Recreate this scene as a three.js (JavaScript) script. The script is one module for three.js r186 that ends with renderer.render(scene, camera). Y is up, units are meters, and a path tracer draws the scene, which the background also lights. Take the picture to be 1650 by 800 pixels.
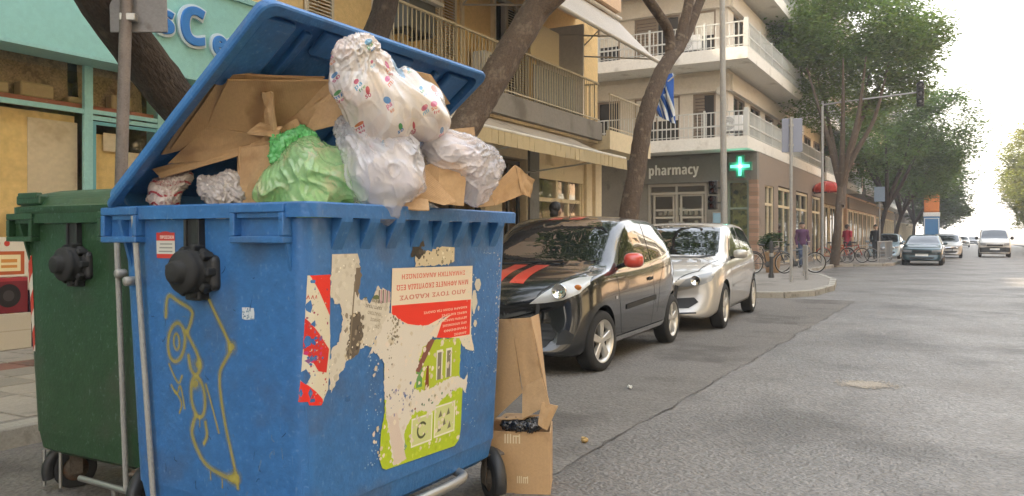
import * as THREE from 'three';
import { mergeGeometries, mergeVertices, toCreasedNormals } from 'three/addons/utils/BufferGeometryUtils.js';
import { RoundedBoxGeometry } from 'three/addons/geometries/RoundedBoxGeometry.js';
import { TextGeometry } from 'three/addons/geometries/TextGeometry.js';
import { FontLoader } from 'three/addons/loaders/FontLoader.js';
import { TessellateModifier } from 'three/addons/modifiers/TessellateModifier.js';
import { MarchingCubes } from 'three/addons/objects/MarchingCubes.js';
import { ImprovedNoise } from 'three/addons/math/ImprovedNoise.js';
import { MeshBVH } from 'three-mesh-bvh';
import { Brush, Evaluator, SUBTRACTION } from 'three-bvh-csg';

// ---------------------------------------------------------------- camera, sky, sun, exposure
// The world: x runs across the street (the road lies to +x), -z runs along the street, y is up.
const scene = new THREE.Scene();
const camera = new THREE.PerspectiveCamera(33.96, 1650 / 800, 0.1, 900);
camera.position.set(0, 1.258, 0);
camera.rotation.y = Math.atan(735 / 1310);
camera.setViewOffset(1650, 800, 0, 17, 1650, 800);
const renderer = new THREE.WebGLRenderer({ antialias: true });
renderer.setSize(1024, 496);
renderer.toneMapping = THREE.LinearToneMapping;
renderer.toneMappingExposure = 4.3;
renderer.shadowMap.enabled = true;
{
  const W = 512, H = 256, d = new Float32Array(W * H * 4);
  const zen = [0.58, 0.66, 0.78], hor = [1.14, 1.03, 0.87];
  for (let j = 0; j < H; j++) for (let i = 0; i < W; i++) {
    const el = ((j + 0.5) / H - 0.5) * Math.PI, k = Math.exp(-Math.max(0, Math.sin(el)) * 2.6);
    for (let c = 0; c < 3; c++) d[(j * W + i) * 4 + c] = el < -0.02 ? 0.22 : zen[c] + (hor[c] - zen[c]) * k;
    d[(j * W + i) * 4 + 3] = 1;
  }
  const t = new THREE.DataTexture(d, W, H, THREE.RGBAFormat, THREE.FloatType);
  t.mapping = THREE.EquirectangularReflectionMapping; t.magFilter = THREE.LinearFilter; t.needsUpdate = true;
  scene.background = t; scene.environment = t;
}
const sun = new THREE.DirectionalLight(new THREE.Color(1, 0.86, 0.66), 4.6);
sun.position.set(-66, 58, 14); sun.target.position.set(0, 0, -20); sun.castShadow = true;
sun.position.add(sun.target.position);
Object.assign(sun.shadow.camera, { left: -90, right: 90, top: 90, bottom: -90, near: 1, far: 260 });
sun.shadow.mapSize.set(2048, 2048);
scene.add(sun, sun.target);
scene.fog = new THREE.FogExp2(new THREE.Color(0.95, 0.93, 0.9), 0.0018);

// ---------------------------------------------------------------- helpers
let seedN = 7;
const rnd = () => { seedN = (seedN + 0x6d2b79f5) | 0; let t = Math.imul(seedN ^ (seedN >>> 15), 1 | seedN); t = (t + Math.imul(t ^ (t >>> 7), 61 | t)) ^ t; return ((t ^ (t >>> 14)) >>> 0) / 4294967296; };
const rr = (a, b) => a + (b - a) * rnd();
const reseed = (n) => { seedN = n; };
const PN = new ImprovedNoise();
const ns = (x, y, z) => PN.noise(x, y, z);
const fbm = (x, y, z, o = 4) => { let s = 0, a = 0.5, f = 1; for (let i = 0; i < o; i++) { s += a * ns(x * f + i * 7.3, y * f + i * 3.1, z * f); a *= 0.5; f *= 2.03; } return s; };
const V = (x, y, z) => new THREE.Vector3(x, y, z);
const W = (u, y, s) => new THREE.Vector3(u, y, -s);   // street coordinates: across, up, along
const clamp = (x, a = 0, b = 1) => Math.min(b, Math.max(a, x));
const smooth = (a, b, x) => { const t = clamp((x - a) / (b - a)); return t * t * (3 - 2 * t); };
const lerp = (a, b, t) => a + (b - a) * t;

const used = new Map();
function numbered(name) { const n = used.get(name) ?? 0; used.set(name, n + 1); return n ? `${name}_${String(n).padStart(3, '0')}` : name; }
function shadowy(o) { o.traverse((m) => { if (m.isMesh) { m.castShadow = true; m.receiveShadow = true; } }); return o; }
// a Group at the thing's base; geometry handed to add() is in world coordinates and is moved to the base
function thing(name, label, category, base = [0, 0, 0], group) {
  const o = new THREE.Group(); o.name = numbered(name); o.position.set(...base); scene.add(o);
  o.userData = { label, category }; if (group) o.userData.group = group;
  return o;
}
function struct(name, geo, mat) {
  const m = new THREE.Mesh(geo, mat); m.name = numbered(name); m.userData.kind = 'structure'; m.receiveShadow = true; m.castShadow = true; scene.add(m); return m;
}
function origin(o) { const p = V(0, 0, 0); for (let q = o; q && q !== scene; q = q.parent) p.add(q.position); return p; }
function norm1(g) {
  const n = g.index ? g.toNonIndexed() : g;
  for (const k of Object.keys(n.attributes)) if (!['position', 'normal', 'uv', 'color'].includes(k)) n.deleteAttribute(k);
  if (!n.attributes.normal) n.computeVertexNormals();
  if (!n.attributes.uv) boxUV(n);
  n.morphAttributes = {}; n.clearGroups();
  return n;
}
function join(list) { const a = [].concat(list).flat(3).map(norm1); const col = a.some((g) => g.attributes.color); if (!col) return a.length === 1 ? a[0] : mergeGeometries(a); return mergeGeometries(a); }
// adds geometry given in world coordinates as a part of t
function add(t, name, geos, mat, keep) {
  let g = join(geos); if (!keep) boxUV(g);
  const p = origin(t); g = g.clone(); g.translate(-p.x, -p.y, -p.z);
  const m = new THREE.Mesh(g, mat); m.name = name; m.castShadow = m.receiveShadow = true; t.add(m); return m;
}
// adds geometry given in the thing's own coordinates
function loc(t, name, geos, mat, keep) {
  const g = join(geos); if (!keep) boxUV(g);
  const m = new THREE.Mesh(g, mat); m.name = name; m.castShadow = m.receiveShadow = true; t.add(m); return m;
}
function single(name, label, category, geos, mat, base, group, keep) {
  let g = join(geos); if (!keep) boxUV(g);
  if (base) { g = g.clone(); g.translate(-base[0], -base[1], -base[2]); }
  const m = new THREE.Mesh(g, mat); m.name = numbered(name); if (base) m.position.set(...base);
  m.castShadow = m.receiveShadow = true; m.userData = { label, category }; if (group) m.userData.group = group; scene.add(m); return m;
}
function copyOf(o, label, pos, turn) {
  const c = o.clone(); c.name = numbered(o.name.replace(/_\d{3}$/, '')); c.userData = { ...o.userData }; if (label) c.userData.label = label;
  if (pos) c.position.set(...pos); if (turn !== undefined) c.rotation.y = turn; scene.add(c); return c;
}
// texture coordinates in metres from the way each triangle faces
function boxUV(g) {
  const p = g.attributes.position, n = g.attributes.normal, uv = new Float32Array(p.count * 2);
  for (let i = 0; i < p.count; i++) {
    const ax = Math.abs(n.getX(i)), ay = Math.abs(n.getY(i)), az = Math.abs(n.getZ(i));
    if (ay > ax && ay > az) { uv[i * 2] = p.getX(i); uv[i * 2 + 1] = p.getZ(i); }
    else if (ax > az) { uv[i * 2] = p.getZ(i); uv[i * 2 + 1] = p.getY(i); }
    else { uv[i * 2] = p.getX(i); uv[i * 2 + 1] = p.getY(i); }
  }
  g.setAttribute('uv', new THREE.BufferAttribute(uv, 2)); return g;
}
// box between two corners in street coordinates, edges rounded by r
function bx(u0, u1, y0, y1, s0, s1, r = 0) {
  const w = Math.abs(u1 - u0), h = Math.abs(y1 - y0), d = Math.abs(s1 - s0);
  const g = r ? new RoundedBoxGeometry(w, h, d, 2, Math.min(r, w / 2.01, h / 2.01, d / 2.01)) : new THREE.BoxGeometry(w, h, d);
  return g.translate((u0 + u1) / 2, (y0 + y1) / 2, -(s0 + s1) / 2);
}
function boxAt(w, h, d, m, r = 0) { const g = r ? new RoundedBoxGeometry(w, h, d, 2, Math.min(r, w / 2.01, h / 2.01, d / 2.01)) : new THREE.BoxGeometry(w, h, d); if (m) g.applyMatrix4(m); return g; }
const mat4 = (x, y, z, rx = 0, ry = 0, rz = 0) => new THREE.Matrix4().compose(V(x, y, z), new THREE.Quaternion().setFromEuler(new THREE.Euler(rx, ry, rz, 'YXZ')), V(1, 1, 1));
function rod(a, b, r, r2 = r, n = 10) {
  const d = b.clone().sub(a), g = new THREE.CylinderGeometry(r2, r, d.length(), n, 1);
  g.applyQuaternion(new THREE.Quaternion().setFromUnitVectors(V(0, 1, 0), d.clone().normalize()));
  return g.translate((a.x + b.x) / 2, (a.y + b.y) / 2, (a.z + b.z) / 2);
}
function tube(pts, r, seg = 24, n = 8) { return new THREE.TubeGeometry(new THREE.CatmullRomCurve3(pts), seg, r, n); }
// tapering limb along points with a radius at each; rough adds bark unevenness
function limb(pts, radii, seg, n, rough = 0, seed = 0) {
  const c = new THREE.CatmullRomCurve3(pts), fr = c.computeFrenetFrames(seg), pos = [], nor = [], idx = [], uv = [];
  const L = c.getLength();
  for (let i = 0; i <= seg; i++) {
    const t = i / seg, p = c.getPointAt(t), k = t * (radii.length - 1), a = Math.min(radii.length - 2, Math.floor(k)), R = lerp(radii[a], radii[a + 1], k - a);
    for (let j = 0; j <= n; j++) {
      const th = (j / n) * Math.PI * 2, q = fr.normals[i].clone().multiplyScalar(Math.cos(th)).addScaledVector(fr.binormals[i], Math.sin(th));
      const b = rough ? 1 + rough * (fbm(Math.cos(th) * 2.2 + seed, Math.sin(th) * 2.2, t * L * 2.4, 3) * 1.2 + 0.5 * ns(Math.cos(th) * 5, Math.sin(th) * 5 + seed, t * L * 9)) : 1;
      pos.push(p.x + q.x * R * b, p.y + q.y * R * b, p.z + q.z * R * b); nor.push(q.x, q.y, q.z); uv.push((j / n) * 2 * Math.PI * radii[0], t * L);
    }
  }
  for (let i = 0; i < seg; i++) for (let j = 0; j < n; j++) { const a = i * (n + 1) + j, b = a + n + 1; idx.push(a, a + 1, b, b, a + 1, b + 1); }
  const g = new THREE.BufferGeometry(); g.setAttribute('position', new THREE.Float32BufferAttribute(pos, 3)); g.setAttribute('normal', new THREE.Float32BufferAttribute(nor, 3)); g.setAttribute('uv', new THREE.Float32BufferAttribute(uv, 2)); g.setIndex(idx);
  if (rough) g.computeVertexNormals();
  return g;
}
function lathe(profile, axis, at, n = 28) {   // profile [[r, along]]
  const g = new THREE.LatheGeometry(profile.map(([r, y]) => new THREE.Vector2(r, y)), n);
  g.applyQuaternion(new THREE.Quaternion().setFromUnitVectors(V(0, 1, 0), axis.clone().normalize()));
  return g.translate(at.x, at.y, at.z);
}
function shapeOf(pts, holes = []) {
  const s = new THREE.Shape(pts.map(([x, y]) => new THREE.Vector2(x, y)));
  for (const h of holes) s.holes.push(new THREE.Path(h.map(([x, y]) => new THREE.Vector2(x, y))));
  return s;
}
const rect = (x0, x1, y0, y1) => [[x0, y0], [x1, y0], [x1, y1], [x0, y1]];
function prism(pts, depth, holes = [], bevel = 0) { return new THREE.ExtrudeGeometry(shapeOf(pts, holes), { depth, bevelEnabled: bevel > 0, bevelSize: bevel, bevelThickness: bevel, bevelSegments: 1, curveSegments: 8 }); }
// wall facing the street (+x) at x = u; outline and holes in (along, up)
const wallS = (pts, holes, u, t = 0.3) => prism(pts, t, holes).rotateY(Math.PI / 2).translate(u - t, 0, 0);
// wall facing the camera side (+z) at distance s along; outline and holes in (across, up)
const wallU = (pts, holes, s, t = 0.3) => prism(pts, t, holes).translate(0, 0, -s - t);
// four bars round an opening plus mullions, on a street-facing wall
function frameS(s0, s1, y0, y1, u, w = 0.06, d = 0.06, vs = [], hs = []) {
  const g = [bx(u - d, u, y1 - w, y1, s0, s1), bx(u - d, u, y0, y0 + w, s0, s1), bx(u - d, u, y0 + w, y1 - w, s0, s0 + w), bx(u - d, u, y0 + w, y1 - w, s1 - w, s1)];
  for (const v of vs) g.push(bx(u - d + 0.003, u - 0.003, y0 + w, y1 - w, v - w / 2, v + w / 2));
  for (const h of hs) g.push(bx(u - d + 0.006, u - 0.006, h - w / 2, h + w / 2, s0 + w, s1 - w));
  return g;
}
function frameU(u0, u1, y0, y1, s, w = 0.06, d = 0.06, vs = [], hs = []) {
  const g = [bx(u0, u1, y1 - w, y1, s, s + d), bx(u0, u1, y0, y0 + w, s, s + d), bx(u0, u0 + w, y0 + w, y1 - w, s, s + d), bx(u1 - w, u1, y0 + w, y1 - w, s, s + d)];
  for (const v of vs) g.push(bx(v - w / 2, v + w / 2, y0 + w, y1 - w, s + 0.003, s + d - 0.003));
  for (const h of hs) g.push(bx(u0 + w, u1 - w, h - w / 2, h + w / 2, s + 0.006, s + d - 0.006));
  return g;
}

// ---- textures
const H2 = (x, y, s) => { let h = Math.imul(x, 374761393) + Math.imul(y, 668265263) + Math.imul(s, 1442695041); h = Math.imul(h ^ (h >>> 13), 1274126177); return ((h ^ (h >>> 16)) >>> 0) / 4294967296; };
function pn(x, y, per, s) { const xi = Math.floor(x), yi = Math.floor(y), fx = x - xi, fy = y - yi, a = fx * fx * (3 - 2 * fx), b = fy * fy * (3 - 2 * fy), m = (v) => ((v % per) + per) % per; return lerp(lerp(H2(m(xi), m(yi), s), H2(m(xi + 1), m(yi), s), a), lerp(H2(m(xi), m(yi + 1), s), H2(m(xi + 1), m(yi + 1), s), a), b); }
function pf(x, y, per, s, o = 4) { let v = 0, a = 0.5, t = 0; for (let i = 0; i < o; i++) { v += a * pn(x * per, y * per, per, s + i * 17); t += a; a *= 0.55; per *= 2; } return v / t; }
function tex(n, metres, fn, srgb = true) {
  const d = new Uint8Array(n * n * 4);
  for (let j = 0; j < n; j++) for (let i = 0; i < n; i++) { const c = fn(i / n, j / n); const o = (j * n + i) * 4; if (c.length) { d[o] = c[0] * 255; d[o + 1] = c[1] * 255; d[o + 2] = c[2] * 255; } else d[o] = d[o + 1] = d[o + 2] = c; d[o + 3] = 255; }
  const t = new THREE.DataTexture(d, n, n); t.wrapS = t.wrapT = THREE.RepeatWrapping; t.magFilter = THREE.LinearFilter; t.minFilter = THREE.LinearMipmapLinearFilter; t.generateMipmaps = true;
  if (srgb) t.colorSpace = THREE.SRGBColorSpace; t.repeat.set(1 / metres, 1 / metres); t.needsUpdate = true; return t;
}
const lin = (x) => (x <= 0.0031308 ? x * 12.92 : 1.055 * Math.pow(x, 1 / 2.4) - 0.055);
// a colour map that varies a linear base colour by grain and by stains of a second colour
function worn(n, metres, base, spread, stain, amount, seed, grain = 64, coarse = 5) {
  return tex(n, metres, (x, y) => {
    const g = pf(x, y, grain, seed, 3) - 0.5, c = pf(x, y, coarse, seed + 5, 5), k = smooth(1 - amount, 1 - amount + 0.22, c);
    return base.map((b, i) => clamp(lin(clamp(lerp(b * (1 + spread * 2 * g + spread * (pf(x, y, 3, seed + 9, 4) - 0.5)), stain[i], k)))));
  });
}
function canvas(w, h, draw, flip = true) {
  const c = document.createElement('canvas'); c.width = w; c.height = h; const x = c.getContext('2d'); draw(x, w, h);
  const t = new THREE.CanvasTexture(c); t.colorSpace = THREE.SRGBColorSpace; t.magFilter = THREE.LinearFilter; return t;
}
const col = (r, g, b) => new THREE.Color().setRGB(r, g, b);
const std = (r, g, b, rough = 0.8, extra = {}) => new THREE.MeshStandardMaterial({ color: col(r, g, b), roughness: rough, ...extra });
const phys = (r, g, b, rough, extra = {}) => new THREE.MeshPhysicalMaterial({ color: col(r, g, b), roughness: rough, ...extra });
const mapped = (map, rough = 0.85, extra = {}) => new THREE.MeshStandardMaterial({ map, roughness: rough, ...extra });
const bumpTex = tex(256, 0.35, (x, y) => 255 * pf(x, y, 32, 3, 4), false);
const plasterBump = tex(256, 1.2, (x, y) => 255 * pf(x, y, 24, 13, 4), false);

const M = {
  blackRubber: std(0.018, 0.018, 0.018, 0.75, { bumpMap: bumpTex, bumpScale: 0.001 }),
  blackPlastic: std(0.02, 0.02, 0.021, 0.5, { bumpMap: bumpTex, bumpScale: 0.0008 }),
  steel: std(0.42, 0.41, 0.39, 0.42, { metalness: 0.85, bumpMap: bumpTex, bumpScale: 0.0006 }),
  galv: mapped(worn(256, 0.7, [0.36, 0.35, 0.33], 0.25, [0.2, 0.13, 0.08], 0.32, 4), 0.6, { metalness: 0.25 }),
  darkMetal: std(0.06, 0.06, 0.06, 0.5, { metalness: 0.3 }),
  chrome: std(0.75, 0.75, 0.75, 0.15, { metalness: 1 }),
  glass: phys(1, 1, 1, 0.02, { transmission: 1, thickness: 0, ior: 1.5 }),
  darkGlass: phys(0.02, 0.025, 0.028, 0.03, { ior: 1.55 }),
  shade: std(0.05, 0.045, 0.04, 0.9),
  white: std(0.72, 0.71, 0.68, 0.6),
};
const cardMap = worn(512, 0.6, [0.46, 0.29, 0.145], 0.09, [0.33, 0.19, 0.09], 0.4, 21, 90, 4);
const cardBump = tex(256, 0.3, (x, y) => 255 * (0.5 + 0.3 * Math.sin(x * 2 * Math.PI * 46) * 0.4 + 0.4 * (pf(x, y, 12, 5, 3) - 0.5)), false);
M.card = mapped(cardMap, 0.82, { bumpMap: cardBump, bumpScale: 0.0012 });
M.cardB = mapped(worn(256, 0.5, [0.44, 0.28, 0.145], 0.12, [0.34, 0.2, 0.1], 0.4, 25, 60, 4), 0.85, { bumpMap: cardBump, bumpScale: 0.0012 });
M.cardC = mapped(worn(256, 0.5, [0.49, 0.32, 0.17], 0.1, [0.38, 0.24, 0.12], 0.35, 27, 60, 4), 0.85, { bumpMap: cardBump, bumpScale: 0.0012 });
M.cardEdge = std(0.34, 0.21, 0.1, 0.9);
// ---------------------------------------------------------------- the ground
const asphaltMap = worn(1024, 5.3, [0.158, 0.142, 0.125], 0.42, [0.092, 0.081, 0.07], 0.46, 31, 256, 5);
const asphaltBump = tex(512, 2.1, (x, y) => 255 * pf(x, y, 128, 33, 3), false);
const asphaltRough = tex(512, 4.7, (x, y) => 255 * clamp(0.54 + 0.35 * (pf(x, y, 6, 35, 5) - 0.5) + 0.2 * (pf(x, y, 128, 36, 2) - 0.5)), false);
M.asphalt = new THREE.MeshStandardMaterial({ map: asphaltMap, bumpMap: asphaltBump, bumpScale: 0.012, roughness: 1, roughnessMap: asphaltRough });
M.asphaltOld = new THREE.MeshStandardMaterial({ map: worn(1024, 4.1, [0.158, 0.141, 0.122], 0.42, [0.09, 0.078, 0.066], 0.46, 41, 256, 5), bumpMap: asphaltBump, bumpScale: 0.014, roughness: 0.92 });
M.pave = mapped(worn(512, 3.1, [0.22, 0.195, 0.165], 0.22, [0.13, 0.11, 0.09], 0.4, 51, 128, 5), 0.9, { bumpMap: bumpTex, bumpScale: 0.002 });
M.slabs = [0, 1, 2].map((i) => mapped(worn(256, 1.3 + i * 0.2, [0.24 + i * 0.03, 0.21 + i * 0.025, 0.17 + i * 0.02], 0.2, [0.13, 0.11, 0.09], 0.42, 53 + i, 96, 4), 0.9, { bumpMap: bumpTex, bumpScale: 0.002 }));
M.redSlab = mapped(worn(256, 1.1, [0.22, 0.1, 0.07], 0.2, [0.12, 0.07, 0.05], 0.4, 58, 96, 4), 0.9, { bumpMap: bumpTex, bumpScale: 0.002 });
M.kerb = mapped(worn(256, 1.3, [0.33, 0.3, 0.25], 0.2, [0.17, 0.15, 0.12], 0.4, 61, 96, 5), 0.9, { bumpMap: bumpTex, bumpScale: 0.003 });

// an uneven sheet of ground, so that its far end carries no visible edge
const sheet = (u0, u1, s0, s1, y, nu = 1, nsg = 1) => { const g = new THREE.PlaneGeometry(u1 - u0, s1 - s0, nu, nsg).rotateX(-Math.PI / 2).translate((u0 + u1) / 2, y, -(s0 + s1) / 2); return boxUV(g); };
struct('ground', sheet(-450, 450, -100, 800, -0.03), std(0.16, 0.145, 0.12, 0.95));
struct('road', sheet(-5.2, 6.6, -10, 620, 0), M.asphalt);
// older tarmac of the parking lane, its seam wandering beside the wheel tracks
{
  const pts = []; reseed(3);
  for (let s = -4; s <= 17.4; s += 0.11) pts.push([-1.92 + 0.09 * fbm(s * 1.3, 2, 1) + 0.06 * fbm(s * 7, 5, 1), -s]);
  const lane = [[-5.2, -17.4], [-5.2, 4], ...pts];
  const g = new THREE.ShapeGeometry(shapeOf(lane.map(([u, z]) => [u, -z]))).rotateX(-Math.PI / 2).translate(0, 0.004, 0); boxUV(g);
  struct('parking_lane', g, M.asphaltOld);
  // tar along the seam, broken into stretches
  const tar = []; const nSeam = [];
  for (let s = 2; s < 17; ) {
    const len = rr(0.2, 1.1) * (s < 7 ? 1.2 : 0.8), w = rr(0.003, 0.016) * (s < 6 ? 1.3 : 0.7), a = [], b = [];
    for (let q = s; q <= s + len; q += 0.05) { const c = -1.92 + 0.09 * fbm(q * 1.3, 2, 1) + 0.06 * fbm(q * 7, 5, 1) - 0.004, k = Math.sin(Math.PI * clamp((q - s) / len)) * w * (0.6 + 0.9 * Math.abs(ns(q * 14, 3, 9))); a.push([c - k, q]); b.push([c + k, q]); }
    if (a.length > 2) tar.push(new THREE.ShapeGeometry(shapeOf([...a, ...b.reverse()])).rotateX(-Math.PI / 2).translate(0, 0.008, 0));
    s += len + rr(0.1, 0.9);
  }
  const tg = join(tar); boxUV(tg);
  const tm = new THREE.Mesh(tg, std(0.075, 0.067, 0.058, 0.9)); tm.name = 'tar_seam'; tm.userData = { kind: 'structure' }; tm.receiveShadow = true; scene.add(tm);
  // sun fleck painted on the carriageway as a pale patch
  // pale specks of painted light, thinning out to both ends
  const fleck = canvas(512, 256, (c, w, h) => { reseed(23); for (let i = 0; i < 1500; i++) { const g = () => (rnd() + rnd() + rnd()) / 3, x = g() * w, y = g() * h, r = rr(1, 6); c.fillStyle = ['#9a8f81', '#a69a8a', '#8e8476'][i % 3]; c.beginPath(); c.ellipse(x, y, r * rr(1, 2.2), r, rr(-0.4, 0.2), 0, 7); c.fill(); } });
  const wm = new THREE.Mesh(new THREE.PlaneGeometry(0.62, 0.5).rotateX(-Math.PI / 2).rotateY(0.35).translate(-0.76, 0.006, -7.52), new THREE.MeshStandardMaterial({ map: fleck, alphaTest: 0.5, roughness: 0.9 })); wm.name = 'painted_sun_fleck'; wm.userData = { kind: 'structure' }; wm.receiveShadow = true; scene.add(wm);
}
// left pavement: follows the kerb line with its two build-outs at the side street
const kerbLine = [[-4.95, -8], [-4.95, 16.2], [-4.3, 16.9], [-3.3, 17.4], [-2.85, 18.4], [-2.75, 20.5], [-3.1, 23.5], [-3.9, 26.6], [-4.7, 28.4], [-4.9, 30], [-4.9, 36.6], [-4.3, 37.8], [-3.2, 38.6], [-2.85, 39.6], [-2.85, 46], [-3.4, 47.5], [-4.6, 49], [-4.6, 76], [-2.2, 77.5], [-2.2, 83], [-4.6, 84.5], [-4.6, 300]];
{
  const walk = new THREE.Group(); walk.name = 'pavement'; walk.userData = { kind: 'structure' }; scene.add(walk);
  const poly = [[-40, -8], ...kerbLine.map(([u, s]) => [u - 0.16, s]), [-40, 300]];
  const g = new THREE.ExtrudeGeometry(shapeOf(poly), { depth: 0.155, bevelEnabled: false }).rotateX(-Math.PI / 2).translate(0, -0.03, 0);
  add(walk, 'paving', g, M.pave);
  reseed(11);
  const kg = [0, 1, 2].map((i) => new RoundedBoxGeometry(0.16, 0.17, 0.97, 2, 0.014 + i * 0.004)); kg.forEach(boxUV);
  for (let i = 0; i + 1 < kerbLine.length; i++) {
    const [u0, s0] = kerbLine[i], [u1, s1] = kerbLine[i + 1], L = Math.hypot(u1 - u0, s1 - s0);
    if (s1 > 90 || s0 < -8 || s1 - s0 > 26) { if (s0 > 48 && s0 < 50) { const n = 18; for (let k = 0; k < n; k++) { const m = new THREE.Mesh(kg[k % 3], M.kerb); m.name = 'kerb_stone'; m.position.set(-4.68, 0.05 + rr(-0.004, 0.004), -(49.5 + k)); m.receiveShadow = m.castShadow = true; walk.add(m); } } continue; }
    const n = Math.max(1, Math.round(L)), a = Math.atan2(u1 - u0, s1 - s0);
    for (let k = 0; k < n; k++) {
      const t = (k + 0.5) / n, m = new THREE.Mesh(kg[(k + i) % 3], M.kerb); m.name = 'kerb_stone';
      m.position.set(lerp(u0, u1, t) - 0.08 * Math.cos(a) + rr(-0.006, 0.006), 0.05 + rr(-0.005, 0.005), -(lerp(s0, s1, t) + 0.08 * Math.sin(a))); m.rotation.y = -a; m.scale.z = L / n; m.castShadow = m.receiveShadow = true; walk.add(m);
    }
  }
  const sg = [0, 1, 2, 3].map((i) => boxUV(new RoundedBoxGeometry(0.385, 0.05, 0.385, 2, 0.006).translate(0.13 * i, 0, 0.07 * i)));
  sg.forEach((q, i) => q.translate(-0.13 * i, 0, -0.07 * i));
  for (let i = 0; i < 10; i++) for (let j = 0; j < 11; j++) {
    const u = -5.35 - i * 0.4, s = 2.35 + j * 0.4; if (u > -1.02 * s * 1.02 - 2 && j > 7 && i < 3) continue;
    const m = new THREE.Mesh(sg[(i * 3 + j) % 4], i === 5 ? M.redSlab : M.slabs[(i * 7 + j * 5) % 3]); m.name = 'paving_slab'; m.position.set(u, 0.107 + rr(-0.003, 0.003), -s); m.rotation.set(rr(-0.006, 0.006), rr(-0.006, 0.006), rr(-0.006, 0.006)); m.receiveShadow = m.castShadow = true; walk.add(m);
  }
}
{
  const w2 = struct('far_pavement', new THREE.ExtrudeGeometry(shapeOf([[6.5, 6], [30, 6], [30, 300], [6.5, 300]]), { depth: 0.15, bevelEnabled: false }).rotateX(-Math.PI / 2).translate(0, -0.02, 0), M.pave); boxUV(w2.geometry);
}

// ---------------------------------------------------------------- buildings
const wallMap = (r, g, b, seed, stain = 0.6) => worn(512, 4.5, [r, g, b], 0.1, [r * stain, g * stain * 0.94, b * stain * 0.86], 0.36, seed, 96, 5);
const wall = (r, g, b, seed) => mapped(wallMap(r, g, b, seed), 0.9, { bumpMap: plasterBump, bumpScale: 0.004 });
M.teal = mapped(worn(512, 3, [0.28, 0.55, 0.51], 0.08, [0.17, 0.38, 0.36], 0.3, 81, 64, 4), 0.5, { bumpMap: plasterBump, bumpScale: 0.001 });
M.tealFrame = mapped(worn(256, 1.6, [0.3, 0.56, 0.54], 0.1, [0.17, 0.37, 0.36], 0.3, 83, 64, 4), 0.45);
M.ochre = wall(0.68, 0.48, 0.22, 85); M.cream = wall(0.64, 0.53, 0.35, 87); M.peach = wall(0.64, 0.45, 0.3, 89); M.beige = wall(0.6, 0.55, 0.48, 91);
M.greyWall = wall(0.17, 0.165, 0.15, 93); M.greyBand = wall(0.22, 0.2, 0.175, 95); M.paleBand = wall(0.68, 0.65, 0.58, 97); M.brownWall = wall(0.24, 0.19, 0.145, 99);
M.shutter = mapped(worn(256, 1.5, [0.52, 0.45, 0.34], 0.08, [0.36, 0.3, 0.22], 0.3, 101, 64, 4), 0.7);
M.awning = mapped(worn(512, 2.4, [0.42, 0.355, 0.28], 0.12, [0.22, 0.18, 0.14], 0.4, 103, 128, 4), 0.95, { side: THREE.DoubleSide });
M.awningPale = mapped(worn(512, 2.4, [0.5, 0.46, 0.42], 0.1, [0.34, 0.3, 0.26], 0.35, 105, 128, 4), 0.95, { side: THREE.DoubleSide });
M.railPaint = mapped(worn(256, 1.1, [0.42, 0.36, 0.25], 0.15, [0.24, 0.17, 0.1], 0.3, 107, 64, 4), 0.6);
M.railPale = mapped(worn(256, 1.1, [0.5, 0.5, 0.46], 0.12, [0.3, 0.27, 0.22], 0.3, 109, 64, 4), 0.55);
M.paleFrame = mapped(worn(256, 1.4, [0.6, 0.5, 0.32], 0.08, [0.4, 0.31, 0.18], 0.3, 111, 64, 4), 0.55);

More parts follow.
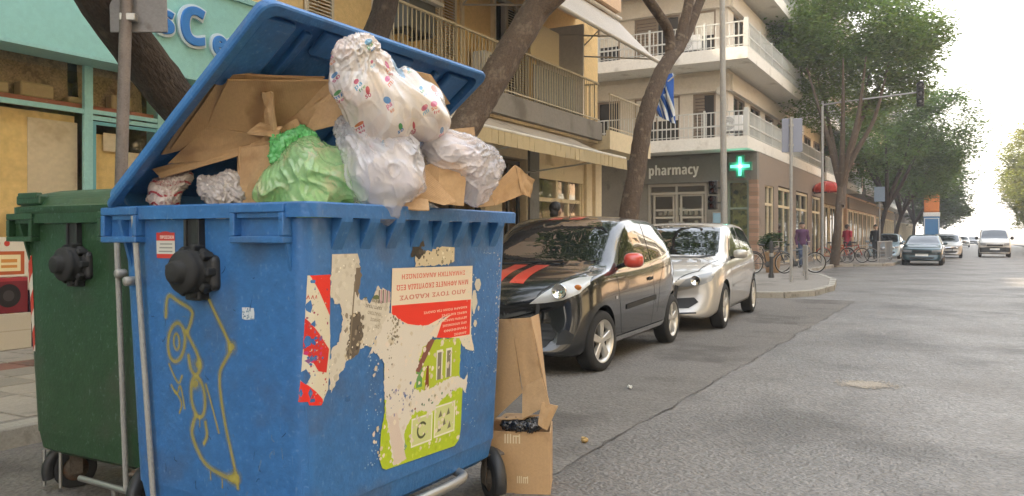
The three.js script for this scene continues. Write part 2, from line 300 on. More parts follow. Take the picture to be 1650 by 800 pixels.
// ---- turquoise shop on the left
{
  const b = thing('shop_building', 'turquoise shop front with tall paper-lined windows behind the green bin', 'building', [-9, 0.12, -5]);
  const holes = [rect(3.2, 6.84, 0.25, 3.36), rect(7.3, 8.0, 0.2, 3.2)];
  add(b, 'wall', [wallS(rect(-6, 8.2, 0.1, 4.5), holes, -9, 0.25)], M.teal);
  add(b, 'upper_wall', [bx(-19, -8.95, 4.5, 17, -6, 8.2), bx(-19, -18.7, 0.1, 4.5, -6, 8.2), bx(-18.7, -9.25, 0.1, 4.5, -6, -5.7), bx(-18.7, -9.25, 0.1, 4.5, 7.9, 8.2)], M.cream);
  add(b, 'roof', bx(-19.2, -8.8, 17, 17.3, -6.1, 8.2), M.paleBand);
  const fas = prism([[0, 3.34], [0.42, 3.3], [0.34, 4.46], [0, 4.5]], 14.1).translate(-9, 0, -8.15);
  const fb = add(b, 'fascia', fas, M.teal);
  add(b, 'fascia_trim', [bx(-9, -8.57, 3.262, 3.302, -5.9, 8.15), bx(-8.985, -8.62, 4.462, 4.53, -5.9, 8.16)], M.tealFrame);
  // the letters that show beside the lid: s, C, e, a
  const font = await new FontLoader().loadAsync('fonts/droid/droid_sans_bold.typeface.json');
  globalThis.FONT = font;
  const letter = (ch, size, s, y, tilt, mat, grow, out) => { const g = new TextGeometry(ch, { font, size, depth: 0.03, curveSegments: 6, bevelEnabled: grow > 0, bevelSize: grow, bevelThickness: 0.004, bevelSegments: 1 }); g.rotateZ(tilt).rotateY(Math.PI / 2).translate(-8.62 + out, y, -s); g.rotateZ(0); return g; };
  M.signBlue = std(0.03, 0.2, 0.58, 0.4); M.signPale = std(0.6, 0.7, 0.75, 0.5);
  for (const [ch, size, s, y, tilt] of [['s', 0.34, 6.5, 3.76, 0.05], ['C', 0.46, 6.8, 3.7, 0.05], ['e', 0.3, 7.3, 3.66, 0], ['a', 0.3, 7.56, 3.66, 0]]) {
    const l = add(fb, 'letter', letter(ch, size, s, y, tilt, null, 0.012, 0.045), M.signBlue);
    add(l, 'letter_edge', letter(ch, size, s, y, tilt, null, 0.045, 0.018), M.signPale);
  }
  // windows
  const w1 = add(b, 'window', frameS(3.2, 5.87, 0.25, 3.36, -8.97, 0.055, 0.05, [], [2.73]), M.tealFrame);
  add(w1, 'pane', [bx(-9.0, -8.994, 0.3, 2.7, 3.25, 5.82), bx(-9.0, -8.994, 2.76, 3.31, 3.25, 5.82)], M.glass);
  const w2 = add(b, 'window', frameS(5.872, 6.85, 0.25, 3.36, -8.975, 0.05, 0.05, [], [2.67, 2.74]), M.tealFrame);
  add(w2, 'pane', [bx(-9.003, -8.997, 0.3, 2.62, 5.92, 6.8), bx(-9.003, -8.997, 2.78, 3.31, 5.92, 6.8)], M.glass);
  const w2f = add(w2, 'door_leaf', frameS(5.925, 6.795, 0.3, 2.63, -8.98, 0.04, 0.012), std(0.12, 0.34, 0.38, 0.4));
  const w3 = add(b, 'window', frameS(7.3, 8.0, 0.2, 3.2, -8.98, 0.08, 0.1, [], [2.7]), M.tealFrame);
  add(w3, 'pane', bx(-9.04, -9.034, 0.25, 3.15, 7.35, 7.95), M.darkGlass);
  // the shop inside
  M.paper = mapped(worn(512, 2.6, [0.76, 0.54, 0.22], 0.16, [0.52, 0.35, 0.13], 0.42, 121, 40, 4), 0.9);  // window paper, yellowed and brightened to carry the warm reflections of the panes
  M.paperPale = mapped(worn(256, 1.6, [0.66, 0.55, 0.38], 0.1, [0.5, 0.38, 0.24], 0.42, 123, 40, 4), 0.9);
  M.reflectionBrown = mapped(worn(256, 0.7, [0.36, 0.25, 0.13], 0.5, [0.2, 0.13, 0.07], 0.45, 127, 40, 8), 0.9);
  M.inside = mapped(worn(256, 1.7, [0.2, 0.14, 0.08], 0.3, [0.09, 0.065, 0.04], 0.5, 125, 24, 5), 0.9);
  add(b, 'shop_interior', [bx(-11.2, -11.1, 0.2, 3.5, 2, 7.9), bx(-11.1, -9.3, 3.45, 3.5, 2, 7.9), bx(-11.1, -9.3, 0.2, 0.24, 2, 7.9), bx(-11.1, -9.3, 0.24, 3.45, 1.9, 2), bx(-11.1, -9.3, 0.24, 3.45, 7.0, 7.1)], M.inside);
  reseed(5);
  for (const [a, c, y0, y1, m, o] of [[3.28, 4.3, 0.6, 2.66, 0, 0], [4.29, 5.25, 0.6, 2.5, 0, 0.012], [5.24, 5.82, 0.62, 2.6, 1, 0.004], [3.3, 5.8, 2.42, 2.68, 0, 0.03], [4.86, 5.4, 1.0, 2.42, 1, 0.03], [5.98, 6.4, 0.34, 2.5, 0, 0], [6.3, 6.78, 0.34, 2.32, 1, 0.015]]) add(b, 'paper_sheet', bx(-9.12 - o, -9.114 - o, y0, y1, a, c), m ? M.paperPale : M.paper);
  add(b, 'torn_paper', bx(-9.08, -9.076, 2.3, 2.52, 6.12, 6.34), M.paperPale); add(b, 'torn_paper', bx(-9.085, -9.081, 1.2, 1.36, 5.45, 5.72), M.paperPale);
  for (const [c0, c1, o] of [[3.26, 4.6, 0], [4.58, 5.81, 0.012], [5.93, 6.79, 0]]) add(b, 'reflection_cloth', board([[-9.3 - o, 3.4, c0], [-9.3 - o, 3.4, c1], [-9.26 - o, 2.74, c1], [-9.26 - o, 2.74, c0]], 0.004, 0.02, c0), M.reflectionBrown, true);  // added brown cloth that imitates the brownish reflections in the upper panes
  add(b, 'shelf', [bx(-9.25, -9.06, 2.76, 2.82, 3.26, 6.8)], std(0.33, 0.11, 0.06, 0.7));
  add(b, 'shelf_goods', [0, 1, 2, 3, 4, 5].flatMap((i) => [bx(-9.24, -9.1 + rr(0, 0.03), 2.822, 2.9 + rr(0, 0.12), 3.5 + i * 0.55, 3.7 + i * 0.55 + rr(0, 0.25), 0.03)]), std(0.4, 0.29, 0.14, 0.7));
}
// cartons standing in front of the shop
{
  const face = (draw) => new THREE.MeshStandardMaterial({ map: canvas(256, 256, draw), roughness: 0.6 });
  const fill = (x, c, a, b, w, h) => { x.fillStyle = c; x.fillRect(a, b, w, h); };
  const white = face((x, w, h) => { fill(x, '#d8d2c4', 0, 0, w, h); x.fillStyle = '#8f8f94'; x.font = 'bold 60px sans-serif'; x.fillText('oo', 118, 90); x.strokeStyle = '#b5aca4'; x.lineWidth = 3; x.strokeRect(8, 8, 240, 240); fill(x, '#bcb4ad', 120, 150, 90, 60); });
  const orange = face((x, w, h) => { fill(x, '#d9d0c0', 0, 0, w, h); fill(x, '#b4562a', 40, 90, 190, 150); fill(x, '#e8d6a8', 64, 112, 142, 106); fill(x, '#cf8a3e', 84, 140, 100, 22); fill(x, '#cf8a3e', 84, 178, 100, 18); x.fillStyle = '#c0392b'; x.beginPath(); x.arc(60, 40, 18, 0, 7); x.arc(120, 40, 18, 0, 7); x.fill(); });
  const red = face((x, w, h) => { fill(x, '#6e1522', 0, 0, w, h); x.fillStyle = '#151114'; x.beginPath(); x.arc(120, 130, 84, 0, 7); x.fill(); x.fillStyle = '#3a3436'; x.beginPath(); x.arc(120, 130, 40, 0, 7); x.fill(); fill(x, '#9c2a32', 0, 0, w, 26); });
  const purple = face((x, w, h) => { fill(x, '#2a1530', 0, 0, w, h); x.fillStyle = '#cfc6d6'; x.font = 'bold 58px sans-serif'; x.fillText('WAR', 60, 60); fill(x, '#5a3a66', 30, 110, 190, 10); fill(x, '#5a3a66', 30, 140, 160, 10); fill(x, '#5a3a66', 30, 200, 190, 14); });
  const plain = face((x, w, h) => { fill(x, '#b9ae9a', 0, 0, w, h); fill(x, '#a79b86', 0, 118, w, 8); });
  const list = [['carton', 'white carton with small round logo, topmost beside the green bin', -8.62, 5.02, 0.72, 1.12, 0.42, 0.4, white], ['carton', 'carton with an orange picture panel at the photo’s left edge', -8.55, 4.62, 0.86, 1.26, 0.36, 0.4, orange], ['carton', 'dark red carton with a black disc under the orange one', -8.54, 4.63, 0.5, 0.855, 0.36, 0.36, red], ['carton', 'dark purple carton with white lettering under the white one', -8.6, 5.04, 0.135, 0.715, 0.4, 0.4, purple], ['carton', 'plain pale carton at the bottom of the shop pile', -8.53, 4.64, 0.135, 0.495, 0.4, 0.38, plain]];
  for (const [n, l, u, s, y0, y1, d, w, m] of list) {
    const t = thing(n, l, 'carton', [u, y0, -s], 'cartons');  delete t.userData.group;
    const g = boxAt(d, y1 - y0, w, mat4(0, (y1 - y0) / 2, 0), 0.008); const p = g.attributes.position, uv = new Float32Array(p.count * 2), nn = g.attributes.normal;
    for (let i = 0; i < p.count; i++) { const side = Math.abs(nn.getX(i)) > 0.6; uv[i * 2] = side ? 0.5 - p.getZ(i) / w : 0.5 + p.getX(i) / d; uv[i * 2 + 1] = p.getY(i) / (y1 - y0); }
    g.setAttribute('uv', new THREE.BufferAttribute(uv, 2));
    loc(t, 'printed_box', g, m, true);
    loc(t, 'closing_tape', boxAt(d * 0.96, 0.003, 0.05, mat4(0, y1 - y0 + 0.002, 0)), M.cardC);
  }
}

// ---- railings
function railS(u, s0, s1, y0, y1, step = 0.11, r = 0.007) { const g = [bx(u - 0.02, u + 0.02, y1 - 0.035, y1, s0, s1), bx(u - 0.012, u + 0.012, y0 + 0.06, y0 + 0.085, s0, s1)]; for (let s = s0 + 0.03; s < s1; s += step) g.push(bx(u - r, u + r, y0, y1 - 0.03, s - r, s + r)); return g; }
function railU(u0, u1, s, y0, y1, step = 0.11, r = 0.007) { const g = [bx(u0, u1, y1 - 0.035, y1, s - 0.02, s + 0.02), bx(u0, u1, y0 + 0.06, y0 + 0.085, s - 0.012, s + 0.012)]; for (let u = u0 + 0.03; u < u1; u += step) g.push(bx(u - r, u + r, y0, y1 - 0.03, s - r, s + r)); return g; }
// louvred shutter leaf facing the street
function shutterS(u, s0, s1, y0, y1) { const g = [bx(u - 0.03, u + 0.015, y0, y1, s0, s0 + 0.05), bx(u - 0.03, u + 0.015, y0, y1, s1 - 0.05, s1), bx(u - 0.03, u + 0.015, y1 - 0.06, y1, s0 + 0.05, s1 - 0.05), bx(u - 0.03, u + 0.015, y0, y0 + 0.08, s0 + 0.05, s1 - 0.05)]; for (let y = y0 + 0.1; y < y1 - 0.08; y += 0.055) g.push(boxAt(0.05, 0.009, s1 - s0 - 0.1, mat4(u - 0.01, y, -(s0 + s1) / 2, 0, 0, -0.75))); return g; }

// ---- ochre building with balconies
{
  const b = thing('ochre_building', 'ochre building with louvred shutters, railed balcony and a shop awning', 'building', [-8.6, 0.12, -15]);
  const U = -8.6;
  add(b, 'wall', [wallS(rect(8.2, 20, 3.75, 7), [rect(9.0, 9.6, 3.95, 6.3), rect(10.6, 11.05, 3.95, 6.3), rect(12.0, 13.1, 3.95, 6.3), rect(14.55, 15.75, 3.95, 6.3), rect(17.3, 19, 3.95, 6.2)], U, 0.25), bx(-19, U - 0.25, 3.75, 7, 8.2, 20)], M.ochre);
  add(b, 'ground_wall', [wallS(rect(8.2, 20, 0.1, 3.75), [rect(10.2, 14.2, 0.2, 3.0), rect(14.9, 16.0, 0.2, 3.0), rect(16.5, 19.0, 0.3, 2.95)], U, 0.3), bx(-19, U - 1.6, 0.1, 3.75, 8.2, 20), bx(U - 1.6, U - 0.3, 0.1, 3.75, 8.2, 8.5), bx(U - 1.6, U - 0.3, 0.1, 3.75, 19.7, 20)], M.cream);
  add(b, 'pier', [bx(U, U + 0.06, 0.12, 3.4, 16.05, 16.5)], M.greyWall);
  add(b, 'pier', [bx(U, U + 0.08, 0.12, 3.4, 19.1, 19.45), bx(U, U + 0.11, 0.12, 3.2, 19.6, 20)], M.cream);
  add(b, 'upper_wall', [bx(-19, U, 7, 17.5, 8.2, 20)], M.peach);
  add(b, 'roof', bx(-19.2, -8.4, 17.5, 17.8, 8.22, 20.1), M.paleBand);
  add(b, 'shop_interior', [bx(U - 1.55, U - 1.5, 0.2, 3.6, 9.8, 19.7), bx(U - 1.5, U - 0.31, 0.13, 0.16, 9.8, 19.7)], M.inside);
  // balcony: slab with a grey fascia, railing, cloth and blind
  const bal = add(b, 'balcony', [bx(U, -7.4, 3.7, 3.86, 9.6, 17.35), bx(U + 0.002, -7.55, 3.5, 3.7, 9.6, 17.2), bx(-7.52, -7.37, 3.5, 3.9, 9.6, 17.4)], M.greyBand);
  add(bal, 'railing', [...railS(-7.43, 9.62, 17.35, 3.9, 4.82, 0.115), ...railU(U, -7.43, 17.33, 3.9, 4.82, 0.115)], M.railPaint);
  add(bal, 'cloth_screen', [bx(-7.47, -7.455, 3.94, 4.68, 14.15, 16.2)], mapped(worn(256, 1, [0.2, 0.19, 0.16], 0.2, [0.12, 0.11, 0.09], 0.4, 131, 64, 5), 0.95));
  add(bal, 'soffit_strip', bx(U, -7.5, 3.44, 3.497, 9.6, 20), M.cream);
  add(b, 'side_balcony', [bx(U + 0.01, -7.2, 3.3, 3.62, 17.45, 20.2), bx(-7.3, -7.2, 3.62, 3.74, 17.45, 20.2)], M.cream);
  add(b, 'railing', [...railS(-7.24, 17.5, 20.1, 3.74, 4.6, 0.14)], M.railPaint);
  add(b, 'hanging_blind', bx(-7.62, -7.6, 4.85, 5.6, 14.3, 15.6), mapped(worn(256, 1.2, [0.6, 0.5, 0.32], 0.06, [0.48, 0.38, 0.23], 0.3, 133, 40, 4), 0.9));
  for (const [a, c] of [[11.95, 12.5], [12.52, 13.05], [15.0, 15.45], [15.5, 15.95], [10.55, 11.05], [9.0, 9.6]]) add(b, 'shutter', shutterS(U + 0.05, a, c, 3.95, 6.3), M.shutter);
  const wd = add(b, 'window', frameS(14.5, 15.0, 3.95, 6.3, U + 0.05, 0.07, 0.1), std(0.55, 0.52, 0.46, 0.5)); add(wd, 'pane', bx(U - 0.1, U - 0.09, 4, 6.2, 14.56, 15.7), M.darkGlass);
  const wd2 = add(b, 'window', frameS(17.3, 19, 3.95, 6.2, U - 0.02, 0.08, 0.1, [18.15]), M.shutter); add(wd2, 'pane', bx(U - 0.1, U - 0.09, 4, 6.2, 17.35, 18.95), M.darkGlass);
  for (const [d, a, c] of [[0.05, 13.25, 13.35], [0.07, 14.42, 14.5], [0.05, 11.3, 11.4]]) add(b, 'pilaster', bx(U, U + d, 3.9, 7, a, c), M.cream);
  // wind screen end of the balcony
  add(b, 'partition', [bx(U, -7.45, 3.9, 6.0, 16.5, 16.56)], M.beige);
  // storey above: parapet balcony, its awning let down on two arms
  add(b, 'balcony', [bx(U, -7.4, 6.75, 6.95, 9.6, 18.6), bx(-7.5, -7.38, 6.75, 8.05, 9.6, 18.6), bx(U, -7.5, 6.95, 8.05, 18.48, 18.6)], M.peach);
  add(b, 'awning', [slant(-7.55, 6.62, -6.5, 5.5, 10, 18.8, 0.015)], M.awningPale);
  add(b, 'awning_bar', [rod(W(-6.48, 5.48, 9.98), W(-6.48, 5.48, 18.85), 0.045), rod(W(-7.5, 6.66, 9.98), W(-7.5, 6.66, 18.85), 0.05), ...[10.6, 13.2, 15.8, 18.3].flatMap((s) => [rod(W(-8.5, 5.75, s), W(-6.5, 5.46, s), 0.018), rod(W(-8.5, 5.75, s), W(-7.5, 6.6, s), 0.015)])], std(0.5, 0.46, 0.4, 0.5));
  // shop awning over the pavement
  const aw = add(b, 'awning', [slant(-7.56, 3.43, -6.32, 2.93, 8.6, 16.1, 0.015)], M.awning);
  reseed(8);
  const val = []; for (let s = 8.6; s < 16.05; s += 0.2) val.push(boxAt(0.012, 0.22 + rr(-0.008, 0.008), 0.196, mat4(-6.305, 2.8, -(s + 0.1), 0, rr(-0.05, 0.05), rr(-0.05, 0.05))));
  add(aw, 'valance', val, mapped(worn(256, 0.8, [0.46, 0.37, 0.22], 0.12, [0.32, 0.25, 0.14], 0.4, 135, 64, 4), 0.95));
  for (const s of [8.9, 12.4, 15.9]) add(aw, 'arm', rod(W(-8.55, 2.7, s), W(-6.34, 2.91, s), 0.018), M.paleBand);
  add(aw, 'front_bar', [rod(W(-6.32, 2.93, 8.55), W(-6.32, 2.93, 16.15), 0.03)], M.paleBand);
  // shop window and dark entrance
  const sw = add(b, 'window', frameS(16.5, 19.0, 0.3, 2.95, U - 0.03, 0.09, 0.1, [17.6, 18.25], [2.15]), M.paleFrame);
  add(sw, 'pane', [bx(U - 0.09, U - 0.084, 0.38, 2.88, 16.58, 18.92)], M.glass);
  add(sw, 'top_panel', bx(U + 0.0, U + 0.03, 2.62, 2.95, 16.5, 19.0), M.paleFrame);
  add(b, 'door_leaf', frameS(14.95, 15.95, 0.2, 2.95, U - 0.15, 0.08, 0.06, [15.45]), M.darkMetal);
  add(b, 'window', frameS(10.2, 14.2, 0.2, 3.0, U - 0.1, 0.08, 0.1, [11.2, 12.2, 13.2], [2.4]), M.darkMetal);
  add(b, 'shop_goods', [[16.9, 0.9], [17.3, 1.1], [18.0, 0.8], [18.5, 1.2]].map(([s, h]) => bx(U - 0.7, U - 0.35, 0.3, 0.3 + h, s - 0.16, s + 0.16, 0.05)), mapped(worn(256, 0.6, [0.3, 0.3, 0.2], 0.6, [0.45, 0.2, 0.1], 0.45, 137, 12, 6), 0.8));
  // air conditioner on the wall
  const ac = thing('air_conditioner', 'dark air conditioner box on the ochre wall behind the lid’s top edge', 'air conditioner', [-8.3, 4.75, -11.5]);
  add(ac, 'casing', [bx(-8.53, -8.12, 4.78, 5.3, 10.95, 11.75, 0.02)], std(0.1, 0.105, 0.1, 0.6));
  add(ac, 'top_cover', bx(-8.56, -8.02, 5.302, 5.36, 10.85, 11.85), M.paleBand); for (const s of [11.05, 11.6]) add(ac, 'bracket', bx(-8.6, -8.1, 4.72, 4.77, s, s + 0.05), M.darkMetal);
}
function slant(u0, y0, u1, y1, s0, s1, sag) {
  const n = 14, m = Math.round((s1 - s0) / 0.25), g = new THREE.PlaneGeometry(1, 1, n, m), p = g.attributes.position;
  for (let i = 0; i < p.count; i++) { const a = p.getX(i) + 0.5, c = p.getY(i) + 0.5; const dip = sag * 3 * Math.sin(a * Math.PI) * (0.7 + 0.3 * Math.cos(c * (s1 - s0) * 2.6)) ; p.setXYZ(i, lerp(u0, u1, a), lerp(y0, y1, a) - dip, -lerp(s0, s1, c)); }
  g.computeVertexNormals();
  const h = g.clone().translate(0, -0.006, 0); h.index.array.reverse(); h.computeVertexNormals(); return [g, h].map((q) => q);
}

// ---- pharmacy on the corner of the side street
M.stone = mapped(worn(512, 1.6, [0.19, 0.175, 0.15], 0.2, [0.12, 0.11, 0.095], 0.4, 141, 60, 5), 0.85, { bumpMap: plasterBump, bumpScale: 0.006 });
M.greenGlow = new THREE.MeshStandardMaterial({ color: col(0.1, 0.5, 0.36), emissive: col(0.25, 1, 0.72), emissiveIntensity: 0.24, roughness: 0.4 });
M.brick = [0, 1, 2].map((i) => std(0.27 + i * 0.05, 0.17 + i * 0.03, 0.11 + i * 0.025, 0.9, { bumpMap: plasterBump, bumpScale: 0.004 }));
{
  const S = 29.3, U = -6.5, b = thing('pharmacy_building', 'beige corner apartment block above a grey pharmacy with wrapping balconies', 'building', [-9, 0.12, -33]);
  // ground floor
  add(b, 'wall', [wallU(rect(-15, U, 0.1, 4.32), [rect(-10.55, -8.3, 0.45, 3.25), rect(-7.55, -6.78, 0.14, 3.3)], S, 0.3), bx(-15, U - 1.4, 0.1, 4.32, S + 1.6, 44.3), bx(-15, -14.6, 0.1, 4.32, S + 0.3, S + 1.6)], M.stone);
  add(b, 'fascia', bx(-10.95, -7.55, 3.28, 4.2, S - 0.12, S - 0.003), M.greyWall);
  const font = globalThis.FONT, tg = new TextGeometry('pharmacy', { font, size: 0.36, depth: 0.05, curveSegments: 5 }); tg.computeBoundingBox();
  const wid = tg.boundingBox.max.x; tg.scale(1.93 / wid, 1, 1).translate(-10.48, 3.58, -(S - 0.12) + 0.002);
  add(b, 'sign_lettering', tg, std(0.8, 0.8, 0.78, 0.5));
  const w = add(b, 'window', frameU(-10.55, -8.3, 0.45, 3.25, S + 0.05, 0.09, 0.12, [-9.45], [2.9]), std(0.36, 0.33, 0.28, 0.5));
  add(w, 'pane', bx(-10.5, -8.35, 0.5, 3.2, S + 0.12, S + 0.126), M.glass);
  add(w, 'inner_frame', [...frameU(-10.38, -9.56, 0.5, 2.86, S + 0.15, 0.07, 0.05, [], [2.0, 1.5, 2.28]), ...frameU(-9.34, -8.46, 0.5, 2.86, S + 0.15, 0.07, 0.05, [], [2.0, 1.5, 2.28])], std(0.5, 0.47, 0.41, 0.6));
  add(b, 'window_display', [bx(-14.5, -7.7, 0.2, 4.2, S + 1.5, S + 1.58), bx(-10.3, -8.5, 1.55, 1.6, S + 0.3, S + 0.7), bx(-10.3, -8.5, 2.05, 2.1, S + 0.3, S + 0.7)], std(0.11, 0.1, 0.08, 0.9));
  reseed(21); const goodsM = mapped(worn(256, 0.7, [0.45, 0.43, 0.36], 0.5, [0.15, 0.25, 0.2], 0.45, 143, 10, 8), 0.7);
  for (let i = 0; i < 18; i++) { const u = -10.25 + (i % 9) * 0.2, y = i < 9 ? 1.602 : 2.102; add(b, 'display_packet', bx(u, u + rr(0.1, 0.17), y, y + rr(0.1, 0.3), S + 0.35, S + 0.6), goodsM); }
  // lit green doorway and its corner pillar of brick courses
  add(b, 'doorway', frameU(-7.55, -6.78, 0.14, 3.3, S + 0.04, 0.08, 0.12, [], [2.3]), std(0.16, 0.2, 0.15, 0.5));
  add(b, 'door_pane', bx(-7.5, -6.83, 0.2, 3.24, S + 0.12, S + 0.126), M.glass);
  add(b, 'door_interior', [bx(-7.7, -6.6, 0.14, 3.6, S + 1.2, S + 1.25), bx(-7.7, -7.66, 0.14, 3.6, S + 0.3, S + 1.2), bx(-6.6, -6.56, 0.14, 3.6, S + 0.3, S + 1.2)], mapped(worn(256, 1.1, [0.3, 0.34, 0.1], 0.5, [0.06, 0.12, 0.04], 0.5, 145, 10, 6), 0.8));
  reseed(31);
  const bg = boxUV(new THREE.BoxGeometry(0.3, 0.13, 0.26));
  const pillar = add(b, 'pillar', bx(-6.72, U + 0.012, 0.1, 4.3, S - 0.022, S + 0.3), std(0.2, 0.18, 0.15, 0.95));
  for (let k = 0; k < 22; k++) { const m = new THREE.Mesh(bg, M.brick[k % 3]); m.name = 'brick'; const q = origin(pillar); m.position.set(-6.62 - q.x + rr(-0.006, 0.006), 0.2 + k * 0.145 - q.y, -(S + 0.09) - q.z + rr(-0.006, 0.006)); m.castShadow = m.receiveShadow = true; pillar.add(m); }
  // street side of the ground floor: shops
  add(b, 'shop_front', [wallS(rect(S + 0.3, 44.3, 0.1, 4.32), [rect(30.6, 32.2, 0.2, 3.2), rect(33, 35.8, 0.2, 3.3), rect(36.8, 39.8, 0.2, 3.3), rect(41, 43.6, 0.2, 3.3)], U, 0.3)], M.brownWall);
  for (const [a, c] of [[30.6, 32.2], [33, 35.8], [36.8, 39.8], [41, 43.6]]) { const q = add(b, 'window', frameS(a, c, 0.2, 3.25, U - 0.05, 0.1, 0.1, [(a + c) / 2], [2.5]), M.paleFrame); add(q, 'pane', bx(U - 0.12, U - 0.11, 0.3, 3.2, a + 0.08, c - 0.08), M.darkGlass); }
  // upper storeys, set back behind the balconies
  for (let f = 0; f < 4; f++) {
    const y0 = 4.32 + f * 3.05, hs = [[-13.6, -11.8], [-11.2, -9.4], [-8.9, -8.05]].map(([a, c]) => rect(a, c, y0 + 0.44, y0 + 2.25)), hv = [];
    for (let s = 30.4; s < 43; s += 2.7) hv.push(rect(s, s + 1.8, y0 + 0.44, y0 + 2.25));
    add(b, 'upper_wall', [wallU(rect(-15, -7.6, y0, y0 + 3.05), hs, 29.6, 0.3), wallS(rect(29.9, 44.3, y0, y0 + 3.05), hv, -7.6, 0.3), bx(-15, -7.95, y0, y0 + 3.05, 29.95, 44.3)], M.beige);
    add(b, 'blind_box', [bx(-15, -7.5, y0 + 2.27, y0 + 2.85, 29.42, 29.58), bx(-7.58, -7.42, y0 + 2.27, y0 + 2.85, 29.6, 44.3)], M.beige);
    for (const [a, c, k] of [[-13.6, -11.8, 0], [-11.2, -9.4, 1], [-8.9, -8.05, 2]]) {
      const q = add(b, 'window', frameU(a, c, y0 + 0.44, y0 + 2.25, 29.62, 0.07, 0.1, k < 2 ? [(a + c) / 2] : []), M.brownWall); add(q, 'pane', bx(a + 0.05, c - 0.05, y0 + 0.5, y0 + 2.2, 29.68, 29.69), M.darkGlass);
      if ((f + k) % 2 === 1) add(q, 'roller_blind', bx(a + 0.06, c - 0.06, y0 + 1.35, y0 + 2.19, 29.645, 29.665), M.paleBand);
      else for (let y = y0 + 0.52; y < y0 + 2.15; y += 0.12) add(q, 'shutter_slat', boxAt((c - a) / 2 - 0.07, 0.1, 0.012, mat4((a * 1.5 + c * 0.5) / 2 + 0.03, y + 0.05, -29.655, 0.35, 0, 0)), M.brownWall);
    }
    for (const h of hv) { const a = h[0][0], c = h[1][0], q = add(b, 'window', frameS(a, c, y0 + 0.44, y0 + 2.25, -7.62, 0.07, 0.1, [(a + c) / 2]), M.brownWall); add(q, 'pane', bx(-7.7, -7.69, y0 + 0.5, y0 + 2.2, a + 0.05, c - 0.05), M.darkGlass); }
    const yb = y0 - 0.02, bal = add(b, 'balcony', [bx(-15, -6.55, yb + 0.02, yb + 0.2, 28, 29.59), bx(-7.59, -6.55, yb + 0.02, yb + 0.2, 29.592, 44.3), bx(-15, -6.5, yb, yb + 0.42, 27.9, 28.02), bx(-6.62, -6.5, yb, yb + 0.42, 28.022, 44.3)], M.paleBand);
    add(bal, 'railing', [...railU(-15, -6.56, 27.96, yb + 0.42, yb + 1.3, 0.16, 0.012), ...railS(-6.56, 28, 44.3, yb + 0.42, yb + 1.3, 0.16, 0.012), bx(-15, -6.56, yb + 0.78, yb + 0.83, 27.94, 27.98), bx(-6.58, -6.54, yb + 0.78, yb + 0.83, 28.02, 44.3), ...[-14, -12, -10, -8].map((u) => bx(u - 0.03, u + 0.03, yb + 0.42, yb + 1.36, 27.925, 27.995)), ...[30, 32, 34, 36, 38, 40, 42, 44].map((s) => bx(-6.595, -6.525, yb + 0.42, yb + 1.36, s - 0.03, s + 0.03)), bx(-6.63, -6.49, yb + 0.42, yb + 1.38, 27.89, 28.03)], M.railPale);
  }
  add(b, 'roof', [bx(-15.2, -6.6, 16.52, 16.8, 28.6, 44.5)], M.paleBand);
  const lamp = add(b, 'wall_lamp', new THREE.SphereGeometry(0.16, 16, 12).translate(-7.85, 6.6, -29.5), std(0.75, 0.74, 0.7, 0.4)); void lamp;
  // green cross sign on the corner
  const cx = thing('pharmacy_sign', 'green cross sign hanging at the pharmacy corner', 'sign', [-6.95, 3.75, -28.75]);
  const cross = [[-0.15, -0.42], [0.15, -0.42], [0.15, -0.15], [0.42, -0.15], [0.42, 0.15], [0.15, 0.15], [0.15, 0.42], [-0.15, 0.42], [-0.15, 0.15], [-0.42, 0.15], [-0.42, -0.15], [-0.15, -0.15]];
  loc(cx, 'cross_box', prism(cross.map(([x, y]) => [x * 0.92, y * 0.92]), 0.14, [], 0.01).translate(0, 0, -0.1), std(0.02, 0.16, 0.1, 0.5));
  loc(cx, 'glowing_cross', prism(cross.map(([x, y]) => [x * (Math.abs(x) > 0.3 ? 0.8 : 0.36), y * (Math.abs(y) > 0.3 ? 0.8 : 0.36)]), 0.02).translate(0, 0, 0.056), M.greenGlow);
  for (const y of [0.2, -0.2]) loc(cx, 'bracket', boxAt(0.05, 0.05, 0.5, mat4(0, y, -0.33)), M.darkMetal);
  const pl = new THREE.PointLight(col(0.25, 1, 0.72), 0.25); pl.position.set(0, 0, 0.16); pl.castShadow = true; pl.name = 'sign_light'; cx.add(pl);
}
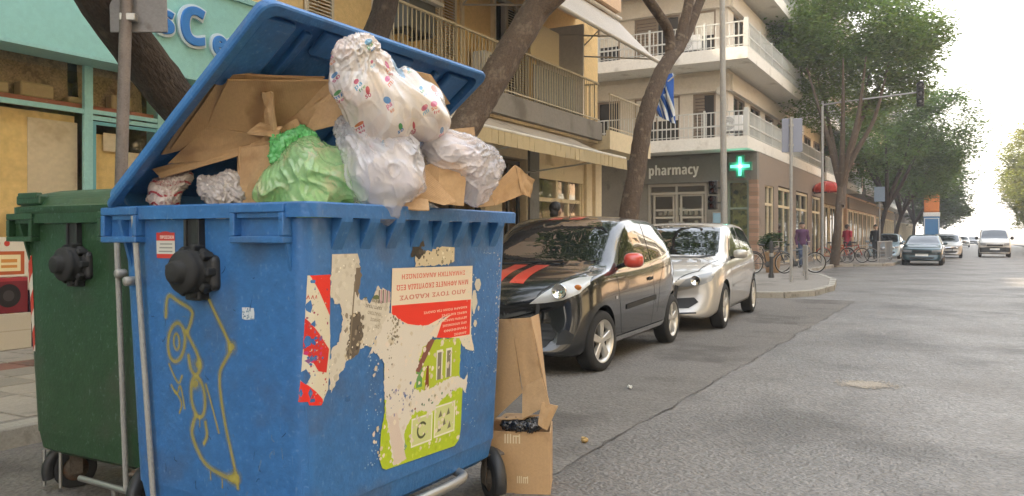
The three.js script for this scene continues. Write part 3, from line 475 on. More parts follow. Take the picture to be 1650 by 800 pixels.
// ---- further blocks along the left side
function apartment(name, label, s0, s1, u, h, mw, mb, seed) {
  const b = thing(name, label, 'building', [u, 0.12, -s0]); reseed(seed);
  add(b, 'wall', bx(u - 12, u, 0.1, h, s0, s1), mw); add(b, 'roof', bx(u - 12.1, u + 0.2, h, h + 0.3, s0 - 0.1, s1 + 0.1), M.paleBand);
  add(b, 'shop_band', bx(u + 0.005, u + 0.14, 3.3, 4.1, s0 + 0.1, s1 - 0.1), M.brownWall);
  const bay = 3.1, nb = Math.floor((s1 - s0) / bay);
  for (let k = 0; k < nb; k++) { const a = s0 + 0.4 + k * bay, q = add(b, 'window', frameS(a, a + 2.4, 0.2, 3.2, u + 0.06, 0.1, 0.06, [a + 1.2]), M.paleFrame); add(q, 'pane', bx(u + 0.005, u + 0.015, 0.3, 3.1, a + 0.1, a + 2.3), M.darkGlass); }
  for (let f = 0; 4.3 + f * 3.1 + 2.6 < h; f++) {
    const y = 4.3 + f * 3.1;
    const bal = add(b, 'balcony', [bx(u, u + 1.2, y, y + 0.16, s0 + 0.2, s1 - 0.2), bx(u + 1.1, u + 1.22, y - 0.05, y + 0.35, s0 + 0.15, s1 - 0.15)], mb);
    add(bal, 'railing', railS(u + 1.16, s0 + 0.2, s1 - 0.2, y + 0.35, y + 1.2, 0.3, 0.015), M.railPale);
    for (let k = 0; k < nb; k++) { const a = s0 + 0.6 + k * bay, q = add(b, 'window', frameS(a, a + 1.9, y + 0.17, y + 2.4, u + 0.06, 0.09, 0.056, [a + 0.95]), M.brownWall); add(q, 'pane', bx(u + 0.005, u + 0.015, y + 0.2, y + 2.35, a + 0.08, a + 1.82), M.darkGlass); if (rnd() < 0.3) add(q, 'roller_blind', bx(u + 0.02, u + 0.035, y + 1.3, y + 2.32, a + 0.09, a + 1.8), M.paleBand); }
  }
}
apartment('apartment_block', 'cream apartment block with long balconies just past the pharmacy block', 44.6, 61, -7.6, 17, M.cream, M.paleBand, 41);
apartment('apartment_block', 'peach apartment block behind the second street tree', 61.3, 82, -7.4, 13, M.peach, M.greyBand, 43);
apartment('apartment_block', 'ochre apartment block behind the blue and orange kiosk', 82.3, 108, -7.8, 12.5, M.ochre, M.paleBand, 45);
apartment('apartment_block', 'grey apartment block farthest along the left of the street', 108.4, 150, -7.6, 18, M.greyBand, M.paleBand, 47);
// the block at the back of the side street
{
  const b = thing('side_street_block', 'pale block closing the side street between the ochre house and pharmacy', 'building', [-24, 0.12, -25]);
  add(b, 'wall', wallU(rect(-36, -15.3, 0.1, 17), [0, 1, 2, 3].flatMap((f) => [0, 1, 2, 3].map((k) => rect(-26.5 + k * 2.8, -25 + k * 2.8, 4.6 + f * 3.1, 6.6 + f * 3.1))), 30.4, 0.3), M.beige);
  for (let f = 0; f < 4; f++) { add(b, 'balcony', [bx(-30, -15.3, 4.1 + f * 3.1, 4.5 + f * 3.1, 29.2, 30.38)], M.paleBand); for (let k = 0; k < 4; k++) add(b, 'pane', bx(-26.5 + k * 2.8, -25 + k * 2.8, 4.6 + f * 3.1, 6.6 + f * 3.1, 30.5, 30.51), M.darkGlass); }
  add(b, 'roof', [bx(-36.2, -15.25, 17, 17.3, 30.2, 44.4), bx(-36, -15.3, 0.1, 17, 30.75, 44)], M.paleBand);
  const c = thing('sun_blocking_block', 'tall cream block added at the far end of the side street to block the sun', 'building', [-37, 0.12, -15]);  // block added and raised to keep sun from the side street off the road
  add(c, 'wall', bx(-50, -37, 0.1, 33, -10, 40), M.cream); add(c, 'roof', bx(-50.2, -36.8, 33, 33.3, -10.2, 40.2), M.paleBand);
}
// ---- the other side of the street
for (const [name, label, s0, s1, u, h, m] of [['opposite_block', 'sunlit cream apartment block across the street, beyond the frame', 4, 34, 11.5, 17, M.cream], ['opposite_block', 'sunlit peach apartment block across the street, beyond the frame', 35, 70, 11.8, 15, M.peach], ['opposite_block', 'sunlit pale apartment block farther along across the street', 71, 130, 12, 16, M.beige]]) {
  const b = thing(name, label, 'building', [u, 0.1, -s0]);
  const holes = []; for (let f = 0; f < 5; f++) for (let s = s0 + 1.5; s + 2 < s1; s += 3.4) if (4.8 + f * 3 + 2 < h) holes.push([s, 4.8 + f * 3]);
  const g = prism(rect(s0, s1, 0.1, h), 0.3, holes.map(([s, y]) => rect(s, s + 1.6, y, y + 1.9))).rotateY(Math.PI / 2).translate(u, 0, 0);
  add(b, 'wall', [g, bx(u + 0.35, u + 10, 0.1, h, s0, s1)], m);
  for (const [s, y] of holes) add(b, 'pane', bx(u + 0.3, u + 0.31, y, y + 1.9, s, s + 1.6), M.darkGlass);
  for (let f = 0; f < 4; f++) if (4.4 + f * 3 < h - 2) add(b, 'balcony', bx(u - 1.1, u - 0.002, 4.3 + f * 3, 4.7 + f * 3, s0 + 1, s1 - 1), M.paleBand);
}

// the street goes on behind the camera on both sides
for (const [name, label, s0, s1, u0, u1, h, m] of [['rear_street_block', 'cream block continuing the left side behind the camera', -46, -6.2, -19, -9, 17, M.cream], ['opposite_block', 'pale block across the street beside and behind the camera', -46, 3.6, 11.5, 22, 16, M.beige]]) {
  const b = thing(name, label, 'building', [(u0 + u1) / 2, 0.1, -s0]); add(b, 'wall', bx(u0, u1, 0.1, h, s0, s1), m); add(b, 'roof', bx(u0 - 0.15, u1 + 0.15, h, h + 0.3, s0 - 0.1, s1 + 0.1), M.paleBand);
  const f = u0 < 0 ? u1 : u0, d = u0 < 0 ? 1 : -1; for (let k = 0; k < 4; k++) add(b, 'balcony', bx(f + d * 0.003, f + d * 1.2, 4.2 + k * 3.1, 4.9 + k * 3.1, s0 + 1, s1 - 1), M.paleBand); for (let s = s0 + 2; s < s1 - 3; s += 4) add(b, 'window', bx(f + d * 0.002, f + d * 0.03, 0.6, 3, s, s + 2.6), M.darkGlass);
}
// air conditioners and plants on the balconies
{
  let ac; const place = [['white air conditioner on the first pharmacy balcony, near its corner', -7.35, 5.05, 29.25], ['white air conditioner on the second pharmacy balcony', -8.9, 8.1, 29.25], ['white air conditioner on the ochre house’s balcony wall', -8.32, 4.35, 13.9]];
  for (const [l, u, y, s] of place) {
    if (!ac) { ac = thing('air_conditioner', l, 'air conditioner', [u, y, -s]); loc(ac, 'casing', boxAt(0.8, 0.56, 0.3, mat4(0, 0.28, 0), 0.03), M.white); loc(ac, 'fan_grille', [0.22, 0.17, 0.12, 0.07].map((r) => new THREE.TorusGeometry(r, 0.008, 6, 28).translate(-0.12, 0.28, 0.156)), M.darkMetal).userData.kind = 'stuff'; loc(ac, 'bracket', boxAt(0.7, 0.03, 0.3, mat4(0, -0.016, 0)), M.darkMetal); } else copyOf(ac, l, [u, y, -s], s < 20 ? Math.PI / 2 : 0);
  }
}
// ---------------------------------------------------------------- surfaces laid on a shape, and soft bodies
// a flat outline in (x, y), cut fine and dropped along dir onto the mesh geometry `target`, off metres proud
const hitMat = new THREE.MeshBasicMaterial({ side: THREE.DoubleSide });
function decal(target, pts, toPoint, dir, off, edge = 0.05, holes = [], thick = 0) {
  let g = new THREE.ShapeGeometry(shapeOf(pts, holes)); g = new TessellateModifier(edge, 9).modify(g);
  if (!target.boundsTree) { target.boundsTree = new MeshBVH(target.clone()); }
  const p = g.attributes.position, ray = new THREE.Ray(), bb = new THREE.Box2(); for (const [x, y] of pts) bb.expandByPoint(new THREE.Vector2(x, y));
  const uv = new Float32Array(p.count * 2), out = new Float32Array(p.count * 3), ok = [], nor = new Float32Array(p.count * 3), cache = new Map();
  for (let i = 0; i < p.count; i++) {
    const x = p.getX(i), y = p.getY(i); uv[i * 2] = (x - bb.min.x) / (bb.max.x - bb.min.x); uv[i * 2 + 1] = (y - bb.min.y) / (bb.max.y - bb.min.y);
    const key = x.toFixed(4) + ',' + y.toFixed(4); let h = cache.get(key);
    if (h === undefined) { ray.origin.copy(toPoint(x, y)); ray.direction.copy(dir); h = target.boundsTree.raycastFirst(ray, THREE.DoubleSide) ?? null; if (h) { const n = h.face.normal.clone(); if (n.dot(dir) > 0) n.negate(); h = [h.point.clone().addScaledVector(n, off * 0.4).addScaledVector(dir, -off * 0.6), n]; } cache.set(key, h); }
    ok[i] = !!h; if (h) { h[0].toArray(out, i * 3); h[1].toArray(nor, i * 3); }
  }
  const P = [], U = [];
  for (let i = 0; i < p.count; i += 3) if (ok[i] && ok[i + 1] && ok[i + 2]) {
    const a = V(...out.slice(i * 3, i * 3 + 3)), b = V(...out.slice(i * 3 + 3, i * 3 + 6)), c = V(...out.slice(i * 3 + 6, i * 3 + 9));
    const flip = b.clone().sub(a).cross(c.clone().sub(a)).dot(dir) > 0;
    for (const k of flip ? [0, 2, 1] : [0, 1, 2]) { P.push(...out.slice((i + k) * 3, (i + k) * 3 + 3)); U.push(uv[(i + k) * 2], uv[(i + k) * 2 + 1]); }
  }
  let r = new THREE.BufferGeometry(); r.setAttribute('position', new THREE.Float32BufferAttribute(P, 3)); r.setAttribute('uv', new THREE.Float32BufferAttribute(U, 2));
  r = mergeVertices(r, 1e-5); r.computeVertexNormals(); return r;
}
// closed body between rings of equal count
function loft(rings, capA = true, capB = true, uvs = 1) {
  const n = rings[0].length, pos = [], idx = [], uv = [];
  for (let i = 0; i < rings.length; i++) for (let j = 0; j < n; j++) { pos.push(...rings[i][j]); uv.push(j / n, i / rings.length); }
  for (let i = 0; i + 1 < rings.length; i++) for (let j = 0; j < n; j++) { const a = i * n + j, b = i * n + ((j + 1) % n), c = a + n, d = b + n; idx.push(a, b, c, b, d, c); }
  const cap = (i, rev) => { const m = [0, 1, 2].map((k) => rings[i].reduce((s, q) => s + q[k], 0) / n), c = pos.length / 3; pos.push(...m); uv.push(0.5, 0.5); for (let j = 0; j < n; j++) { const a = i * n + j, b = i * n + ((j + 1) % n); rev ? idx.push(c, b, a) : idx.push(c, a, b); } };
  if (capA) cap(0, true); if (capB) cap(rings.length - 1, false);
  const g = new THREE.BufferGeometry(); g.setAttribute('position', new THREE.Float32BufferAttribute(pos, 3)); g.setAttribute('uv', new THREE.Float32BufferAttribute(uv, 2)); g.setIndex(idx); g.computeVertexNormals(); return g;
}
// rounded rectangle ring in the horizontal plane; runs so that rising rings face outward
function rring(cx, cz, hx, hz, r, y, k = 6, sub = 6) {
  const o = []; const c = [[1, 1], [1, -1], [-1, -1], [-1, 1]];
  for (let q = 0; q < 4; q++) {
    const [sx, sz] = c[q], a0 = [Math.PI / 2, 0, -Math.PI / 2, Math.PI][q];
    for (let i = 0; i <= k; i++) { const a = a0 - (i / k) * Math.PI / 2; o.push([cx + sx * (hx - r) + Math.cos(a) * r, y, cz + sz * (hz - r) + Math.sin(a) * r]); }
    const [nx, nz] = c[(q + 1) % 4], last = o[o.length - 1], a1 = [0, -Math.PI / 2, Math.PI, Math.PI / 2][q], nxt = [cx + nx * (hx - r) + Math.cos(a1) * r, y, cz + nz * (hz - r) + Math.sin(a1) * r];
    for (let i = 1; i < sub; i++) o.push([0, 1, 2].map((d) => lerp(last[d], nxt[d], i / sub)));
  }
  return o;
}
// a body joined out of balls [x, y, z, r] (or bones [a, b, ra, rb]) by a smooth minimum, meshed on a cubic grid
function blob(balls, { res = 48, k = 0.04, disp, pad = 0.03 } = {}) {
  const lo = V(1e9, 1e9, 1e9), hi = V(-1e9, -1e9, -1e9);
  for (const b of balls) for (const [p, r] of b.length === 4 && typeof b[0] === 'number' ? [[V(b[0], b[1], b[2]), b[3]]] : [[b[0], b[2]], [b[1], b[3]]]) { lo.min(p.clone().subScalar(r + pad)); hi.max(p.clone().addScalar(r + pad)); }
  const size = Math.max(hi.x - lo.x, hi.y - lo.y, hi.z - lo.z) / 2 * (1 + 4 / res), c = lo.clone().add(hi).multiplyScalar(0.5);
  const mc = new MarchingCubes(res, hitMat, false, false, 400000), f = mc.field, half = res / 2, q = V(0, 0, 0), ab = V(0, 0, 0), ap = V(0, 0, 0);
  for (let z = 0, i = 0; z < res; z++) for (let y = 0; y < res; y++) for (let x = 0; x < res; x++, i++) {
    q.set(c.x + ((x - half) / half) * size, c.y + ((y - half) / half) * size, c.z + ((z - half) / half) * size);
    let d = 1e3;
    for (const b of balls) {
      let e;
      if (typeof b[0] === 'number') e = Math.hypot(q.x - b[0], q.y - b[1], q.z - b[2]) - b[3];
      else { ab.subVectors(b[1], b[0]); ap.subVectors(q, b[0]); const t = clamp(ap.dot(ab) / ab.lengthSq()); e = ap.addScaledVector(ab, -t).length() - lerp(b[2], b[3], t); }
      const h = clamp(0.5 + 0.5 * (d - e) / k); d = lerp(d, e, h) - k * h * (1 - h);
    }
    if (disp && Math.abs(d) < 0.1) d += disp(q);
    f[i] = -d;
  }
  mc.isolation = 0; mc.update();
  const g0 = new THREE.BufferGeometry(); g0.setAttribute('position', new THREE.Float32BufferAttribute(Float32Array.from(mc.positionArray.subarray(0, mc.count * 3)).map((v, i) => v * size + [c.x, c.y, c.z][i % 3]), 3));
  const g = mergeVertices(g0, size / res * 0.02); g.computeVertexNormals(); return g;
}
const ridge = (n) => { const v = 1 - Math.abs(n); return v * v * v; };
// creases of thin plastic film: sharp ridges gathered towards a knot
function film(g, amp, freq, knot, seed) {
  const p = g.attributes.position, n = g.attributes.normal, dv = V(0, 0, 0), d = V(0, 0, 0);
  for (let i = 0; i < p.count; i++) {
    const x = p.getX(i), y = p.getY(i), z = p.getZ(i); dv.set(x - knot[0], y - knot[1], z - knot[2]); const L = dv.length(); d.copy(dv).normalize();
    const wx = 0.35 * ns(x * 5 + seed, y * 5, z * 5), F = freq * 0.3;
    // long folds running out from the knot, thinning with distance; shallow cross folds
    const f1 = ridge(1.7 * ns(d.x * F + wx, d.y * F + seed, d.z * F + L * 1.2)), f2 = ridge(1.7 * ns(d.x * F * 2.2 + wx * 2, d.y * F * 2.2, d.z * F * 2.2 + seed + L * 2.4)), f3 = ridge(1.8 * ns(x * freq * 0.42 + seed, y * freq * 0.3 + wx * 2, z * freq * 0.42));
    const a = amp * (1.3 * f1 + 0.6 * f2 * clamp(1.3 - L * 2.2, 0.12, 1) + 0.14 * f3 - 0.8); p.setXYZ(i, x + n.getX(i) * a, y + n.getY(i) * a, z + n.getZ(i) * a);
  }
  g.computeVertexNormals(); return g;
}
// board with four corners given as [u, y, s], warped a little
function board(c, t, warp = 0.006, seed = 1, nx = 12, ny = 10) {
  const A = c.map(([u, y, s]) => W(u, y, s)), N = A[1].clone().sub(A[0]).cross(A[3].clone().sub(A[0])).normalize();
  const top = [], pos = [], idx = [], pt = (i, j, o) => { const a = i / nx, b = j / ny, q = A[0].clone().lerp(A[1], a).lerp(A[3].clone().lerp(A[2], a), b); return q.addScaledVector(N, o + warp * 2 * fbm(a * 2.4 + seed, b * 2.4, seed * 1.7, 3)); };
  for (const o of [t / 2, -t / 2]) for (let j = 0; j <= ny; j++) for (let i = 0; i <= nx; i++) pos.push(...pt(i, j, o).toArray());
  const R = nx + 1, K = R * (ny + 1);
  for (let j = 0; j < ny; j++) for (let i = 0; i < nx; i++) { const a = j * R + i; idx.push(a, a + 1, a + R, a + 1, a + R + 1, a + R, K + a, K + a + R, K + a + 1, K + a + 1, K + a + R, K + a + R + 1); }
  const rim = []; for (let i = 0; i < nx; i++) rim.push(i); for (let j = 0; j < ny; j++) rim.push(j * R + nx); for (let i = nx; i > 0; i--) rim.push(ny * R + i); for (let j = ny; j > 0; j--) rim.push(j * R);
  for (let i = 0; i < rim.length; i++) { const a = rim[i], b = rim[(i + 1) % rim.length]; idx.push(a, K + a, b, b, K + a, K + b); }
  let g = new THREE.BufferGeometry(); g.setAttribute('position', new THREE.Float32BufferAttribute(pos, 3)); g.setIndex(idx);
  g = g.toNonIndexed(); g.computeVertexNormals(); const m = toCreasedNormals(g, 0.6);
  // uv along the board
  const p = m.attributes.position, uv = new Float32Array(p.count * 2), X = A[1].clone().sub(A[0]).normalize(), Y = N.clone().cross(X), v = V(0, 0, 0);
  for (let i = 0; i < p.count; i++) { v.fromBufferAttribute(p, i).sub(A[0]); uv[i * 2] = v.dot(X) + seed * 0.31; uv[i * 2 + 1] = v.dot(Y) + v.dot(N) + seed * 0.17; }
  m.setAttribute('uv', new THREE.BufferAttribute(uv, 2)); return m;
}

// ---------------------------------------------------------------- the two large wheeled containers
const plastic = (r, g, b, seed) => new THREE.MeshPhysicalMaterial({ map: tex(1024, 1.45, (x, y) => {
  const a = pf(x, y, 6, seed, 5), f = pf(x, y, 90, seed + 3, 3), st = pf(x * 1, y, 40, seed + 7, 2), sc = pf(x, y * 0.25, 160, seed + 11, 2);
  const dirt = smooth(0.52, 0.75, a) * 0.55, chalk = smooth(0.72, 0.86, f) * 0.35 + smooth(0.83, 0.9, sc) * 0.4, base = [r, g, b].map((v) => v * (0.86 + 0.28 * f + 0.22 * (st - 0.5)));
  return base.map((v, i) => clamp(lin(lerp(lerp(v, [0.075, 0.07, 0.06][i], dirt * 0.55), [0.34, 0.4, 0.46][i], chalk * 0.42))));
}), roughness: 0.5, bumpMap: bumpTex, bumpScale: 0.0012, roughnessMap: tex(256, 0.9, (x, y) => 255 * clamp(0.75 + 0.6 * (pf(x, y, 8, seed + 20, 5) - 0.5)), false) });
M.bluePlastic = plastic(0.036, 0.145, 0.37, 201); M.greenPlastic = plastic(0.02, 0.06, 0.024, 211);
M.blueInside = M.bluePlastic;
M.bluePad = M.bluePlastic;
M.rust = mapped(worn(256, 0.3, [0.16, 0.13, 0.1], 0.4, [0.19, 0.08, 0.035], 0.5, 225, 40, 5), 0.75, { metalness: 0.4 });
// local frame: x to the street, z = -(along - centre), y from the ground
function container(name, label, cu, cs, mat, inside) {
  const t = thing(name, label, 'container', [cu, 0, -cs]);
  const R = (y, hx, hz, r) => rring(0, 0, hx, hz, r, y);
  const rings = [R(0.2, 0.36, 0.55, 0.08), R(0.2, 0.41, 0.6, 0.085), R(0.225, 0.437, 0.634, 0.07), R(0.305, 0.449, 0.642, 0.06), R(0.306, 0.452, 0.645, 0.06), R(0.36, 0.454, 0.647, 0.06), ...[0.5, 0.65, 0.8, 0.95, 1.1, 1.2].map((y) => R(y, lerp(0.452, 0.49, (y - 0.3) / 1), lerp(0.645, 0.682, (y - 0.3) / 1), 0.06)), R(1.325, 0.49, 0.682, 0.06), R(1.326, 0.46, 0.642, 0.07), ...[1.2, 1.0, 0.8, 0.6].map((y) => R(y, 0.44, 0.62, 0.07)), R(0.6, 0.3, 0.5, 0.05)];
  const bodyG = toCreasedNormals(loft(rings), 0.6); const body = loc(t, 'body', bodyG, mat);
  // the thick rim: a lip all round with a groove on top
  const rimG = toCreasedNormals(loft([R(1.33, 0.452, 0.634, 0.06), R(1.328, 0.53, 0.705, 0.06), R(1.326, 0.536, 0.711, 0.06), R(1.372, 0.538, 0.713, 0.06), R(1.378, 0.53, 0.706, 0.055), R(1.378, 0.5, 0.676, 0.05), R(1.366, 0.495, 0.67, 0.05), R(1.366, 0.475, 0.65, 0.05), R(1.374, 0.47, 0.645, 0.05), R(1.372, 0.452, 0.632, 0.05), R(1.331, 0.4515, 0.6335, 0.06)], false, false), 0.5);
  loc(t, 'rim', rimG, mat);
  // triangular gussets under the front lip
  for (let i = 0; i < 8; i++) { const z = 0.5 - i * 0.152; for (const sx of [1]) loc(t, 'gusset', prism([[0, 0], [0.052, 0], [0.05, -0.012], [-0.006, -0.13]], 0.055, [], 0.002).translate(0.482, 1.325, z), mat); }
  for (const sz of [1, -1]) for (const x of [-0.42, 0.42]) loc(t, 'end_gusset', prism([[0, 0], [0.05, 0], [-0.004, -0.19]], 0.014).rotateY(sz > 0 ? -Math.PI / 2 : Math.PI / 2).translate(x, 1.325, sz * 0.678), mat);
  // hollow grips at both ends of each short side
  for (const sz of [1, -1]) for (const [x0, x1] of [[-0.548, -0.335], [0.17, 0.425]]) {
    const y0 = 1.238, y1 = 1.362, z0 = sz * 0.66, z1 = sz * 0.724, w = 0.024, b = (a, c, d, e, f = z0, g = z1) => boxAt(c - a, e - d, Math.abs(g - f), mat4((a + c) / 2, (d + e) / 2, (f + g) / 2), 0.005);
    loc(t, 'grip', [b(x0, x1, y1 - w * 0.8, y1 + 0.012), b(x0, x1, y0, y0 + w), b(x0, x0 + w, y0 + w, y1 - w * 0.8), b(x1 - w, x1, y0 + w, y1 - w * 0.8), b(x0 + 0.003, x1 - 0.003, y0 + 0.004, y1 - 0.004, sz * 0.655, sz * 0.69)], mat);
  }
  // lifting trunnions hung on straps
  for (const sz of [1, -1]) {
    const c = V(-0.03, 1.135, sz * 0.67), ax = V(0, 0, sz);
    const tr = loc(t, 'lifting_trunnion', lathe([[0.001, 0], [0.088, 0], [0.09, 0.02], [0.088, 0.034], [0.078, 0.038], [0.08, 0.05], [0.08, 0.062], [0.074, 0.066], [0.077, 0.078], [0.077, 0.09], [0.07, 0.096], [0.05, 0.104], [0.042, 0.106], [0.04, 0.128], [0.03, 0.134], [0.001, 0.136]], ax, c, 32), M.blackRubber);
    const studs = []; for (let k = 0; k < 9; k++) { const a = k / 9 * 6.283; studs.push(boxAt(0.03, 0.03, 0.05, mat4(c.x + Math.cos(a) * 0.084, c.y + Math.sin(a) * 0.084, c.z + sz * 0.035, 0, 0, a), 0.008)); }
    loc(tr, 'stud', join(studs), M.blackRubber).userData.kind = 'stuff';
    const back = boxAt(0.235, 0.13, 0.05, mat4(c.x - 0.015, c.y - 0.005, c.z + sz * 0.008), 0.024); loc(t, 'trunnion_plate', back, M.blackPlastic);
    loc(t, 'trunnion_strap', [boxAt(0.085, 0.16, 0.03, mat4(c.x - 0.015, 1.25, c.z + sz * 0.014), 0.006), boxAt(0.014, 0.15, 0.045, mat4(c.x - 0.05, 1.25, c.z + sz * 0.016), 0.004), boxAt(0.014, 0.15, 0.045, mat4(c.x + 0.02, 1.25, c.z + sz * 0.016), 0.004)], M.blackPlastic);
    for (const [a, b2, dx, dy] of [[0.05, 0.05, -0.125, 0], [0.08, 0.04, 0, -0.085]]) loc(t, 'trunnion_lug', boxAt(a, b2, 0.055, mat4(c.x + dx, c.y + dy, c.z + sz * 0.02), 0.01), M.blackPlastic);
  }
  // castors with mudguards
  for (const sx of [1, -1]) for (const sz of [1, -1]) {
    const w = new THREE.Group(); w.name = 'castor'; w.position.set(sx * 0.34, 0.1, sz * (sx > 0 ? 0.655 : 0.5)); if (sx > 0) w.position.x = 0.41; w.rotation.y = [0.5, -0.4, 0.9, 0.2][(sx > 0 ? 0 : 1) + (sz > 0 ? 0 : 2)]; t.add(w);
    loc(w, 'tyre', lathe([[0.06, -0.02], [0.092, -0.022], [0.1, -0.012], [0.1, 0.012], [0.092, 0.022], [0.06, 0.02]], V(1, 0, 0), V(0, 0, 0), 24), M.blackRubber);
    loc(w, 'hub', [lathe([[0.001, -0.03], [0.025, -0.03], [0.03, -0.012], [0.062, -0.014], [0.062, 0.014], [0.03, 0.012], [0.025, 0.03], [0.001, 0.03]], V(1, 0, 0), V(0, 0, 0), 20)], M.rust);
    loc(w, 'fork', [boxAt(0.006, 0.15, 0.06, mat4(0.036, 0.05, 0), 0.002), boxAt(0.006, 0.15, 0.06, mat4(-0.036, 0.05, 0), 0.002), boxAt(0.1, 0.012, 0.1, mat4(0, 0.124, 0), 0.003)], M.rust);
    const a = []; for (let i = 0; i <= 10; i++) { const q = -0.3 + i * 0.28; a.push(V(0, Math.sin(q) * 0.122, Math.cos(q) * 0.122)); } const gd = new THREE.TubeGeometry(new THREE.CatmullRomCurve3(a), 20, 0.03, 6); gd.scale(1.1, 1, 1); loc(w, 'mudguard', gd, M.blackPlastic);
  }
  return { t, body, bodyG };
}
// ---- blue container, lid thrown open
const blue = container('waste_container', 'large blue waste container overflowing with rubbish, lid thrown open, torn stickers', -2.41, 2.705, M.bluePlastic);
{
  const t = blue.t, G = blue.bodyG;
  // lid: hinge at the rear rim; built flat, then turned open
  const lid = new THREE.Group(); lid.name = 'lid'; lid.position.set(-0.545, 1.4, 0.012); lid.rotation.z = 38.2 * Math.PI / 180; t.add(lid);
  const LL = 1.12, HZ = 0.722, pt = (n) => n;
  const plate = []; const N = 30, Mz = 26; // crowned plate
  const rr2 = (y, i, r) => rring(LL / 2, 0, LL / 2 - i, HZ - i, r, y);
  loc(lid, 'lid_shell', toCreasedNormals(loft([rr2(0.012, 0.1, 0.03), rr2(0.012, 0.05, 0.05), rr2(-0.03, 0.042, 0.06), rr2(-0.055, 0.04, 0.06), rr2(-0.056, 0.006, 0.05), rr2(-0.05, 0, 0.055), rr2(-0.036, 0, 0.055), rr2(-0.03, 0.012, 0.05), rr2(0.0, 0.02, 0.05), rr2(0.022, 0.045, 0.05), rr2(0.034, 0.1, 0.05), rr2(0.05, 0.3, 0.03)]), 0.5), M.bluePlastic);
  loc(lid, 'lid_lining', boxAt(LL - 0.11, 0.006, HZ * 2 - 0.11, mat4(LL / 2, 0.004, 0), 0.002), M.blueInside);
  for (const z of [-0.42, -0.14, 0.14, 0.42]) loc(lid, 'lid_rib', boxAt(LL - 0.2, 0.03, 0.035, mat4(LL / 2, -0.01, z), 0.008), M.blueInside);
  for (const z of [-0.58, 0.58]) loc(lid, 'lid_pad', boxAt(0.34, 0.035, 0.16, mat4(LL - 0.25, -0.012, z), 0.012), M.bluePad);
  for (const z of [0, -0.3]) loc(lid, 'lid_pad', boxAt(0.12, 0.03, 0.26, mat4(LL - 0.13, -0.012, z + 0.22), 0.012), M.bluePad);
  for (const z of [-0.5, 0, 0.5]) loc(t, 'hinge', lathe([[0.001, -0.07], [0.022, -0.07], [0.022, 0.07], [0.001, 0.07]], V(0, 0, 1), V(-0.545, 1.39, z), 14), M.blackPlastic);
  // pedal linkage on the near end, pedal bar along the front
  loc(t, 'lid_rod', [rod(V(-0.355, 1.34, 0.715), V(-0.305, 0.16, 0.66), 0.011), lathe([[0.001, -0.02], [0.018, -0.02], [0.018, 0.02], [0.001, 0.02]], V(0, 0, 1), V(-0.4, 1.09, 0.7), 12)], M.galv);
  loc(t, 'pedal_bar', [tube([V(0.35, 0.2, 0.52), V(0.46, 0.21, 0.5), V(0.495, 0.21, 0.42), V(0.5, 0.21, 0.1), V(0.5, 0.21, -0.22), V(0.48, 0.213, -0.3), V(0.38, 0.22, -0.34)], 0.02, 44, 12)], M.steel);
  // ---- stickers: (x, y) are centimetres along the front from 2.00 m and up
  const cmx = 0.01, face = (x, y) => V(1.2, y / 100, -((2 + x / 100) - 2.705)), D = V(-1, 0, 0);
  const stick = (name, x0, x1, y0, y1, ppc, draw, off = 0.0015, label) => {
    const map = canvas(Math.round((x1 - x0) * ppc), Math.round((y1 - y0) * ppc), (c) => { c.setTransform(ppc, 0, 0, -ppc, -x0 * ppc, y1 * ppc); draw(c); });
    const g = decal(G, rect(x0, x1, y0, y1), face, D, off, 4);
    const m = loc(t, name, g, new THREE.MeshStandardMaterial({ map, alphaTest: 0.5, roughness: 0.55 }), true); if (label) m.userData.label = label; return m;
  };
  const poly = (c, pts, fill) => { c.fillStyle = fill; c.beginPath(); pts.forEach(([x, y], i) => (i ? c.lineTo(x, y) : c.moveTo(x, y))); c.closePath(); c.fill(); };
  // ragged outline: every edge broken into torn steps
  const torn = (pts, amp, seed) => { const o = []; pts.forEach((p, i) => { const q = pts[(i + 1) % pts.length], L = Math.hypot(q[0] - p[0], q[1] - p[1]), n = Math.max(1, Math.round(L / 0.7)); for (let k = 0; k < n; k++) { const a = k / n, x = lerp(p[0], q[0], a), y = lerp(p[1], q[1], a), s = p[2] === 0 ? 0 : amp; o.push([x + s * 2 * fbm(x * 0.55, y * 0.55, seed, 3), y + s * 2 * fbm(x * 0.55 + 40, y * 0.55, seed, 3)]); } }); return o; };
  const specks = (c, x0, x1, y0, y1, n, fills, a = 0.15, b = 0.6) => { for (let i = 0; i < n; i++) { const x = rr(x0, x1), y = rr(y0, y1), r = rr(a, b); poly(c, [0, 1, 2, 3, 4, 5].map((k) => [x + Math.cos(k) * r * rr(0.5, 1.2), y + Math.sin(k) * r * rr(0.5, 1.2)]), fills[Math.floor(rnd() * fills.length)]); } };
  const line = (c, txt, x, y, size, fill, wide) => { c.save(); c.translate(x, y); c.scale(-1, 1); c.fillStyle = fill; c.font = `bold 40px sans-serif`; const w = c.measureText(txt).width; c.scale(wide / w, size / 40); c.fillText(txt, 0, 0); c.restore(); };
  reseed(77);
  stick('reflective_strip', 4.6, 16.5, 67, 114, 14, (c) => {
    c.save(); c.beginPath(); torn([[5, 113, 0], [14.6, 113, 0], [14.8, 100], [15.5, 88], [15.6, 79], [15, 73], [12, 68, 0], [5, 69, 0]], 0.25, 3).forEach(([x, y], i) => (i ? c.lineTo(x, y) : c.moveTo(x, y))); c.clip();
    poly(c, rect(0, 20, 60, 120), '#cfc6ae'); poly(c, [[5, 114], [16, 114], [16, 97]], '#d92a1a'); poly(c, [[2, 102], [2, 92], [10, 80], [14, 79], [15, 87]], '#c8281e'); poly(c, [[2, 80], [2, 66], [13, 66], [12.5, 70]], '#dc2a1c');
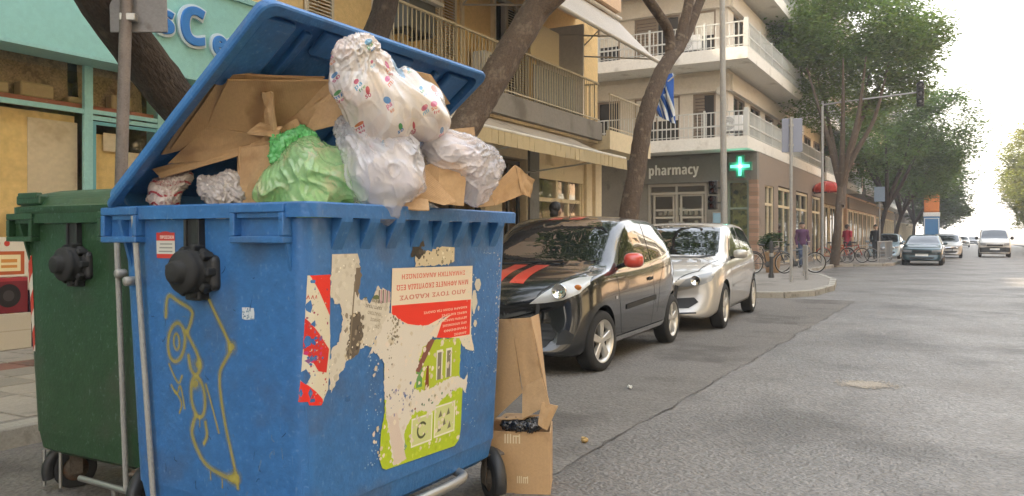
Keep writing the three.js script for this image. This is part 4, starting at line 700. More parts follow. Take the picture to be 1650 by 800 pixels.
    specks(c, 3, 15, 68, 112, 120, ['#b9b09c', '#c9bfaa', '#a89f8d', '#8d3550', '#b5574f'], 0.1, 0.5); specks(c, 4, 12, 82, 92, 30, ['#7a4a7c', '#2b5c9c', '#c0306a'], 0.2, 0.9);
    for (let i = 0; i < 3; i++) { c.save(); c.translate(5 + i * 1.3, 104.5); c.scale(1, -1); c.font = 'bold 1.6px sans-serif'; c.fillStyle = '#b03a34'; c.fillText('Λ', 0, 0); c.restore(); }
    c.restore();
  }, 0.0018, 'red and white diagonal reflective strip');
  stick('torn_sticker', 13, 49, 68, 122, 14, (c) => {
    const shape = torn([[15, 120, 0], [28.5, 120, 0], [30, 117], [31, 112], [29.5, 106], [31, 103], [34, 104], [36, 101], [38, 104], [40, 107], [44, 107], [48.6, 105], [48.6, 92], [44, 90], [41, 88.5], [37, 85], [34, 86], [29, 83], [24, 81.5], [20, 76], [16.5, 71.5], [15.5, 79], [16, 86], [20, 90], [21.5, 96], [20, 102], [16, 104], [14.6, 108], [15, 114, 0]], 1.1, 9);
    c.save(); c.beginPath(); shape.forEach(([x, y], i) => (i ? c.lineTo(x, y) : c.moveTo(x, y))); c.clip();
    poly(c, rect(0, 60, 60, 130), '#c8c0b0'); specks(c, 14, 48, 70, 121, 300, ['#bfb6a4', '#cfc7b8', '#b6ad9b', '#ccc4b2'], 0.3, 1.5);
    poly(c, torn([[28, 115], [31, 116], [32, 108], [29, 104], [27, 108]], 0.9, 2), '#6f6253'); poly(c, torn([[26, 98], [31, 99], [33, 90], [30, 82], [24, 82], [25, 91]], 1.2, 4), '#5c5145'); specks(c, 23, 34, 80, 99, 60, ['#3d352d', '#8a7d6a', '#c3b699', '#6b5f50'], 0.3, 1.1);
    poly(c, torn([[30, 105], [42, 104], [42, 102.6], [33, 103.5]], 0.4, 6), '#5f6a3c'); poly(c, [[27.2, 110], [28, 110], [25, 72], [24.4, 72]], '#7b6f5c');
    for (let k = 0; k < 5; k++) { c.save(); c.translate(44 - k * 0.4, 101.4 - k * 2.3); c.rotate(-0.2); c.scale(-1, 1); c.font = 'bold 1.7px sans-serif'; c.fillStyle = k < 2 ? '#6d6354' : '#8f8470'; c.fillText(['ΑΝΑΚΥΚΛΩΣΗ', 'ΧΑΡΤΙ ΓΥΑΛΙ', 'ΠΛΑΣΤΙΚΟ', 'ΔΗΜΟΣ', 'ΟΧΙ'][k], 0, 0); c.restore(); }
    for (let k = 0; k < 6; k++) poly(c, rect(41.3 + k * 1.2, 42 + k * 1.2, 101, 106), k % 2 ? '#b4808c' : '#5b564e');
    specks(c, 14, 48, 70, 120, 60, ['#f2ede0', '#8c806c', '#e8dfc8'], 0.1, 0.4); c.restore();
  }, 0.0022, 'torn grey and cream remains of stickers');
  stick('poster', 34, 115, 34, 125, 14, (c) => {
    // lower green picture sticker
    const low = torn([[45.6, 84], [47, 60], [45, 50, 0], [45, 41, 0], [46.5, 37.6, 0], [49, 36.4, 0], [97, 34.8, 0], [100.5, 37, 0], [101.5, 41, 0], [102, 60], [99, 66], [99.5, 82], [70, 84]], 0.5, 12);
    c.save(); c.beginPath(); low.forEach(([x, y], i) => (i ? c.lineTo(x, y) : c.moveTo(x, y))); c.clip();
    poly(c, rect(30, 120, 30, 90), '#a9bd1e'); specks(c, 45, 102, 35, 84, 260, ['#b6c52c', '#9db01a', '#a3b824', '#bccb46'], 0.3, 1.2);
    // house
    poly(c, rect(70, 98, 62, 85), '#aab92a'); poly(c, rect(67, 71, 65, 76), '#5f8f4c'); poly(c, [[66, 72], [76, 85], [80, 84], [69, 71]], '#7d4a3f'); for (const x of [81, 88]) { poly(c, rect(x, x + 4.5, 66, 78.5), '#d8d4c4'); poly(c, rect(x + 0.8, x + 3.6, 66, 77.5), '#77705f'); } poly(c, [[73, 63], [76, 63], [75.4, 73], [74, 73]], '#7a3a20');
    // icons
    c.strokeStyle = '#ddd8c8'; c.lineWidth = 0.7; for (const [x, y, w, h] of [[65, 41.5, 14, 11], [81, 42, 15, 12.5]]) { c.fillStyle = '#c3c886'; c.fillRect(x, y, w, h); c.strokeRect(x, y, w, h); } c.strokeStyle = '#4e5330'; c.lineWidth = 1; c.beginPath(); c.arc(72, 47, 3, 0.6, 5.6); c.stroke(); for (const [x, y] of [[85, 51], [91, 51], [88, 47], [84.5, 45], [92, 45]]) poly(c, [[x - 1.4, y - 1.4], [x + 1.4, y - 1], [x + 0.4, y + 1.8]], '#6d6a52');
    c.fillStyle = '#4f7fa0'; c.save(); c.translate(50.5, 54); c.rotate(-0.9); c.scale(1, -1); c.font = 'bold 2.6px sans-serif'; c.fillText('ανακύκλωση', 0, 0); c.restore();
    c.restore();
    // paper torn off: pale bare layer
    poly(c, torn([[49, 97], [58, 92], [80, 90], [88, 92], [78, 85], [70, 80], [67, 72], [66, 64], [74, 63], [84, 64], [95, 66], [103, 63], [106, 66], [105, 56.5], [100, 60], [92, 59], [85, 57], [78, 52], [72, 55], [66, 56], [61, 50], [60, 40], [58, 36.6], [54, 36.8], [51, 46], [48, 58], [46.5, 66], [46, 78], [39, 83.5], [36, 81], [41, 88], [44, 93]], 1.1, 15), '#d2cabd');
    poly(c, torn([[49, 57], [55, 57], [62, 37.2], [54, 37]], 0.8, 17), '#cdbcae'); specks(c, 40, 100, 38, 95, 200, ['#d8ccb6', '#c6b9a0', '#cbbfae', '#d9cbbb'], 0.3, 1.4); specks(c, 50, 66, 56, 68, 36, ['#8a84a0', '#7d7f8c', '#b3a8a6', '#5a6f9a'], 0.2, 0.9); specks(c, 49, 55, 84, 96, 40, ['#6f6555', '#94886f'], 0.2, 0.8); specks(c, 66, 95, 56, 60, 14, ['#3f7f55', '#7a3b2a', '#4f5f4a'], 0.3, 0.9); specks(c, 47, 52, 62, 95, 40, ['#77705f', '#98907c'], 0.1, 0.5);
    // notice, hung upside down
    c.save(); c.beginPath(); torn([[49, 114, 0], [107, 113.2, 0], [107.5, 82], [111, 75], [105, 76], [100, 79], [98, 82, 0], [80, 84], [75, 86], [88, 92.5], [79, 89.5], [70, 90], [60, 91], [49, 97, 0]], 0.6, 19).forEach(([x, y], i) => (i ? c.lineTo(x, y) : c.moveTo(x, y))); c.clip();
    poly(c, rect(45, 115, 70, 116), '#ddcdb6'); poly(c, [[49.6, 99.6], [106.4, 98.2], [106.4, 82.6], [80, 83], [84, 90], [92, 93], [70, 89], [55, 92], [49.6, 96]], '#e0301a'); poly(c, [[49, 96], [60, 91.6], [72, 89.4], [88, 93], [70, 87], [50, 88]], '#ddcdb6'); poly(c, rect(98, 107, 74, 82), '#d6ccb8');
    line(c, 'ΣΗΜΑΝΤΙΚΗ ΑΝΑΚΟΙΝΩΣΗ', 101, 111.4, 2.7, '#d0705c', 46); line(c, 'ΜΗΝ ΑΦΗΝΕΤΕ ΣΚΟΥΠΙΔΙΑ ΕΞΩ', 104, 107.3, 2.9, '#cc6450', 52); line(c, 'ΑΠΟ ΤΟΥΣ ΚΑΔΟΥΣ', 102, 103.1, 2.6, '#c47a68', 48);
    for (let k = 0; k < 6; k++) line(c, ['ΚΑΘΑΡΗ ΠΟΛΗ ΓΙΑ ΟΛΟΥΣ', 'ΜΕΡΕΣ ΚΑΙ ΩΡΕΣ', 'ΔΕΥΤΕΡΑ ΠΑΡΑΣΚΕΥΗ', 'ΩΡΕΣ ΑΠΟΚΟΜΙΔΗΣ', 'ΤΗΛΕΦΩΝΟ', 'ΔΗΜΟΣ'][k], 103.6, 95.6 - k * 2.25, 1.35, '#e8c0aa', [33, 20, 23, 19, 18, 10][k]);
    c.restore();
    // scraps round the notice
    poly(c, torn([[64, 120.5], [70, 120], [83, 122, 0], [92, 121.6, 0], [92, 116], [88, 114.2], [64, 114.2]], 0.9, 21), '#cbbd9f'); specks(c, 65, 92, 115, 121, 26, ['#8b8068', '#5a5548', '#e3dac4'], 0.3, 1); specks(c, 62, 70, 118, 123.4, 26, ['#2e2a26', '#39332d', '#4a4238'], 0.8, 2);
    for (const [x, y, a, b] of [[112, 104.5, 3, 3], [109.5, 97, 2.6, 5.5], [111, 87, 1.6, 1.4], [113.3, 94, 0.8, 1]]) poly(c, torn([0, 1, 2, 3, 4, 5].map((k) => [x + Math.cos(k) * a, y + Math.sin(k) * b]), 0.8, x), '#c7c0ae');
    specks(c, 102, 114, 40, 112, 70, ['#c9c7bd', '#8fa4bb', '#b9bdb9'], 0.1, 0.5); specks(c, 36, 45, 40, 84, 70, ['#8fa9c4', '#a9bccb', '#7f9cbc'], 0.1, 0.45);
  }, 0.0026, 'large torn notice, hung upside down over a green picture sticker');
  // paint flaked off along the far edge of the front
  stick('flaked_paint', 116, 133, 60, 119, 10, (c) => { specks(c, 117, 132, 62, 118, 60, ['#a9b4bd', '#c2c4bf', '#8b9db2'], 0.1, 0.35); specks(c, 129, 132.5, 62, 118, 90, ['#c7c2b8', '#a58a90', '#b4b9bb'], 0.15, 0.7); specks(c, 94, 132, 118.2, 119, 60, ['#b4bcc2'], 0.1, 0.3); });
  // ---- near short side: graffiti and small stickers, (x, y) in centimetres across (negative) and up
  const sideP = (x, y) => V(x / 100 + 2.41, y / 100, 1.2), DS = V(0, 0, -1);
  const side = (name, x0, x1, y0, y1, ppc, draw, off, label, test = 0.5) => {
    const map = canvas(Math.round((x1 - x0) * ppc), Math.round((y1 - y0) * ppc), (c) => { c.setTransform(ppc, 0, 0, -ppc, -x0 * ppc, y1 * ppc); draw(c); });
    const m = loc(t, name, decal(G, rect(x0, x1, y0, y1), sideP, DS, off, 4), new THREE.MeshStandardMaterial(test ? { map, alphaTest: test, roughness: 0.6 } : { map, transparent: true, roughness: 0.6 }), true); if (label) m.userData.label = label;
  };
  side('graffiti', -268, -220, 34, 108, 12, (c) => {
    c.lineCap = c.lineJoin = 'round';
    const spray = (pts, w) => { for (let pass = 0; pass < 3; pass++) { c.strokeStyle = ['rgba(150,140,80,0.16)', 'rgba(160,150,66,0.26)', 'rgba(184,172,70,0.36)'][pass]; c.lineWidth = w * [2.8, 1.9, 1.1][pass]; c.beginPath(); pts.forEach(([x, y], i) => { if (!i) c.moveTo(x, y); else { const [px, py] = pts[i - 1]; c.quadraticCurveTo(px, py, (x + px) / 2, (y + py) / 2); if (i === pts.length - 1) c.lineTo(x, y); } }); c.stroke(); } };
    const loop = (x, y, a, b, tilt) => Array.from({ length: 22 }, (_, i) => { const q = i / 20 * 6.283, dx = Math.cos(q) * a, dy = Math.sin(q) * b; return [x + dx * Math.cos(tilt) - dy * Math.sin(tilt), y + dx * Math.sin(tilt) + dy * Math.cos(tilt)]; });
    spray([[-264, 96], [-263, 105], [-257, 102], [-248.5, 99], [-250, 95], [-252, 91]], 1.1); spray(loop(-258.5, 86.5, 4.6, 7.5, -0.25), 1.1); spray(loop(-258.4, 86.8, 1.6, 3, 0), 0.8); spray([[-253, 91], [-250, 87], [-247, 83], [-245.5, 78], [-248, 74.5], [-251, 76.5], [-252, 82]], 1.1);
    spray(loop(-247.5, 67, 3.7, 7.6, 0.1), 1.1); spray([[-249, 60], [-252, 54], [-250, 49], [-245, 42], [-236, 39.5], [-228, 38.5]], 1.2); spray([[-240, 103], [-236, 97], [-232, 91], [-229, 86], [-233, 81], [-236, 77], [-235.5, 68], [-233, 56], [-230, 46], [-228, 36]], 1.0); spray([[-244, 58], [-243, 53], [-245, 50]], 1); spray([[-243, 72], [-240, 64], [-237, 55]], 0.6);
    spray([[-263, 78], [-258, 70], [-256, 74]], 0.6); spray([[-262, 70], [-259, 66], [-257, 72], [-255, 62]], 0.6); spray([[-260, 68], [-256, 64], [-258, 60]], 0.6); for (const [x, y] of [[-247, 79], [-249, 71.5], [-229.5, 86.5], [-229, 39.5], [-231, 39]]) spray([[x, y], [x + 0.6, y + 0.4]], 2.2);
    for (const [x, y, l] of [[-242, 40, 3], [-236, 38, 3], [-247, 60, 4]]) spray([[x, y], [x, y - l]], 0.4);
  }, 0.0012, 'yellow spray paint graffiti', 0);
  side('small_sticker', -268.5, -257, 117.5, 128.5, 24, (c) => { poly(c, rect(-268, -257.6, 118, 127.6), '#c43a30'); poly(c, rect(-268, -257.6, 119.6, 124.6), '#c9c6bb'); c.beginPath(); c.fillStyle = '#b33a33'; c.ellipse(-262.8, 126.4, 4, 1.7, 0, 0, 7); c.fill(); for (let k = 0; k < 3; k++) poly(c, rect(-266.8 + k * 0.4, -259, 120.3 + k * 1.4, 120.8 + k * 1.4), '#8a8a84'); c.save(); c.translate(-266, 125.7); c.scale(1, -1); c.font = 'bold 1.7px sans-serif'; c.fillStyle = '#e6d8cc'; c.fillText('ΠΡΟΣΟΧΗ', 0, 0); c.restore(); }, 0.0016, 'small red and white label');
  side('small_sticker', -224, -216.5, 96, 102, 24, (c) => { poly(c, torn(rect(-223.2, -217.4, 97, 101.2), 0.3, 4), '#c6cbcf'); specks(c, -223, -217.6, 97.2, 101, 26, ['#5f7c9b', '#8796a4', '#41607f'], 0.15, 0.5); }, 0.0016, 'small worn white label');
  // scuffs that wear the plastic
  side('scuff_marks', -285, -200, 30, 122, 8, (c) => { reseed(5); c.lineCap = 'round'; for (let i = 0; i < 60; i++) { const x = rr(-284, -202), y = rr(32, 120); c.strokeStyle = rnd() < 0.6 ? 'rgba(18,30,52,0.7)' : 'rgba(150,172,190,0.6)'; c.lineWidth = rr(0.08, 0.3); c.beginPath(); c.moveTo(x, y); c.quadraticCurveTo(x + rr(-1, 1), y + rr(-2, 2), x + rr(-2, 2), y + rr(-4, 4)); c.stroke(); } }, 0.0008, undefined, 0);
}
// ---- green container behind it, lid shut
const green = container('waste_container', 'dark green waste container with closed lid behind the blue one', -3.58, 2.99, M.greenPlastic);
{
  const t = green.t, HX = 0.55, HZ = 0.715, r = (y, ix, iz, q, dx = 0) => rring(dx, 0, HX - ix, HZ - iz, q, y);
  loc(t, 'lid', toCreasedNormals(loft([r(1.372, 0.03, 0.03, 0.06), r(1.372, 0.002, 0.002, 0.08), r(1.376, 0, 0, 0.08), r(1.405, 0, 0, 0.08), r(1.412, 0.02, 0.02, 0.08), r(1.44, 0.035, 0.04, 0.08), r(1.47, 0.06, 0.08, 0.08), r(1.49, 0.12, 0.16, 0.08), r(1.5, 0.25, 0.35, 0.06)]), 0.5), M.greenPlastic);
  for (const z of [0.64, -0.64]) { loc(t, 'lid_grip', [boxAt(0.2, 0.05, 0.05, mat4(-0.4, 1.44, z * 1.06), 0.012), boxAt(0.16, 0.03, 0.03, mat4(-0.4, 1.46, z * 1.08), 0.006)], M.greenPlastic); }
  loc(t, 'lid_rod', [rod(V(0.33, 1.26, 0.735), V(0.29, 0.12, 0.66), 0.013), lathe([[0.001, -0.02], [0.02, -0.02], [0.02, 0.02], [0.001, 0.02]], V(0, 0, 1), V(0.35, 1.1, 0.73), 12)], M.galv);
  loc(t, 'pedal_bar', [rod(V(-0.05, 0.13, 0.66), V(0.34, 0.12, 0.66), 0.014), rod(V(0.2, 0.12, 0.66), V(0.2, 0.01, 0.64), 0.014)], M.steel);
  for (const [x, z] of [[-0.3, 0.6], [-0.4, 0.62]]) loc(t, 'stay_rod', rod(V(x, 0.21, z), V(x, 0.03, z), 0.008), M.steel);
  const map = canvas(64, 400, (c, w, h) => { c.fillStyle = '#cfc8bb'; c.fillRect(0, 0, w, h); c.fillStyle = '#b8321f'; for (let k = -1; k < 6; k++) { c.beginPath(); c.moveTo(0, k * 150 + 70); c.lineTo(w, k * 150 - 10); c.lineTo(w, k * 150 + 70); c.lineTo(0, k * 150 + 150); c.fill(); } });
  loc(t, 'reflective_strip', decal(green.bodyG, rect(-0.47, -0.405, 0.7, 1.17), (x, y) => V(x, y, 1.2), V(0, 0, -1), 0.0018, 0.03), new THREE.MeshStandardMaterial({ map, roughness: 0.5 }), true);
}

// ---------------------------------------------------------------- the rubbish
const filmBump = (seed) => { const t = tex(256, 0.34, (x, y) => { const w = 0.12 * pf(x, y, 5, seed + 2, 2), a = x + w, b = y + 0.6 * x + w, r1 = ridge(2.6 * (pn(a * 4, b * 15, 64, seed) - 0.5)), r2 = ridge(2.6 * (pn(a * 17 + 5, b * 5, 64, seed + 1) - 0.5)); return 255 * clamp(0.55 * r1 + 0.4 * r2); }, false); t.wrapS = t.wrapT = THREE.MirroredRepeatWrapping; return t; };
const bagFilm = (r, g, b, rough, tr, seed, more = {}) => phys(r, g, b, rough, { transmission: tr, thickness: 0, bumpMap: filmBump(seed), bumpScale: 0.0011, clearcoat: 1, clearcoatRoughness: 0.12, ...more });
const st = (a) => a.map(([u, y, s, r]) => [u, y, -s, r]);
function bag(name, label, lobes, mat, o) {
  const g = blob(st(lobes), { res: o.res ?? 60, k: o.k ?? 0.05, disp: (q) => (o.lump ?? 0.014) * 1.7 * fbm(q.x * 5.5 + o.seed, q.y * 5.5, q.z * 5.5, 2) });
  film(g, o.amp ?? 0.007, o.freq ?? 17, [o.knot[0], o.knot[1], -o.knot[2]], o.seed);
  const c = g.boundingBox ?? (g.computeBoundingBox(), g.boundingBox), b = [(c.min.x + c.max.x) / 2, c.min.y, (c.min.z + c.max.z) / 2];
  if (o.flat) { const p = g.attributes.position, uv = new Float32Array(p.count * 2), gm = g; for (let i = 0; i < p.count; i++) { uv[i * 2] = -p.getZ(i) + p.getX(i) * 0.8; uv[i * 2 + 1] = p.getY(i); } gm.setAttribute('uv', new THREE.BufferAttribute(uv, 2)); }
  const t = thing(name, label, 'bag', b); add(t, 'film', g, mat, !!o.flat); if (o.extra) o.extra(t); return t;
}
function contents(t, lobes, seed) { const g = blob(st(lobes), { res: 44, k: 0.03, disp: (q) => 0.035 * fbm(q.x * 8 + seed, q.y * 8, q.z * 8, 2) }); add(t, 'contents', g, mapped(worn(256, 0.24, [0.66, 0.62, 0.6], 0.6, [0.4, 0.3, 0.26], 0.46, seed, 6, 7), 0.7)); }
// dark sacks that fill the container under the visible rubbish
bag('rubbish_bag', 'black sack deep inside the blue container under the green bag', [[-2.25, 1.2, 2.4, 0.2], [-2.5, 1.2, 2.5, 0.2], [-2.4, 1.25, 2.7, 0.2], [-2.2, 1.22, 2.75, 0.18], [-2.6, 1.22, 2.3, 0.16]], bagFilm(0.012, 0.012, 0.014, 0.35, 0, 301), { knot: [-2.4, 1.4, 2.5], seed: 3, res: 44 });
bag('rubbish_bag', 'black sack deep inside the blue container under the right-hand clear bag', [[-2.2, 1.22, 3.0, 0.2], [-2.45, 1.2, 3.05, 0.22], [-2.1, 1.22, 3.15, 0.16]], bagFilm(0.014, 0.014, 0.015, 0.35, 0, 303), { knot: [-2.3, 1.4, 3.05], seed: 4, res: 40 });
// printed white sack
M.printFilm = (() => { const m = bagFilm(1, 1, 1, 0.22, 0.32, 305); m.color.setRGB(1, 1, 1);
  const t = canvas(1024, 1024, (c, w, h) => { reseed(15); c.fillStyle = '#ddd5cf'; c.fillRect(0, 0, w, h);
    for (let i = 0; i < 60; i++) { c.fillStyle = ['rgba(232,214,196,0.35)', 'rgba(240,236,236,0.6)', 'rgba(222,196,180,0.3)', 'rgba(236,226,222,0.5)'][i % 4]; c.beginPath(); c.ellipse(rr(0, w), rr(0, h), rr(40, 160), rr(30, 110), rr(0, 3), 0, 7); c.fill(); }
    const print = ['#2f74bd', '#b02a56', '#c64277', '#3f97c8', '#d0632c', '#4b9a56', '#bb2f40'];
    for (let i = 0; i < 40; i++) { c.save(); c.translate(((i % 5) + rr(0.1, 0.9)) * w / 5, (Math.floor(i / 5) + rr(0.1, 0.9)) * h / 8); c.rotate(rr(-0.75, -0.35)); c.scale(rr(0.9, 1.3), rr(0.7, 1.1)); c.globalAlpha = rr(0.55, 0.9); c.fillStyle = print[i % 7]; c.beginPath(); c.ellipse(0, -40, rr(14, 30), rr(12, 26), rr(0, 2), 0, 7); c.fill(); c.font = 'bold 44px sans-serif'; c.fillStyle = print[(i + 2) % 7]; c.fillText(['so', 'pa', 'mi'][i % 3], -30, 6); if (i % 2) { c.fillStyle = print[(i + 4) % 7]; c.font = 'bold 32px sans-serif'; c.fillText(['fre', 'ko'][i % 4 >> 1], -18, 40); } c.restore(); }
    c.globalAlpha = 0.55; for (let i = 0; i < 3; i++) { c.fillStyle = '#4f8fca'; c.beginPath(); c.ellipse(rr(0, w), rr(h * 0.5, h), 26, 90, rr(-0.8, -0.3), 0, 7); c.fill(); } });
  t.wrapS = t.wrapT = THREE.RepeatWrapping; t.repeat.set(1 / 0.62, 1 / 0.62); m.map = t; return m; })();
bag('rubbish_bag', 'tall white sack with coloured print leaning against the open lid', [[-1.99, 1.92, 2.32, 0.069], [-1.99, 1.84, 2.36, 0.097], [-1.96, 1.78, 2.42, 0.117], [-1.92, 1.76, 2.5, 0.12], [-1.88, 1.74, 2.6, 0.108], [-1.86, 1.72, 2.68, 0.07], [-1.95, 1.69, 2.45, 0.105], [-1.95, 1.965, 2.36, 0.048], [-1.94, 1.9, 2.42, 0.058], [-1.9, 1.86, 2.55, 0.054], [-1.87, 1.82, 2.66, 0.05]], M.printFilm, { knot: [-1.97, 1.98, 2.33], seed: 11, amp: 0.008, freq: 12, res: 116, flat: true });
bag('rubbish_bag', 'clear crumpled sack slumped under the printed white sack', [[-2.01, 1.61, 2.42, 0.09], [-1.95, 1.51, 2.4, 0.1], [-1.91, 1.57, 2.5, 0.1], [-1.88, 1.48, 2.5, 0.09], [-1.94, 1.42, 2.42, 0.08], [-2.08, 1.68, 2.42, 0.048], [-1.94, 1.36, 2.46, 0.07]], bagFilm(0.9, 0.89, 0.93, 0.16, 0.68, 307), { knot: [-2.06, 1.7, 2.42], seed: 23, amp: 0.008, freq: 15, res: 112, lump: 0.012, extra: (t) => contents(t, [[-2.02, 1.6, 2.44, 0.06], [-1.97, 1.5, 2.44, 0.075], [-1.94, 1.56, 2.52, 0.075], [-1.91, 1.47, 2.52, 0.065]], 331) });
bag('rubbish_bag', 'clear white bag bulging over the rim at the street end', [[-1.84, 1.605, 2.73, 0.086], [-1.79, 1.585, 2.83, 0.092], [-1.76, 1.51, 2.88, 0.072], [-1.79, 1.44, 2.88, 0.054], [-1.87, 1.63, 2.69, 0.052], [-1.72, 1.565, 2.93, 0.03], [-1.73, 1.615, 2.9, 0.022], [-1.88, 1.5, 2.85, 0.09]], bagFilm(0.92, 0.89, 0.91, 0.16, 0.68, 309), { knot: [-1.74, 1.62, 2.9], seed: 31, amp: 0.0075, freq: 14, res: 100, lump: 0.012, extra: (t) => contents(t, [[-1.86, 1.6, 2.75, 0.06], [-1.82, 1.57, 2.84, 0.07], [-1.8, 1.5, 2.88, 0.05], [-1.9, 1.5, 2.86, 0.07]], 333) });
bag('rubbish_bag', 'pale green knotted carrier bag in front of the cardboard', [[-2.18, 1.5, 2.3, 0.11], [-2.11, 1.47, 2.38, 0.092], [-2.27, 1.45, 2.25, 0.078], [-2.18, 1.57, 2.32, 0.07], [-2.11, 1.55, 2.4, 0.058], [-2.3, 1.41, 2.22, 0.05], [-2.04, 1.42, 2.42, 0.046], [-2.16, 1.38, 2.3, 0.1]], bagFilm(0.95, 1, 0.9, 0.16, 0.5, 311, { map: worn(256, 0.4, [0.52, 0.82, 0.44], 0.2, [0.84, 0.78, 0.52], 0.5, 313, 20, 4) }), { knot: [-2.27, 1.62, 2.29], seed: 41, amp: 0.007, freq: 12, res: 104, lump: 0.012,
  extra: (t) => { const g = blob(st([[-2.29, 1.6, 2.28, 0.045], [-2.265, 1.64, 2.3, 0.034], [-2.24, 1.668, 2.34, 0.026], [-2.3, 1.56, 2.265, 0.032], [-2.205, 1.63, 2.34, 0.036], [-2.32, 1.645, 2.28, 0.02]]), { res: 48, k: 0.025, disp: (q) => 0.02 * fbm(q.x * 22, q.y * 22, q.z * 22, 3) }); film(g, 0.007, 40, [-2.27, 1.6, -2.29], 5); add(t, 'knot', g, bagFilm(0.22, 0.8, 0.26, 0.25, 0.4, 315)); } });
bag('food_wrapper', 'crumpled red and white plastic wrapper at the rear rim corner', [[-2.78, 1.45, 2.12, 0.047], [-2.73, 1.47, 2.15, 0.042], [-2.71, 1.5, 2.18, 0.028], [-2.82, 1.41, 2.12, 0.03], [-2.72, 1.42, 2.12, 0.038], [-2.75, 1.38, 2.13, 0.05]], bagFilm(1, 1, 1, 0.35, 0.05, 317, { map: (() => { const t = canvas(256, 256, (c, w, h) => { c.fillStyle = '#d6c8c2'; c.fillRect(0, 0, w, h); c.strokeStyle = '#a83a44'; c.lineWidth = 17; for (const k of [0, 1, 2]) { c.beginPath(); c.moveTo(0, 60 + k * 86); c.bezierCurveTo(90, 130 + k * 86, 150, k * 86, 256, 60 + k * 86); c.stroke(); } c.fillStyle = '#b8a49c'; c.fillRect(90, 0, 26, 256); }); t.wrapS = t.wrapT = THREE.RepeatWrapping; t.repeat.set(8, 8); return t; })() }), { knot: [-2.7, 1.5, 2.18], seed: 51, amp: 0.006, freq: 32, res: 52, lump: 0.012, k: 0.03 });
bag('paper_bag', 'crumpled grey white bag beside the red and white wrapper', [[-2.54, 1.44, 2.16, 0.054], [-2.48, 1.46, 2.2, 0.05], [-2.575, 1.48, 2.15, 0.024], [-2.49, 1.41, 2.16, 0.05], [-2.43, 1.41, 2.2, 0.032], [-2.5, 1.37, 2.18, 0.05]], bagFilm(0.5, 0.44, 0.42, 0.4, 0.1, 319), { knot: [-2.57, 1.5, 2.15], seed: 61, amp: 0.007, freq: 30, res: 52, lump: 0.014, k: 0.03 });
// cardboard
function cardThing(name, label, parts) { const t = thing(name, label, 'cardboard', parts[0].c[0] ? [parts[0].c[0][0], parts[0].c[0][1], -parts[0].c[0][2]] : [0, 0, 0]); for (const p of parts) add(t, p.n ?? 'panel', board(p.c, p.t ?? 0.006, p.w ?? 0.006, p.k ?? 1), p.m ?? M.card, true); return t; }
cardThing('flattened_box', 'large flattened cardboard box propped under the open lid', [
  { c: [[-2.335, 1.83, 2.06], [-2.16, 1.868, 2.4], [-2.37, 1.66, 2.31], [-2.525, 1.68, 2.125]], k: 2, t: 0.008 }, { c: [[-2.527, 1.678, 2.124], [-2.372, 1.658, 2.309], [-2.46, 1.575, 2.25], [-2.7, 1.545, 2.09]], k: 3, w: 0.008, m: M.cardB },
  { n: 'back_panel', c: [[-2.35, 1.85, 2.05], [-2.19, 1.875, 2.4], [-2.42, 1.67, 2.34], [-2.66, 1.6, 2.07]], k: 5, t: 0.012 }, { n: 'back_panel', c: [[-2.375, 1.845, 2.035], [-2.2, 1.888, 2.42], [-2.43, 1.68, 2.35], [-2.7, 1.58, 2.06]], k: 6, t: 0.006, m: M.cardB }, { n: 'side_flap', c: [[-2.165, 1.87, 2.4], [-2.1, 1.83, 2.46], [-2.3, 1.64, 2.38], [-2.37, 1.66, 2.31]], k: 7, m: M.cardB }]);
cardThing('cardboard_sheet', 'folded brown cardboard sheet behind the green bag', [
  { c: [[-2.42, 1.69, 2.34], [-2.16, 1.83, 2.43], [-2.15, 1.76, 2.45], [-2.39, 1.61, 2.34]], k: 8, m: M.cardB }, { c: [[-2.41, 1.695, 2.345], [-2.15, 1.835, 2.435], [-2.12, 1.8, 2.55], [-2.35, 1.68, 2.46]], k: 9 }]);
cardThing('torn_card', 'dark torn cardboard wedge between the flattened box and the printed sack', [{ c: [[-2.2, 1.8, 2.4], [-2.08, 1.84, 2.44], [-2.1, 1.7, 2.42], [-2.25, 1.66, 2.36]], k: 41, w: 0.012, m: M.cardB }, { c: [[-2.24, 1.78, 2.38], [-2.13, 1.83, 2.42], [-2.15, 1.79, 2.43], [-2.26, 1.73, 2.39]], k: 42, w: 0.01, m: M.cardC }]);
cardThing('torn_card', 'crooked tan cardboard flap standing behind the green knot', [{ c: [[-2.36, 1.66, 2.3], [-2.27, 1.72, 2.34], [-2.22, 1.62, 2.36], [-2.33, 1.57, 2.3]], k: 43, w: 0.014, m: M.card }, { c: [[-2.43, 1.62, 2.26], [-2.36, 1.66, 2.29], [-2.33, 1.55, 2.29], [-2.42, 1.54, 2.25]], k: 44, w: 0.014, m: M.cardC }]);
cardThing('cardboard_strip', 'long narrow cardboard edge lying across the container’s rear corner', [{ c: [[-2.78, 1.525, 2.08], [-2.31, 1.645, 2.3], [-2.3, 1.62, 2.305], [-2.74, 1.49, 2.09]], k: 10, m: M.cardB }]);
cardThing('torn_card', 'torn upright tan card tongue above the green bag', [{ c: [[-2.305, 1.805, 2.2], [-2.265, 1.8, 2.21], [-2.3, 1.66, 2.26], [-2.355, 1.69, 2.26]], k: 11, w: 0.014, m: M.cardC }, { c: [[-2.36, 1.7, 2.24], [-2.28, 1.68, 2.27], [-2.3, 1.64, 2.27], [-2.42, 1.655, 2.22]], k: 12, w: 0.012, m: M.cardC }]);
